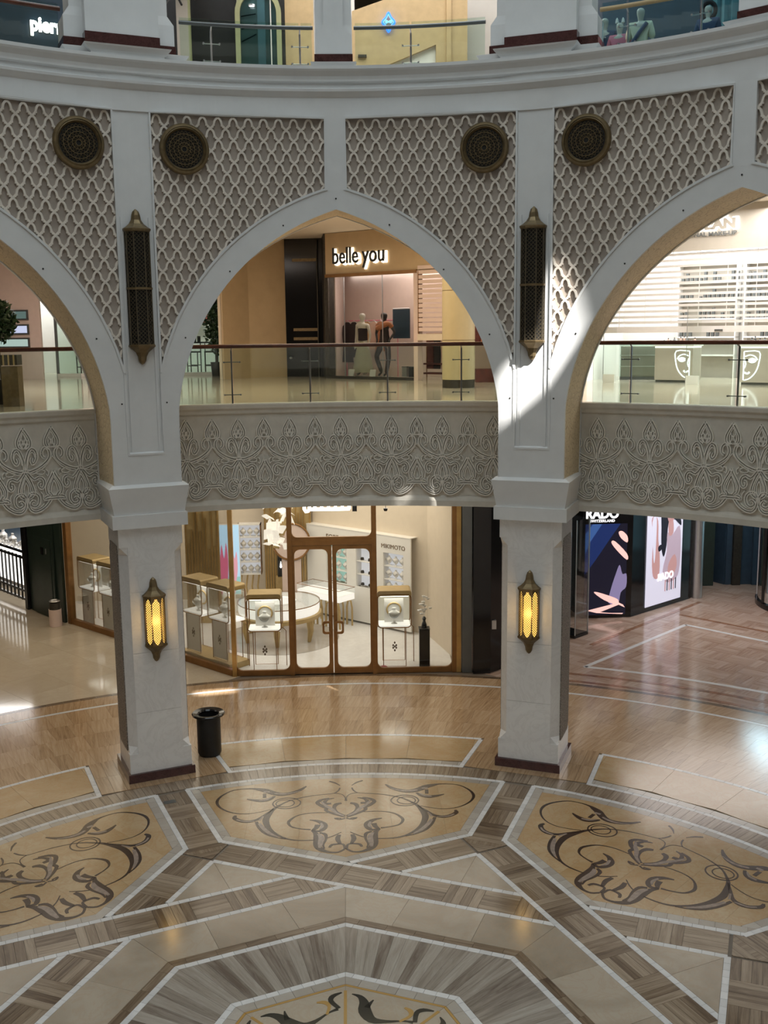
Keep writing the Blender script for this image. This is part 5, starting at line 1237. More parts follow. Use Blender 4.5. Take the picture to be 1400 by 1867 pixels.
# ------------------------------------------------------------------ east passage: watch kiosk with screens
kx = Vector((1, .05, 0)).normalized(); K0 = Vector((6.28, 17.40, 0)); K1 = Vector((7.63, 17.46, 0)); ku = Vector((2.14, 1.79, 0)).normalized(); kn = Vector((ku.y, -ku.x, 0))
kk = thing('watch_kiosk', 'gloss black watch boutique corner with two lit screens and RADO sign', 'kiosk', tuple(K1))
LO = -Vector(kk.location)
def kp(nm, b, m_, par=None): o = ob(nm, b, m_, par or kk, tuple(LO) if par is None else None); return o
kp('body', MB().prism([tuple(K0[:2]), tuple(K1[:2]), tuple((K1 + ku * 2.9)[:2]), (8.6, 21.4), (6.0, 20.6)], .0, 4.48), M['black'])
KF = Vector((K1.x - K0.x, K1.y - K0.y, 0)).normalized(); KN = Vector((KF.y, -KF.x, 0))
M['sc_dark'] = glow('screen dark', (.006, .006, .016), 1.0); M['sc_blue'] = glow('screen blue', (.008, .022, .10), 1.0); M['sc_blue2'] = glow('screen light blue', (.035, .09, .26), 1.0); M['sc_pink'] = glow('screen pink glow', (1.0, .62, .56), .9); M['sc_lilac'] = glow('screen lilac', (.26, .22, .40), .8); M['sc_white'] = glow('screen white', (.74, .72, .86), .72); M['sc_skin'] = glow('screen skin', (.55, .30, .29), .7); M['sc_hair'] = glow('screen hair', (.012, .008, .015), 1.0); M['sc_dress'] = glow('screen dress', (.50, .38, .46), .7); M['sc_lip'] = glow('screen lip', (.30, .015, .04), 1.0); M['sc_lit'] = glow('screen letters', (1, 1, 1), 1.3)
s1 = kp('screen', MB().plate([(.06, .09), (1.19, .09), (1.19, 2.56), (.06, 2.56)], tuple(K0 + KN * .03), tuple(KF), ZA, -.02), M['sc_dark'])
def sc1(pts, m_, lv=1, smo=True): ob('screen_image', MB().plate(sm(pts, 3, True) if smo else pts, tuple(K0 + KN * (.032 + .003 * lv)), tuple(KF), ZA, .002), M[m_], s1)
sc1([(.06, 1.2), (.35, 1.6), (.75, 2.2), (1.0, 2.56), (.06, 2.56)], 'sc_blue', 1, False); sc1([(.06, 1.75), (.2, 2.1), (.5, 2.56), (.25, 2.56), (.06, 2.3)], 'sc_blue2', 2, False)
sc1([(.95, 2.33), (1.05, 2.36), (1.19, 2.22), (1.19, 2.05), (1.02, 2.17)], 'sc_pink', 3); sc1([(.76, 2.06), (.86, 2.09), (1.19, 1.75), (1.19, 1.58), (.90, 1.86)], 'sc_pink', 3)
sc1([(1.0, 1.45), (1.08, 1.2), (1.19, 1.2), (1.19, .85), (1.05, .7), (.98, .4), (.72, .42), (.78, .8), (.9, 1.2)], 'sc_lilac', 3); sc1([(.33, .70), (.42, .72), (.9, .55), (1.0, .45), (.95, .36), (.6, .5)], 'sc_pink', 4)
sc1([(.13, .22), (1.0, .42), (1.12, .36), (1.17, .28), (1.0, .36), (.5, .17), (1.1, .10), (1.13, .13), (.4, .15)], 'sc_pink', 4, False)
sn = kp('sign_board', MB().plate([(.06, 2.58), (1.19, 2.58), (1.19, 3.3), (.06, 3.3)], tuple(K0 + KN * .02), tuple(KF), ZA, -.01), M['black'])
text('lettering', 'RADO', M['sc_lit'], .34, tuple(K0 + KF * .50 + KN * .04 + Vector((0, 0, 2.72))), tuple(KF), ZA, .02, sn, bold=.012, sx=.92)
text('lettering', 'SWITZERLAND', M['sc_lit'], .092, tuple(K0 + KF * .50 + KN * .04 + Vector((0, 0, 2.615))), tuple(KF), ZA, .01, sn, bold=.003, sx=1.0, spacing=1.12)
s2 = kp('screen', MB().plate([(.62, .14), (2.32, .14), (2.32, 2.95), (.62, 2.95)], tuple(K1 + kn * .03), tuple(ku), ZA, -.02), M['sc_white'])
def sc2(pts, m_, lv=1, smo=True): ob('screen_image', MB().plate(sm([(.62 + 1.7 * a, .14 + 2.6 * b_) for a, b_ in pts], 3, True) if smo else [(.62 + 1.7 * a, .14 + 2.6 * b_) for a, b_ in pts], tuple(K1 + kn * (.032 + .003 * lv)), tuple(ku), ZA, .002), M[m_], s2)
sc2([(.40, 1.06), (.38, .82), (.40, .60), (.47, .50), (.54, .62), (.58, .86), (.74, .88), (.84, .84), (.95, .80), (.92, .90), (.84, 1.06)], 'sc_hair', 1)
sc2([(.55, .75), (.70, .72), (.90, .80), (.95, .55), (.92, .30), (.80, .22), (.55, .22), (.45, .35), (.55, .55)], 'sc_dress', 2)
sc2([(.53, 1.06), (.55, .90), (.62, .86), (.72, .88), (.80, .96), (.80, 1.06)], 'sc_skin', 3); sc2([(.58, .88), (.70, .88), (.72, .74), (.60, .72)], 'sc_skin', 3)
sc2([(.60, .955), (.66, .98), (.70, .95), (.65, .925)], 'sc_lip', 4)
sc2([(.10, .92), (.18, .96), (.28, .90), (.30, .70), (.35, .55), (.36, .35), (.30, .28), (.18, .32), (.14, .5), (.16, .75)], 'sc_skin', 2); sc2([(.12, .90), (.22, .95), (.24, .80), (.22, .5), (.18, .5)], 'sc_white', 3)
sc2([(.30, .62), (.38, .64), (.40, .59), (.32, .57)], 'sc_hair', 4); sc2([(.62, .42), (.78, .5), (.85, .38), (.75, .28), (.60, .3)], 'sc_skin', 3)
for i in range(6): sc2([(.52 + .06 * i, .12), (.545 + .06 * i, .12), (.545 + .06 * i, .24), (.52 + .06 * i, .24)], 'sc_hair' if i % 2 else 'sc_skin', 3, False)
text('lettering', 'RADO', M['sc_lit'], .27, tuple(K1 + ku * 1.52 + kn * .055 + Vector((0, 0, .80))), tuple(ku), ZA, .006, s2, bold=.01)
gc = thing('glass_case', 'tall empty glass case on a black base beside the right pillar', 'display case', (5.72, 15.95, 0), radians(42)); ob('base', MB().box(-.28, -.30, 0, .28, .30, .07), M['black'], gc)
for x, y, X, Y in ((-.27, -.29, .27, -.28), (-.27, .28, .27, .29), (.265, -.29, .275, .29)): ob('glass_pane', MB().box(x, y, .07, X, Y, 3.0), M['glass_clear'], gc)
ob('reflection_panel', MB().box(-.26, .24, .07, .26, .27, 3.0), flat('pale blue reflection', (.42, .52, .62), .3), gc)  # panel added in place of the bluish reflection in the glass
for x in (-.27, .27): ob('edge_strip', MB().box(x - .01, -.30, .07, x + .01, -.28, 3.0), M['steel'], gc)
sc_ = thing('pillar_steel', 'slim brushed steel column after the tall portrait screen', 'pillar', (10.05, 19.45, 0), kind='structure'); ob('shaft', MB().lathe([(0, 0), (.17, 0), (.17, 4.48), (0, 4.48)], 20), M['steel'], sc_, smooth=True); ob('clad_panel', MB().bar((-.55, -.25, 2.24), (-.2, .05, 2.24), .1, 4.48), M['steel_dark'], sc_)
wallq('wall_exit', [(9.9, 21.2), (11.2, 21.3), (11.4, 20.9), (15.0, 20.9)], 0, 4.48, 'navy', 'dark blue-grey wall at the end of the east passage')
for x, w_, m_ in ((10.75, .5, 'green_dark'), (11.7, .25, 'bronze_dark'), (12.3, .25, 'navy')): ob('wall_panel', MB().box(x - w_ / 2, 20.75, 0, x + w_ / 2, 20.9, 4.48), M[m_], bpy.data.objects['wall_exit'])
ob('edge_trim', MB().box(12.62, 20.72, 0, 12.66, 20.78, 4.48), M['steel'], bpy.data.objects['wall_exit'])
nt = thing('notice', 'small white notice on the dark exit wall', 'notice', (12.45, 20.76, 2.4)); ob('sheet', MB().box(-.08, -.01, -.13, .08, .0, .13), M['white'], nt); ob('backing', MB().box(-.09, 0, -.14, .09, .005, .14), M['steel_dark'], nt)
rd = thing('revolving_door', 'curved glass revolving door with dark frame at the right picture edge', 'door', (13.3, 18.2, 0))
for a0, a1 in ((150, 215), (225, 290)):
    ob('glass_pane', MB().lathe([(1.80, .1), (1.80, 3.0), (1.82, 3.0), (1.82, .1), (1.80, .1)], 14, a0=radians(a0), a1=radians(a1)), M['glass_blue'], rd)
    ob('sill_rail', MB().lathe([(1.76, 0), (1.76, .14), (1.88, .14), (1.88, 0), (1.76, 0)], 14, a0=radians(a0), a1=radians(a1)), M['black'], rd)
for a in (150, 182, 215, 250): ob('mullion', MB().bar((1.82 * cos(radians(a)), 1.82 * sin(radians(a)), 0), (1.82 * cos(radians(a)), 1.82 * sin(radians(a)), 3.0), .07, .07), M['black' if a in (182,) else 'steel'], rd)
ob('canopy', MB().lathe([(0, 3.0), (1.95, 3.0), (1.95, 3.5), (0, 3.5)], 36), M['steel'], rd, smooth=True); ob('wing', MB().box(-1.7, -.02, .1, 1.7, .02, 3.0), M['glass_blue'], rd); ob('floor_plate', MB().lathe([(0, .006), (1.75, .006), (1.75, 0)], 36), M['steel_dark'], rd)
dw = tag(ob('window_1', MB().box(16.2, 15.5, .1, 16.3, 21.0, 3.6), glow('daylit street glass', (.30, .55, .62), 1.1)), 'daylit glass wall to the street behind the revolving door', 'window', kind='structure')
for i in range(6): ob('window_frame', MB().box(16.12, 15.5 + 1.1 * i - .04, .1, 16.2, 15.5 + 1.1 * i + .04, 3.6), M['steel_dark'], dw)

# ------------------------------------------------------------------ mannequins
def skin(name, J, E, mat, parent, root, sub=2, smooth=True):
    """one continuous skinned body; J: joint -> (x, y, z, radius_x, radius_y)"""
    me = bpy.data.meshes.new(name); keys = list(J); me.from_pydata([J[k][:3] for k in keys], [(keys.index(a), keys.index(b)) for a, b in E], [])
    o = bpy.data.objects.new(name, me); COL.objects.link(o); m_ = o.modifiers.new('s', 'SKIN'); m_.use_smooth_shade = True
    for i, k in enumerate(keys): sv = me.skin_vertices[0].data[i]; sv.radius = (J[k][3], J[k][4] if len(J[k]) > 4 else J[k][3]); sv.use_root = (k == root)
    sb = o.modifiers.new('d', 'SUBSURF'); sb.levels = sub; sb.render_levels = sub
    bpy.context.view_layer.update(); ev = bpy.data.meshes.new_from_object(o.evaluated_get(bpy.context.evaluated_depsgraph_get())); bpy.data.objects.remove(o)
    ev.materials.clear(); ev.materials.append(mat); ev.polygons.foreach_set('use_smooth', [True] * len(ev.polygons)); n = bpy.data.objects.new(name, ev); COL.objects.link(n); n.parent = parent; return n
def figure(t, h, mat, pose='stand', head=True):
    k = h / 1.8
    legs = {'stand': [(.09, 0, .93), (.10, -.02, .5), (.10, 0, .09), (-.09, 0, .93), (-.11, -.03, .5), (-.12, -.02, .09)], 'stride': [(.09, 0, .93), (.16, -.03, .5), (.05, 0, .09), (-.09, 0, .93), (-.24, -.08, .56), (-.10, -.02, .12)]}[pose]
    arms = {'stand': [(.19, 0, 1.44), (.25, .03, 1.15), (.24, -.03, .90), (-.19, 0, 1.44), (-.26, .03, 1.15), (-.25, -.03, .90)], 'stride': [(.19, 0, 1.44), (.33, .05, 1.22), (.22, -.06, 1.02), (-.19, 0, 1.44), (-.32, .03, 1.2), (-.20, -.08, 1.0)]}[pose]
    J = {'pelvis': (0, 0, .98, .145, .11), 'waist': (0, 0, 1.16, .115, .085), 'chest': (0, 0, 1.36, .15, .10), 'neck': (0, 0, 1.50, .052, .052), 'head0': (0, -.01, 1.59, .066, .078), 'head1': (0, -.012, 1.67, .098, .118), 'head2': (0, 0, 1.765, .076, .09)}
    nm = ['hipR', 'kneeR', 'ankR', 'hipL', 'kneeL', 'ankL']; rr = [.085, .055, .035] * 2
    for n_, p, r in zip(nm, legs, rr): J[n_] = (*p, r)
    J['toeR'] = (legs[2][0] + .01, -.14, .035, .032); J['toeL'] = (legs[5][0] - .01, legs[5][1] - .14, .035, .032)
    nm = ['shR', 'elR', 'wrR', 'shL', 'elL', 'wrL']; rr = [.055, .038, .026] * 2
    for n_, p, r in zip(nm, arms, rr): J[n_] = (*p, r)
    for s_ in 'RL':
        w_ = J['wr' + s_]; J['palm' + s_] = (w_[0], w_[1] - .02, w_[2] - .07, .030, .016); J['fing' + s_] = (w_[0], w_[1] - .03, w_[2] - .15, .016, .010); J['thumb' + s_] = (w_[0], w_[1] - .06, w_[2] - .09, .010)
    E = [('pelvis', 'waist'), ('waist', 'chest'), ('chest', 'neck'), ('neck', 'head0'), ('head0', 'head1'), ('head1', 'head2')]
    for s_ in 'RL': E += [('pelvis', 'hip' + s_), ('hip' + s_, 'knee' + s_), ('knee' + s_, 'ank' + s_), ('ank' + s_, 'toe' + s_), ('chest', 'sh' + s_), ('sh' + s_, 'el' + s_), ('el' + s_, 'wr' + s_), ('wr' + s_, 'palm' + s_), ('palm' + s_, 'fing' + s_), ('palm' + s_, 'thumb' + s_)]
    J = {a: tuple(c * k for c in v) for a, v in J.items()}
    ob_ = skin('body', J, E, mat, t, 'pelvis'); return J, ob_
def garment(t, J, parts, mat, grow, name, root):
    """clothing over part of the body"""
    keys = set(p for e in parts for p in e); JJ = {a: (*J[a][:3], J[a][3] + grow, (J[a][4] if len(J[a]) > 4 else J[a][3]) + grow) for a in J if a in keys}
    return skin(name, JJ, parts, mat, t, root)
TOP = [('pelvis', 'waist'), ('waist', 'chest')]; SLV = [('chest', 'shR'), ('chest', 'shL')]; LEG = [('pelvis', 'hipR'), ('hipR', 'kneeR'), ('kneeR', 'ankR'), ('pelvis', 'hipL'), ('hipL', 'kneeL'), ('kneeL', 'ankL')]
M['cloth_black'] = flat('black fabric', (.02, .012, .013), .8, var=.4); M['cloth_orange'] = flat('orange satin', (.42, .16, .07), .5, var=.25); M['cloth_gold'] = flat('gold lame', (.55, .34, .16), .45, .3, .2); M['cloth_blush'] = flat('blush satin', (.62, .42, .33), .5); M['cloth_sage'] = flat('sage tulle', (.33, .31, .22), .9); M['cloth_wine'] = flat('wine fabric', (.10, .025, .02), .8, var=.4); M['cloth_pink'] = flat('pink jersey', (.68, .20, .28), .8); M['cloth_navy'] = flat('navy jersey', (.03, .06, .13), .8); M['cloth_cream'] = flat('cream jersey', (.62, .62, .46), .8)
M['blond'] = M['skin_grey']

# ------------------------------------------------------------------ first floor centre: lingerie shop "belle you"
B0, B1 = Vector((-.46, 22.38, Z2)), Vector((2.68, 19.66, Z2)); bu = (B1 - B0).normalized(); bn_ = Vector((bu.y, -bu.x, 0)); BL = (B1 - B0).length
bf = thing('shop_facade', 'beige shop facade with backlit belle you lettering', 'shop front', tuple(B0), atan2(bu.y, bu.x))
def bpnt(s, d, z): return B0 + bu * s + bn_ * d + Vector((0, 0, z - Z2))
ob('header', MB().box(0, 0, 9.28 - Z2, BL + .7, .25, 10.49 - Z2), M['wall_beige'], bf); ob('header_trim', MB().box(0.02, -.06, 9.22 - Z2, 3.42, .06, 9.31 - Z2), M['gold_dark'], bf)
ob('jamb', MB().box(0, -.02, 0, .10, .25, 9.28 - Z2), M['bronze_dark'], bf); ob('post', MB().box(3.30, -.03, 0, 3.44, .2, 9.28 - Z2), M['wall_pink'], bf)
ob('sill', MB().box(0, -.03, 0, 3.3, .15, .08), M['bronze_dark'], bf); ob('glass_pane', MB().box(.10, .0, .08, 3.3, .012, 9.24 - Z2), M['glass_clear'], bf)
for x_ in (.70, 2.15): ob('glass_joint', MB().box(x_, -.01, .08, x_ + .015, .02, 9.24 - Z2), M['steel'], bf)
# half-lowered slatted shutter
sh = thing('roller_shutter', 'half-lowered pale slatted shutter right of the lingerie window', 'shutter', tuple(bpnt(3.47, .05, Z2)), atan2(bu.y, bu.x))
for i in range(14): ob('slat', MB().box(0, -.01, 1.12 + .13 * i + .25, .95, .01, 1.12 + .13 * i + .35), M['wall_pink'], sh)
ob('bottom_rail', MB().box(0, -.03, 1.12, .95, .03, 1.30), M['cream_wall'], sh)
for x in (.02, .93): ob('guide', MB().box(x - .012, -.012, 1.2, x + .012, .012, 3.02), M['gold_dark'], sh)
# letters with glowing halo
lb = thing('shop_sign', 'black belle you letters with a warm glowing halo on the header', 'sign', tuple(bpnt(1.0, -.05, 9.45)))
C0 = -Vector(lb.location)
for wd, s_, w_ in (('belle', .86, .98), ('you', 1.93, .82)):
    a = text('letters', wd, M['black_matt'], .66, tuple(bpnt(s_, .10, 9.60) + C0), tuple(bu), ZA, .03, lb, bold=.006, width=w_)
    h = text('halo', wd, M['halo'], .66, tuple(bpnt(s_ + .04, .03, 9.57) + C0), tuple(bu), ZA, .02, lb, bold=.016, width=w_ + .04)
# room behind the window
wallq('wall_lingerie_back', [tuple(bpnt(-1.4, -2.4, 0)[:2]), tuple(bpnt(5.2, -2.4, 0)[:2])], Z2, 10.5, 'wall_pink', 'pale pink back wall of the lingerie shop'); wallq('wall_lingerie_side', [tuple(bpnt(.05, -.3, 0)[:2]), tuple(bpnt(-1.4, -2.4, 0)[:2])], Z2, 10.5, 'wall_pink', 'pale pink side wall of the lingerie shop')
tag(ob('light_cove', MB().bar(tuple(bpnt(-1.0, -2.25, 9.40)), tuple(bpnt(4.8, -2.25, 9.40)), .06, .05), M['lit_white']), 'bright cove light line along the lingerie shop ceiling', 'light')
tag(ob('ceiling_lingerie', MB().bar(tuple(bpnt(.4, -1.35, 9.62)), tuple(bpnt(4.9, -1.35, 9.62)), 2.0, .06), M['wall_pink']), 'dropped pink ceiling inside the lingerie shop', 'ceiling', kind='structure')
dk = thing('dark_panel', 'dark blue hanging panel behind the dark mannequin', 'panel', tuple(bpnt(1.7, -1.3, 7.42)), atan2(bu.y, bu.x)); ob('board', MB().box(-.2, 0, 0, .42, .05, .86), M['navy'], dk); ob('hanger_bar', MB().tube([(-.2, .02, .88), (.42, .02, .88)], .012, 6), M['steel'], dk)
rk = thing('clothes_rail', 'pink wall rail of hanging garments behind the mannequins', 'rail', tuple(bpnt(-.75, -1.75, Z2)), atan2(bu.y, bu.x)); ob('rail', MB().tube([(0, 0, 1.72), (2.1, 0, 1.72)], .016, 8), M['cloth_pink'], rk)
for x in (0.02, 2.08): ob('upright', MB().tube([(x, 0, 0), (x, 0, 1.72)], .014, 8), M['cloth_pink'], rk)
def hang(p, rz, w_, h_, mat, label, group):
    t = thing('garment', label, 'garment', p, rz, group); n = 8; vs = []
    prof = [(0, .25), (.10, .9), (.3, 1.0), (.6, .85), (1.0, 1.05)]
    b = MB()
    for y_ in (-.05, .05):
        pass
    out = [(-w_ / 2 * f_, -h_ * g) for g, f_ in prof] + [(w_ / 2 * f_, -h_ * g) for g, f_ in prof[::-1]]
    ob('cloth', MB().plate(out, (0, .03, 0), XA, ZA, .06), mat, t); ob('hanger', MB().tube([(-w_ * .3, 0, -.03), (0, 0, .05), (w_ * .3, 0, -.03)], .008, 5), M['steel'], t); return t
gcol = ['cloth_black', 'cloth_black', 'cloth_cream', 'cloth_gold', 'cloth_blush', 'cloth_orange']; lb_ = ['long black lace garment first on the pink rail', 'black slip second on the pink rail', 'cream satin piece on the pink rail behind the pale mannequin', 'gold satin robe on the pink rail between the mannequins', 'blush satin robe on the pink rail left of the dark mannequin', 'orange robe on the pink rail behind the dark mannequin']
for i in range(6):
    p = bpnt(-.66 + .27 * i, -1.72, Z2 + 1.68); hang(tuple(p), atan2(bu.y, bu.x) + .15, .36, [1.25, 1.1, .8, .85, .85, .9][i], M[gcol[i]], lb_[i], 'garments on the pink rail')
zr = atan2(bu.y, bu.x)
mn = thing('mannequin', 'pale grey mannequin in a black bodysuit and long sheer skirt', 'mannequin', tuple(bpnt(.78, -.75, Z2 + .05)), zr)
J, _ = figure(mn, 1.92, M['skin_grey']); garment(mn, J, TOP, M['cloth_black'], .04, 'bodysuit', 'waist')
ob('skirt', MB().lathe([(.13, 1.05), (.20, .9), (.30, .5), (.36, .12), (.35, .12), (.29, .5), (.19, .9), (.12, 1.05)], 24, sy=.7), M['cloth_sage'], mn, smooth=True); ob('base', MB().lathe([(0, 0), (.2, 0), (.2, .015), (0, .015)], 24), M['steel'], mn)
md = thing('mannequin', 'dark mannequin with orange shoulder drape striding in the lingerie window', 'mannequin', tuple(bpnt(1.62, -.75, Z2 + .05)), zr)
J, _ = figure(md, 1.92, M['skin_dark'], 'stride'); garment(md, J, TOP + LEG, M['cloth_black'], .02, 'trousers', 'pelvis')
ob('drape', MB().tube(sm([(-.26, -.02, 1.45), (-.12, -.16, 1.42), (.05, -.17, 1.50), (.22, -.10, 1.56), (.28, .0, 1.46)], 4), [.06] * 5 + [.09] * 7 + [.07] * 5, 8), M['cloth_orange'], md, smooth=True); ob('base', MB().lathe([(0, 0), (.2, 0), (.2, .015), (0, .015)], 24), M['steel'], md)
for s_, l in ((.72, 'small white price card at the left of the window sill'), (1.55, 'small white price card between the mannequins')):
    pc = thing('price_card', l, 'card', tuple(bpnt(s_, -.25, Z2 + .08)), zr); ob('card', MB().plate([(-.11, 0), (.11, 0), (.15, .20), (-.07, .20)], (0, 0, 0), XA, ZA, .012), M['white'], pc); ob('foot', MB().box(-.08, 0, 0, .08, .06, .01), M['white'], pc)
for s_, z, l in ((2.7, .1, 'grey shopping bag low in the lingerie window'), (2.95, .1, 'small dark box low in the lingerie window')):
    bx = thing('display_box', l, 'box', tuple(bpnt(s_, -.3, Z2 + z - .02)), zr); ob('body', MB().box(-.09, 0, 0, .09, .12, .28), M['steel' if s_ < 2.8 else 'black_matt'], bx); ob('lid', MB().box(-.095, -.005, .28, .095, .125, .30), M['steel_dark'], bx)
# clothes seen under the shutter
for i, (c_, l) in enumerate((('cloth_wine', 'dark wine dress under the half-lowered shutter, first'), ('cloth_black', 'long black dress under the half-lowered shutter'), ('cloth_blush', 'blush dress under the half-lowered shutter'), ('cloth_wine', 'wine blouse at the right under the shutter'))): hang(tuple(bpnt(3.2 + .25 * i, -.9, Z2 + 1.25)), zr, .24, .95, M[c_], l, 'garments under the shutter')
rl = thing('clothes_rail', 'low rail of wine and black dresses under the shutter', 'rail', tuple(bpnt(3.05, -.9, Z2)), zr); ob('rail', MB().tube([(0, 0, 1.3), (1.15, 0, 1.3)], .014, 8), M['gold_dark'], rl)
for x in (.01, 1.14): ob('upright', MB().tube([(x, 0, 0), (x, 0, 1.3)], .014, 8), M['gold_dark'], rl)
for z in (.15, .42): ob('shelf', MB().box(0, -.15, z, 1.15, .15, z + .05), M['cloth_wine'], rl)
# dark boutique right of the column
wallq('wall_boutique', [(4.1, 18.5), (6.4, 19.6)], Z2, 10.5, 'bronze_dark', 'dark boutique wall right of the cream column'); wallq('wall_boutique_inner', [(3.75, 20.6), (6.0, 21.0)], Z2, 10.5, 'wall_pink', 'pinkish boutique interior seen beside the cream column')
for i, (c_, l) in enumerate((('cloth_wine', 'dark red blouse right of the cream column'), ('cloth_orange', 'rust patterned blouse right of the cream column'), ('cloth_black', 'black blouse right of the cream column, nearest the arch'))): hang((3.72 + .17 * i, 18.95 - .05 * i, Z2 + 1.75), .3, .3, .75, M[c_], l, 'blouses right of the cream column')
br = thing('clothes_rail', 'short rail of dark blouses right of the cream column', 'rail', (3.6, 18.98, Z2)); ob('rail', MB().tube([(0, 0, 1.8), (.6, -.1, 1.8)], .014, 8), M['bronze_dark'], br); ob('upright', MB().tube([(.6, -.1, 0), (.6, -.1, 1.8)], .014, 8), M['bronze_dark'], br); ob('plinth', MB().box(0, -.3, 0, .7, .3, .35), M['cloth_wine'], br)

# round column
cl_ = thing('pillar_round', 'round cream column in front of the boutique on the first floor', 'pillar', (2.86, 16.22, Z2), kind='structure')
for z0, z1 in ((.2, 1.14), (1.155, 2.32), (2.335, 4.25)): ob('drum', MB().lathe([(0, z0), (.40, z0), (.40, z1), (0, z1)], 32), M['column'], cl_, smooth=True)
ob('base_band', MB().lathe([(0, 0), (.395, 0), (.395, .2), (0, .2)], 32), M['bronze_dark'], cl_, smooth=True)
for z in (1.147, 2.327): ob('joint_ring', MB().lathe([(0, z - .008), (.392, z - .008), (.392, z + .008), (0, z + .008)], 32), M['bronze'], cl_)
# beige wall and black portal
wallq('wall_beige_panel', [(-3.62, 22.75), (-2.9, 23.6), (-1.76, 24.25)], Z2, 10.5, 'wall_beige', 'plain beige wall left of the black portal'); wallq('wall_portal', [(-1.76, 24.2), (-.56, 23.9)], Z2, 10.5, 'black', 'black framed portal wall left of the lingerie shop')
po = thing('black_portal', 'gloss black doorway with bronze cross bars left of the lingerie shop', 'door', (-1.16, 24.02, Z2), atan2(-.3, 1.2))
ob('leaf', MB().box(-.36, -.06, .0, .42, -.02, 3.75), M['black'], po)
for z in (3.55, 1.42, 1.14): ob('cross_bar', MB().box(-.36, -.09, z, .42, -.06, z + .09), M['bronze'], po)
ob('panel_edge', MB().box(.42, -.08, 0, .45, -.04, 4.2), M['bronze_dark'], po); ob('door_handle', MB().lathe([(0, 0), (.05, .02), (.05, .06), (0, .08)], 12, (-.46, -.12, .55)), M['steel'], po)
wallq('wall_return', [(-.56, 23.9), (-.47, 22.45)], Z2, 10.5, 'bronze_dark', 'narrow bronze return wall beside the lingerie window')
for i, (x, y) in enumerate(((-.10, 12.2), (.02, 11.4), (.98, 13.2))):
    dl = thing('downlight', ['small dark ceiling downlight left of the arch tip', 'small ceiling downlight right under the arch tip', 'small black ceiling spot above the belle you lettering'][i], 'light', (x, y, 10.5)); ob('ring', MB().lathe([(.05, -.02), (.085, -.02), (.085, .0), (.05, 0)], 16), M['black_matt'], dl); ob('lens', MB().lathe([(0, -.01), (.05, -.01)], 16), M['bronze_dark'], dl)

# ------------------------------------------------------------------ first floor: café seen left of the beige wall
wallq('wall_cafe', [(-8.5, 29.4), (-3.6, 29.8)], Z2, 10.5, 'white', 'bright white back wall of the café'); wallq('wall_cafe_side', [(-3.7, 22.8), (-3.75, 24.6)], Z2, 10.5, 'cream_wall', 'narrow cream wall edge beside the café')
cg = thing('cafe_window', 'café glass front with a thin white sill', 'shop front', (-4.7, 26.3, Z2)); ob('glass_pane', MB().box(-1.2, 0, .1, .75, .015, 3.9), M['glass'], cg); ob('sill', MB().box(-1.2, -.05, 0, .8, .08, .1), M['white'], cg); ob('mullion', MB().box(.72, -.04, 0, .80, .04, 4.2), M['white'], cg)
def stool(p, label):
    t = thing('bar_stool', label, 'stool', p, RND.uniform(-.2, .2), 'dark bar stools in the café'); ob('seat', MB().box(-.2, -.2, .74, .2, .2, .79), M['black_matt'], t)
    for x in (-.18, .18):
        for y in (-.18, .18): ob('leg', MB().box(x - .015, y - .015, 0, x + .015, y + .015, .74 if y < 0 else 1.05), M['black_matt'], t)
    for z in (.3, .95): ob('crossbar', MB().box(-.18, .165, z, .18, .195, z + .03), M['black_matt'], t)
    ob('footrest', MB().box(-.18, -.195, .28, .18, -.165, .31), M['black_matt'], t)
stool((-5.75, 26.95, Z2), 'dark bar stool at the left of the café front'); stool((-5.1, 27.0, Z2), 'dark bar stool in the middle of the café front'); stool((-4.55, 27.05, Z2), 'dark bar stool by the potted tree')
ctb = thing('bar_table', 'tall dark café table with cups behind the stools', 'table', (-5.2, 27.7, Z2)); ob('top', MB().box(-.9, -.3, 1.05, .9, .3, 1.1), M['black_matt'], ctb)
for x in (-.8, .8): ob('leg', MB().box(x - .03, -.03, 0, x + .03, .03, 1.05), M['black_matt'], ctb)
for i, x in enumerate((-.35, -.2, .05, .2)):
    cu = thing('cup', 'small dark jar on the tall café table', 'cup', (-5.2 + x, 27.6, Z2 + 1.1), 0, 'jars on the café table'); ob('body', MB().lathe([(0, 0), (.06, 0), (.06, .16), (0, .16)], 10), M['black_matt'], cu, smooth=True); ob('lid', MB().lathe([(0, .16), (.065, .16), (.05, .2), (0, .2)], 10), M['bronze_dark'], cu)
pa = thing('picture', 'colourful café picture in green and red behind the potted tree', 'picture', (-5.05, 29.3, Z2 + 1.65)); ob('canvas', MB().box(-.6, 0, 0, .5, .04, 1.2), M['green_dark'], pa); ob('motif', MB().plate([(-.5, .1), (.4, .15), (-.1, .75)], (0, -.005, 0), XA, ZA, .01), flat('red print', (.28, .06, .05), .6), pa); ob('stripe', MB().plate([(-.6, 0), (.5, 0), (.5, .15), (-.6, .12)], (0, -.004, 0), XA, ZA, .008), M['taupe'], pa)
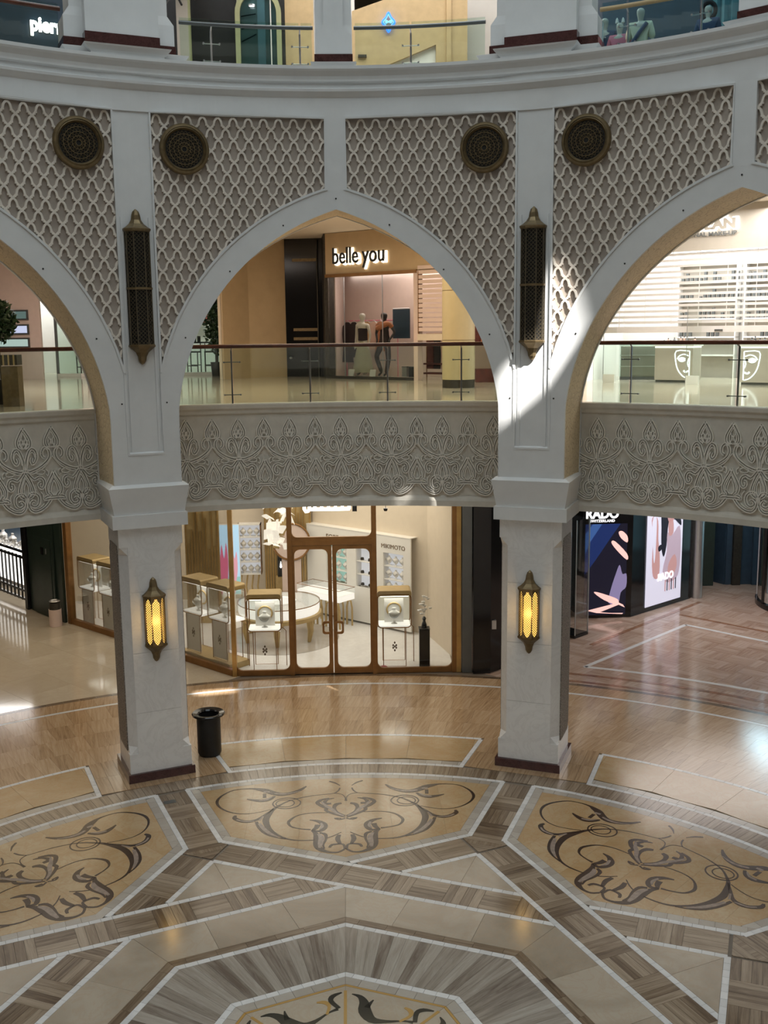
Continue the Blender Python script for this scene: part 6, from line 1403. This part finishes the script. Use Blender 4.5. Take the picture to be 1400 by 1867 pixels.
def foliage(t, n, rx, ry, rz_, c, leaf, seed, trunk=None):
    r = random.Random(seed); b = MB()
    for i in range(n):
        th = r.uniform(0, 6.283); ph = math.acos(r.uniform(-1, 1)); rad = r.uniform(.55, 1) ; p = Vector((c[0] + rx * rad * sin(ph) * cos(th), c[1] + ry * rad * sin(ph) * sin(th), c[2] + rz_ * rad * cos(ph)))
        d = Vector((r.uniform(-1, 1), r.uniform(-1, 1), r.uniform(-.4, 1))).normalized(); s_ = d.cross(Vector((r.uniform(-1, 1), r.uniform(-1, 1), r.uniform(-1, 1)))).normalized() * leaf * .28; e_ = p + d * leaf; m_ = p + d * leaf * .5
        b.add([p, m_ + s_, e_, m_ - s_], [(0, 1, 2, 3)])
    tag(ob('foliage', b, M['leaf'], t), kind='stuff')
tr = thing('potted_tree', 'slim leafy potted tree at the café front beside the beige wall', 'plant', (-4.12, 25.5, Z2)); ob('pot', MB().lathe([(0, 0), (.2, 0), (.24, .45), (.2, .45), (.19, .4), (0, .4)], 18), M['black_matt'], tr, smooth=True); ob('trunk', MB().tube([(0, 0, .4), (.03, 0, 1.2), (0, 0, 2.4)], .02, 6), M['bronze_dark'], tr); foliage(tr, 900, .40, .40, 1.15, (0, 0, 1.75), .17, 4)

# ------------------------------------------------------------------ first floor west: pink wall with screens, topiary, bin
wallq('wall_pink_west', [(-14.0, 25.9), (-9.55, 24.6)], Z2, 10.5, 'wall_pink', 'pale pink wall with three small screens on the left'); wallq('wall_cafe_west', [(-16, 30.0), (-8.6, 30.6)], Z2, 10.5, 'white', 'white café wall glimpsed left of the left arch pier')
cw = thing('cafe_window', 'glass café front glimpsed through the left arch', 'shop front', (-9.0, 26.4, Z2)); ob('glass_pane', MB().box(-.6, 0, .1, 1.6, .015, 3.9), M['glass'], cw); ob('sill', MB().box(-.6, -.05, 0, 1.6, .08, .1), M['white'], cw); ob('mullion', MB().box(-.62, -.04, 0, -.54, .04, 4.2), M['steel_dark'], cw)
stool((-8.9, 27.2, Z2), 'dark café chair glimpsed through the left arch')
wu = Vector((4.45, -1.3, 0)).normalized(); wn = Vector((wu.y, -wu.x, 0))
for i, (z, l, m_) in enumerate(((8.27, 'topmost of three small wall screens, greenish picture', 'sc_teal'), (7.82, 'middle of three small wall screens, pale blue picture', 'sc_pale'), (7.40, 'lowest of three small wall screens, pale green picture', 'sc_mint'))):
    if m_ not in M: M[m_] = glow(m_, {'sc_teal': (.10, .16, .15), 'sc_pale': (.55, .62, .85), 'sc_mint': (.38, .52, .48)}[m_], .8)
    p = Vector((-14, 25.9, 0)) + wu * 3.62; sc = thing('wall_screen', l, 'screen', (p.x, p.y, z), atan2(wu.y, wu.x), 'small screens on the pink wall'); ob('frame', MB().box(-.62, -.10, -.16, .62, -.05, .16), M['steel_dark'], sc); ob('display', MB().box(-.57, -.112, -.11, .57, -.10, .11), M[m_], sc)
tp = thing('topiary', 'round dark topiary plant at the left picture edge', 'plant', (-6.86, 12.0, Z2)); ob('pot', MB().lathe([(0, 0), (.2, 0), (.22, .5), (0, .5)], 18), M['black_matt'], tp, smooth=True); ob('trunk', MB().tube([(0, 0, .5), (0, 0, 1.3)], .02, 6), M['bronze_dark'], tp); foliage(tp, 1100, .36, .36, .42, (0, 0, 1.65), .12, 9); ob('tray', MB().lathe([(0, 1.08), (.26, 1.08), (.26, 1.12), (0, 1.12)], 18), M['black_matt'], tp)
bb = thing('litter_bin', 'bronze square litter bin behind the balustrade at the left edge', 'bin', (-6.42, 11.3, Z2)); ob('body', MB().box(-.16, -.16, 0, .16, .16, .78), M['bronze'], bb); ob('top', MB().box(-.16, -.16, .80, .16, .16, 1.0), M['bronze_dark'], bb)
for x in (-.1, 0, .1): ob('slot_bar', MB().box(x - .015, -.17, .8, x + .015, -.15, 1.0), M['gold_matt'], bb)
bk = thing('display_stand', 'dark narrow stand at the left edge behind the glass', 'stand', (-6.95, 11.2, Z2)); ob('body', MB().box(-.25, -.12, 0, .25, .12, 1.05), M['black'], bk); ob('top', MB().box(-.26, -.13, 1.05, .26, .13, 1.1), M['steel'], bk)

# ------------------------------------------------------------------ first floor east: makeup shop with slatted shutter
Q0, Q1 = Vector((6.35, 18.25, Z2)), Vector((12.6, 12.9, Z2)); qu = (Q1 - Q0).normalized(); qn = Vector((qu.y, -qu.x, 0)); QL = (Q1 - Q0).length; qz = atan2(qu.y, qu.x)
def qp(s, d, z): return Q0 + qu * s + qn * d + Vector((0, 0, z))
mf = thing('shop_facade', 'white makeup shop front with backlit lettering above the shutter', 'shop front', tuple(Q0), qz)
ob('header', MB().box(0, 0, 3.42, QL, .3, 4.25), M['white'], mf); ob('sign_board', MB().box(1.1, -.06, 3.22, 5.0, 0, 4.25), M['taupe'], mf); ob('post', MB().box(-.2, -.05, 0, .05, .2, 4.25), M['cream_wall'], mf)
sp_ = thing('shop_sign', 'white-haloed KRYOLAN professional make-up lettering on the taupe board', 'sign', tuple(qp(3.3, .1, 3.7))); D0 = -Vector(sp_.location)
M['halo_w'] = glow('white halo', (1, 1, 1), 3.2)
text('letters', 'KRYOLAN', M['taupe'], .31, tuple(qp(3.12, .14, 3.70) + D0), tuple(qu), ZA, .03, sp_, bold=.016, width=1.80); text('halo', 'KRYOLAN', M['halo_w'], .31, tuple(qp(3.12, .09, 3.70) + D0), tuple(qu), ZA, .02, sp_, bold=.045, width=1.92)
text('letters', 'PROFESSIONAL MAKE-UP', M['steel_dark'], .13, tuple(qp(3.12, .12, 3.54) + D0), tuple(qu), ZA, .02, sp_, bold=.003, width=1.85)
em = MB(); e_pts = sm([(-.22, .0), (.10, .02), (.20, .12), (.12, .22), (-.05, .2), (-.16, .30), (.0, .38), (.2, .36)], 4)
ob('emblem_halo', MB().ribbon(e_pts, .075, 0, .02, lambda u, v, d: tuple(qp(3.55 + u, .07 + d, 3.96 + v * .6) + D0)), M['halo_w'], sp_); ob('emblem', MB().ribbon(e_pts, .035, .02, .04, lambda u, v, d: tuple(qp(3.55 + u, .08 + d, 3.96 + v * .6) + D0)), M['taupe'], sp_)
ms = thing('roller_shutter', 'wide white slatted shutter lowered to counter height at the makeup shop', 'shutter', tuple(qp(0, -.08, 0)), qz)
ns = 15
for i in range(ns): z = 1.36 + (3.40 - 1.36) * i / ns; ob('slat', MB().box(.05, -.012, z, QL, .012, z + .062), M['shutter'], ms)
for i in range(12): ob('link_rod', MB().box(.3 + .7 * i, -.006, 1.3, .315 + .7 * i, .006, 3.42), M['shutter'], ms)
ob('bottom_rail', MB().box(.05, -.03, 1.27, QL, .03, 1.36), M['shutter'], ms); ob('lock', MB().box(3.55, -.05, 1.29, 3.75, -.03, 1.34), M['steel_dark'], ms)
for s_, x in ((.88, 0), (3.12, 0), (5.3, 0)):
    gp = thing('glass_fin', ['upright glass leaf at the left end of the makeup shop', 'upright glass leaf between the makeup counters', 'upright glass leaf beyond the right picture edge'][int(s_ / 2.2)], 'glass panel', tuple(qp(s_, .16, 0)), qz); ob('glass_pane', MB().box(-.18, -.006, .05, .18, .006, 1.9), M['glass_clear'], gp); ob('shoe', MB().box(-.16, -.04, 0, .16, .04, .22), M['white'], gp); ob('edge', MB().box(-.185, -.008, .05, -.175, .008, 1.9), M['steel'], gp)
# shelving and floor inside
wallq('wall_makeup_back', [tuple(qp(-1.2, -4.2, 0)[:2]), tuple(qp(9.0, -4.2, 0)[:2])], Z2, 10.5, 'white', 'white back wall of the makeup shop'); wallq('wall_makeup_side', [tuple(qp(.0, 0, 0)[:2]), tuple(qp(-.9, -4.2, 0)[:2])], Z2, 10.5, 'white', 'white side wall of the makeup shop')
for s_, w_, l in ((.4, 1.7, 'white product shelf unit at the left of the makeup shop'), (2.3, .9, 'narrow grey product shelf in the makeup shop centre'), (5.2, 1.8, 'bluish product shelf at the right of the makeup shop')):
    u_ = thing('shelf_unit', l, 'shelf', tuple(qp(s_ + .6, -3.9, 0)), qz); ob('back', MB().box(0, .1, 0, w_, .14, 3.4), M['taupe' if s_ < 5 else 'sc_pale'], u_)
    for z in (.6, 1.1, 1.6, 2.1, 2.6, 3.1): ob('shelf', MB().box(0, -.2, z, w_, .12, z + .04), M['white'], u_)
    for x in (0, w_ - .03): ob('side', MB().box(x, -.2, 0, x + .03, .14, 3.4), M['white'], u_)
    rq = random.Random(int(s_ * 10)); g = MB()
    for z in (1.14, 1.64, 2.14, 2.64):
        for i in range(int(w_ / .13)):
            if rq.random() < .75: x = .08 + .13 * i; h_ = rq.uniform(.1, .3); g.box(x, -.15, z, x + .07, -.05, z + h_)
    tag(ob('products', g, M[rq.choice(['black_matt', 'steel_dark', 'taupe'])], u_), kind='stuff')
tag(ob('light_ceiling_makeup', MB().bar(tuple(qp(0, -2.2, 4.1)), tuple(qp(8.4, -2.2, 4.1)), 3.6, .04), M['lit_soft']), 'bright luminous ceiling of the makeup shop', 'light')
dc = thing('glass_counter', 'low frosted glass counter at the left inside the makeup shop', 'counter', tuple(qp(1.0, -2.2, 0)), qz + .5); ob('body', MB().box(-.9, -.25, .08, .9, .25, .95), M['glass'], dc); ob('core', MB().box(-.86, -.2, .08, .86, .2, .9), M['taupe'], dc); ob('kick', MB().box(-.88, -.22, 0, .88, .22, .08), M['steel_dark'], dc)
for z in (.35, .65): ob('shelf', MB().box(-.88, -.23, z, .88, .23, z + .02), M['white'], dc)
M['logo'] = glow('logo light', (1, 1, .98), 1.5)
def counter(p, w_, label, flip, items):
    t = thing('counter', label, 'counter', p, qz, 'taupe makeup counters with face emblem'); ob('body', MB().box(0, 0, .06, w_, .55, .88), M['taupe'], t); ob('top', MB().box(-.03, -.04, .92, w_ + .03, .6, .98), M['white'], t); ob('light_band', MB().box(0, -.01, .88, w_, .55, .92), M['lit_soft'], t); ob('kick', MB().box(.02, .03, 0, w_ - .02, .5, .06), M['steel_dark'], t)
    mp = lambda u, v, d: ((w_ - .08 - u) if flip else (.08 + u), -d, v)
    # half face emblem: shield outline, brow, eye, nose and mouth
    F = lambda pts, hw, nm: ob(nm, (lambda b: (b if not flip else MB().add(b.v, [f[::-1] for f in b.f], b.uv)))(MB().ribbon(pts, hw, 0, .012, mp)), M['logo'], t)
    ol = sm([(0, .80), (.36, .80), (.37, .55), (.30, .32), (.16, .16), (.02, .11)], 3)
    F([(0.0, .11), (0.0, .80)], .014, 'emblem_edge'); F(ol, .014, 'emblem_outline'); F(sm([(.03, .68), (.15, .72), (.27, .68), (.33, .60)], 3), .014, 'emblem_brow'); F(sm([(.12, .585), (.2, .62), (.28, .585), (.2, .55), (.12, .585)], 3), .03, 'emblem_eye'); F(sm([(.02, .62), (.05, .50), (.02, .40)], 3), .012, 'emblem_nose'); F(sm([(.02, .30), (.10, .27), (.15, .31)], 3), .022, 'emblem_mouth')
    return t
counter(tuple(qp(1.72, .02 - .75, 0)), 1.02, 'taupe makeup counter with a glowing half-face emblem, left of the post', True, 0)
counter(tuple(qp(4.12, .02 - .75 + .4, 0)), 2.0, 'taupe makeup counter with a glowing half-face emblem at the right edge', False, 0)
wm = thing('counter', 'white makeup counter with pale half-face emblem further inside', 'counter', tuple(qp(3.6, -2.0, 0)), qz); ob('body', MB().box(0, 0, .05, .6, .5, .95), M['white'], wm); ob('emblem', MB().ribbon(sm([(.1, .85), (.45, .85), (.44, .5), (.3, .25), (.12, .18), (.1, .85)], 3), .02, 0, .012, lambda u, v, d: (u, -d, v)), M['logo'], wm); ob('kick', MB().box(0, .03, 0, .6, .5, .05), M['steel_dark'], wm)
rq = random.Random(8)
for i in range(16):
    s_ = 1.8 + rq.uniform(0, 2.6); h_ = rq.uniform(.06, .2); 
    if 2.70 < s_ < 4.16: s_ += 1.5
    b_ = thing('cosmetic_bottle', 'cosmetic bottle number %d in size order on the makeup counters' % (i + 1) if False else 'small %s cosmetic bottle on a makeup counter top' % ('dark' if i % 2 else 'blush'), 'bottle', tuple(qp(s_, -.98 + (.4 if s_ > 3.6 else 0), .98)), 0, 'dark bottles on the makeup counters' if i % 2 else 'blush bottles on the makeup counters'); ob('body', MB().lathe([(0, 0), (.03, 0), (.03, h_ * .7), (.012, h_ * .8), (0, h_ * .8)], 8), M['steel_dark' if i % 2 else 'cloth_blush'], b_, smooth=True); ob('cap', MB().lathe([(0, h_ * .8), (.014, h_ * .8), (.014, h_), (0, h_)], 8), M['black_matt'], b_)

# ------------------------------------------------------------------ top gallery: facades seen above the cornice
wallq('wall_top_dark', [(-4.6, 14.3), (-1.05, 13.9)], Z3, 16.5, 'black_matt', 'dark shop wall of the top gallery with the arched window')
aw = thing('arched_window', 'green-framed arched shop window in the dark top-floor wall', 'window', (-1.60, 13.78, Z3))
arch = lambda w_, h_, z0: [(-w_, z0), (w_, z0)] + [(w_ - .06 * 0, h_)] + [(w_ * cos(radians(a)), h_ + w_ * 1.05 * sin(radians(a))) for a in range(10, 171, 16)] + [(-w_, h_)]
b = MB(); frame_plate(b, arch(.48, 2.75, 0), [arch(.38, 2.75, .08)], (0, 0, 0), XA, ZA, .1); M['green_frame'] = flat('olive frame', (.36, .37, .20), .5); ob('frame', b, M['green_frame'], aw); ob('glass_pane', MB().plate(arch(.38, 2.75, .08), (0, .02, 0), XA, ZA, .01), M['glass_blue'], aw); ob('back', MB().box(-.45, .1, 0, .45, .14, 3.25), M['taupe'], aw)
ob('curtain', MB().box(-.02, .04, .1, .14, .1, 3.1), M['shutter'], aw)
for x in (.26,): ob('rope', MB().tube([(x, -.02, .3), (x, -.02, 3.0)], .014, 6), M['white'], aw)
for i in range(3): ob('rib', MB().tube([(-.36, .05, 2.2 + .25 * i), (-.05, .05, 2.35 + .2 * i)], .012, 5), M['black_matt'], aw)
lw = thing('light_spot', 'small bright spot lamp behind the arched top-floor window', 'light', (-1.72, 13.72, Z3 + 2.9)); ob('lens', MB().lathe([(0, -.02), (.06, -.02), (.06, 0), (0, 0)], 10), M['lit_white'], lw); ob('ring', MB().lathe([(.06, -.03), (.075, -.03), (.075, 0), (.06, 0)], 10), M['steel'], lw)
cp_ = thing('cream_post', 'cream window post left of the dark top-floor wall', 'post', (-3.12, 13.6, Z3)); ob('shaft', MB().box(-.14, -.1, 0, .10, .1, 4.8), M['taupe'], cp_); ob('edge', MB().box(.10, -.1, 0, .13, .1, 4.8), M['green_frame'], cp_)
ft = thing('ceiling_fan', 'black radial ceiling struts glimpsed beside the top-floor pier', 'fixture', (-3.25, 13.3, Z3 + 3.05))
for i in range(10): a = 2 * pi * i / 10; ob('strut', MB().bar((0, 0, 0), (.55 * cos(a), .2 * sin(a), .35 * sin(a)), .03, .03), M['black_matt'], ft)
ob('hub', MB().lathe([(0, -.05), (.08, -.05), (.08, .05), (0, .05)], 12), M['black_matt'], ft)
bc = thing('blue_chair', 'pale blue rounded chair at the foot of the cream post', 'chair', (-3.05, 12.6, Z3)); ob('shell', MB().lathe([(.24, .42), (.28, .6), (.26, .85), (.23, .85), (.24, .6), (.20, .45)], 20, a0=0, a1=pi), flat('blue plastic', (.16, .33, .55), .4), bc, smooth=True); ob('seat', MB().lathe([(0, .40), (.25, .40), (.25, .45), (0, .45)], 20), flat('blue cushion', (.2, .36, .55), .6), bc)
for a in (.8, 2.3, 3.9, 5.5): ob('leg', MB().tube([(.18 * cos(a), .18 * sin(a), .4), (.22 * cos(a), .22 * sin(a), 0)], .014, 6), M['steel'], bc)
wallq('wall_top_wood', [(-1.05, 13.95), (-.45, 13.95)], Z3, 16.5, 'tan', 'tan timber pier between dark wall and white wall on the top gallery'); wallq('wall_top_white', [(-.50, 14.3), (.42, 14.3)], Z3, 16.5, 'white', 'bright white strip of wall behind the slender pier'); wallq('wall_top_white_east', [(1.9, 15.2), (6.0, 14.6)], Z3, 16.5, 'white', 'bright white top-floor wall right of the tan portal')
tp_ = thing('stone_portal', 'tan stone shop portal with a sloping top edge on the top gallery', 'portal', (0.36, 14.0, Z3))
b = MB().plate([(0, 0), (.52, 0), (.52, 1.68), (1.78, 2.18), (1.78, 0), (2.45, 0), (2.45, 3.35), (1.95, 3.5), (0, 2.85)][::1], (0, 0, 0), XA, ZA, -.35); ob('frame', b, M['tan'], tp_); ob('door_leaf', MB().box(.52, .1, 0, 1.78, .14, 2.2), M['white'], tp_); ob('lamp', MB().box(.12, -.06, 1.92, .30, 0, 1.97), M['bronze_dark'], tp_)
ob('edge_board', MB().box(2.0, -.06, 0, 2.1, 0, 3.4), M['tan'], tp_)
ne = thing('neon_sign', 'glowing blue diamond neon sign on the tan portal', 'sign', (1.13, 13.93, 14.06)); dia = sm([(0, .19), (.05, .10), (.13, .0), (.05, -.10), (0, -.19), (-.05, -.10), (-.13, .0), (-.05, .10)], 4, True)
ob('outline', MB().tube([(x, 0, z) for x, z in dia], .024, 6, closed=True), M['lit_blue'], ne); ob('inner_line', MB().tube([(x * .8, -.01, z * .8) for x, z in dia], .010, 6, closed=True), M['lit_cyan'], ne); ob('curl', MB().tube(sm([(-.06, -.02, -.03), (-.05, -.02, .03), (0, -.02, 0), (.05, -.02, .03), (.06, -.02, -.02), (0, -.02, 0), (-.06, -.02, -.03)], 4), .014, 6), M['lit_cyan'], ne); ob('backplate', MB().box(-.05, .02, -.05, .05, .06, .05), M['tan'], ne)
gy = thing('glass_decor', 'clear frosted leaf ornament at the foot of the tan portal', 'ornament', (2.22, 13.4, Z3 + .3))
for i in range(7): a = radians(30 + 20 * i); ob('frond', MB().tube([(0, 0, 0), (.12 * cos(a), 0, .2 * sin(a)), (.2 * cos(a), 0, .32 * sin(a))], [.012, .03, .008], 6), M['white'], gy)
ob('foot', MB().lathe([(0, -.3), (.12, -.3), (.1, 0), (0, 0)], 12), M['white'], gy)
# west: navy facade with lit lettering
NW0, NW1 = Vector((-8.2, 9.9, Z3)), Vector((-4.2, 12.3, Z3)); nu = (NW1 - NW0).normalized(); nn_ = Vector((nu.y, -nu.x, 0))
wallq('wall_top_navy', [tuple(NW0[:2]), tuple(NW1[:2])], Z3, 14.1, 'navy', 'navy shop facade at the upper left with lit lettering'); wallq('wall_top_navy_return', [tuple(NW0[:2]), (-9.4, 9.2)], Z3, 14.1, 'navy', 'navy return wall with a cream arch at the upper left edge')
pg = thing('shop_sign', 'white glowing pierre lettering on the navy facade', 'sign', tuple(NW0 + nu * 1.9 + Vector((0, 0, 1.6)))); G0 = -Vector(pg.location)
text('letters', 'pierre', M['lit_white'], .36, tuple(NW0 + nu * 2.92 + nn_ * .08 + Vector((0, 0, 1.78)) + G0), tuple(nu), ZA, .04, pg, bold=.012, sx=.85, align='LEFT')
text('backing', 'pierre', M['steel_dark'], .36, tuple(NW0 + nu * 2.92 + nn_ * .055 + Vector((0, 0, 1.78)) + G0), tuple(nu), ZA, .02, pg, bold=.018, sx=.85, align='LEFT')
ar = thing('cream_arch', 'cream arched frame low on the navy facade at the left edge', 'window', tuple(NW0 + nn_ * .06 + nu * .35)); ab = atan2(nu.y, nu.x); ar.rotation_euler = (0, 0, ab); b = MB(); frame_plate(b, [(.55 * cos(radians(a)), .85 + .55 * sin(radians(a))) for a in range(0, 181, 12)] + [(-.55, 0), (.55, 0)], [[(.44 * cos(radians(a)), .85 + .44 * sin(radians(a))) for a in range(0, 181, 12)] + [(-.44, .1), (.44, .1)]], (0, 0, 0), XA, ZA, .06); ob('frame', b, M['green_frame'], ar); ob('pane', MB().box(-.44, .0, .1, .44, .02, 1.28), M['taupe'], ar)
aw2 = thing('canopy', 'white sloping canopy above the navy facade at the upper left', 'canopy', (-7.0, 10.6, 14.15)); ob('top', MB().prism([(-3, -1.6), (2.6, 1.6), (2.0, 2.6), (-3.4, -.4)], 0.0, .06), M['lit_soft'], aw2); ob('edge', MB().bar((-3, -1.6, 0), (2.6, 1.6, 0), .1, .16), M['bronze_dark'], aw2)
# east: window with child mannequins
wallq('wall_top_kids', [(5.0, 11.6), (9.6, 7.4)], Z3, 16.5, 'navy', 'dark teal back wall of the childrens shop window'); ku_ = Vector((4.6, -4.2, 0)).normalized()
cur = thing('curtain', 'pale teal curtain behind the child mannequins', 'curtain', (7.0, 9.55, Z3), atan2(ku_.y, ku_.x)); M['teal'] = flat('teal curtain', (.12, .26, .30), .8)
b = MB(); pts = [(-.5 + .05 * i, .05 * sin(i * 1.9)) for i in range(40)]; b.ribbon(pts, .012, 0, 3.2, lambda u, v, d: (u, v, d)); ob('cloth', b, M['teal'], cur); ob('rod', MB().tube([(-.6, 0, 3.2), (1.6, 0, 3.2)], .02, 6), M['steel'], cur)
for (a, r_, h, l, mat, extra) in ((26.6, 10.35, 1.42, 'child mannequin in a navy printed top at the top-floor rail', 'cloth_navy', 0), (28.1, 10.3, 1.30, 'child mannequin with ears headband in a pink top', 'cloth_pink', 1), (30.2, 10.2, 1.46, 'child mannequin in a cream shirt with dark sash', 'cloth_cream', 2), (36.5, 10.2, 1.32, 'child mannequin head framed in a dark round hat', 'cloth_navy', 3)):
    p = pol(r_, a, Z3); t = thing('mannequin', l, 'mannequin', tuple(p), -radians(a) * .8, 'child mannequins on the top gallery')
    J, _ = figure(t, h, M['skin_grey']); garment(t, J, TOP + SLV + [('shR', 'elR'), ('shL', 'elL')], M[mat], .028, 'shirt', 'waist')
    if extra == 1:
        for sg in (-1, 1): ob('ear', MB().lathe([(0, 0), (.03, .02), (.02, .08), (0, .11)], 8, (sg * .05, 0, h * .965)), M['white'], t)
    if extra == 2: ob('sash', MB().tube([(.12, -.10, h * .80), (0, -.12, h * .70), (-.13, -.09, h * .58)], .035, 8), M['cloth_navy'], t)
    if extra == 3: ob('hat', MB().tube([(.11 * cos(x), .0, h * .92 + .13 * sin(x)) for x in [2 * pi * i / 16 for i in range(16)]], .035, 8, closed=True), M['cloth_black'], t)
    if extra == 0: ob('print', MB().lathe([(.02, 0), (.04, 0), (.04, .01), (.02, .01)], 10, (0, -.11, h * .74)), M['white'], t)
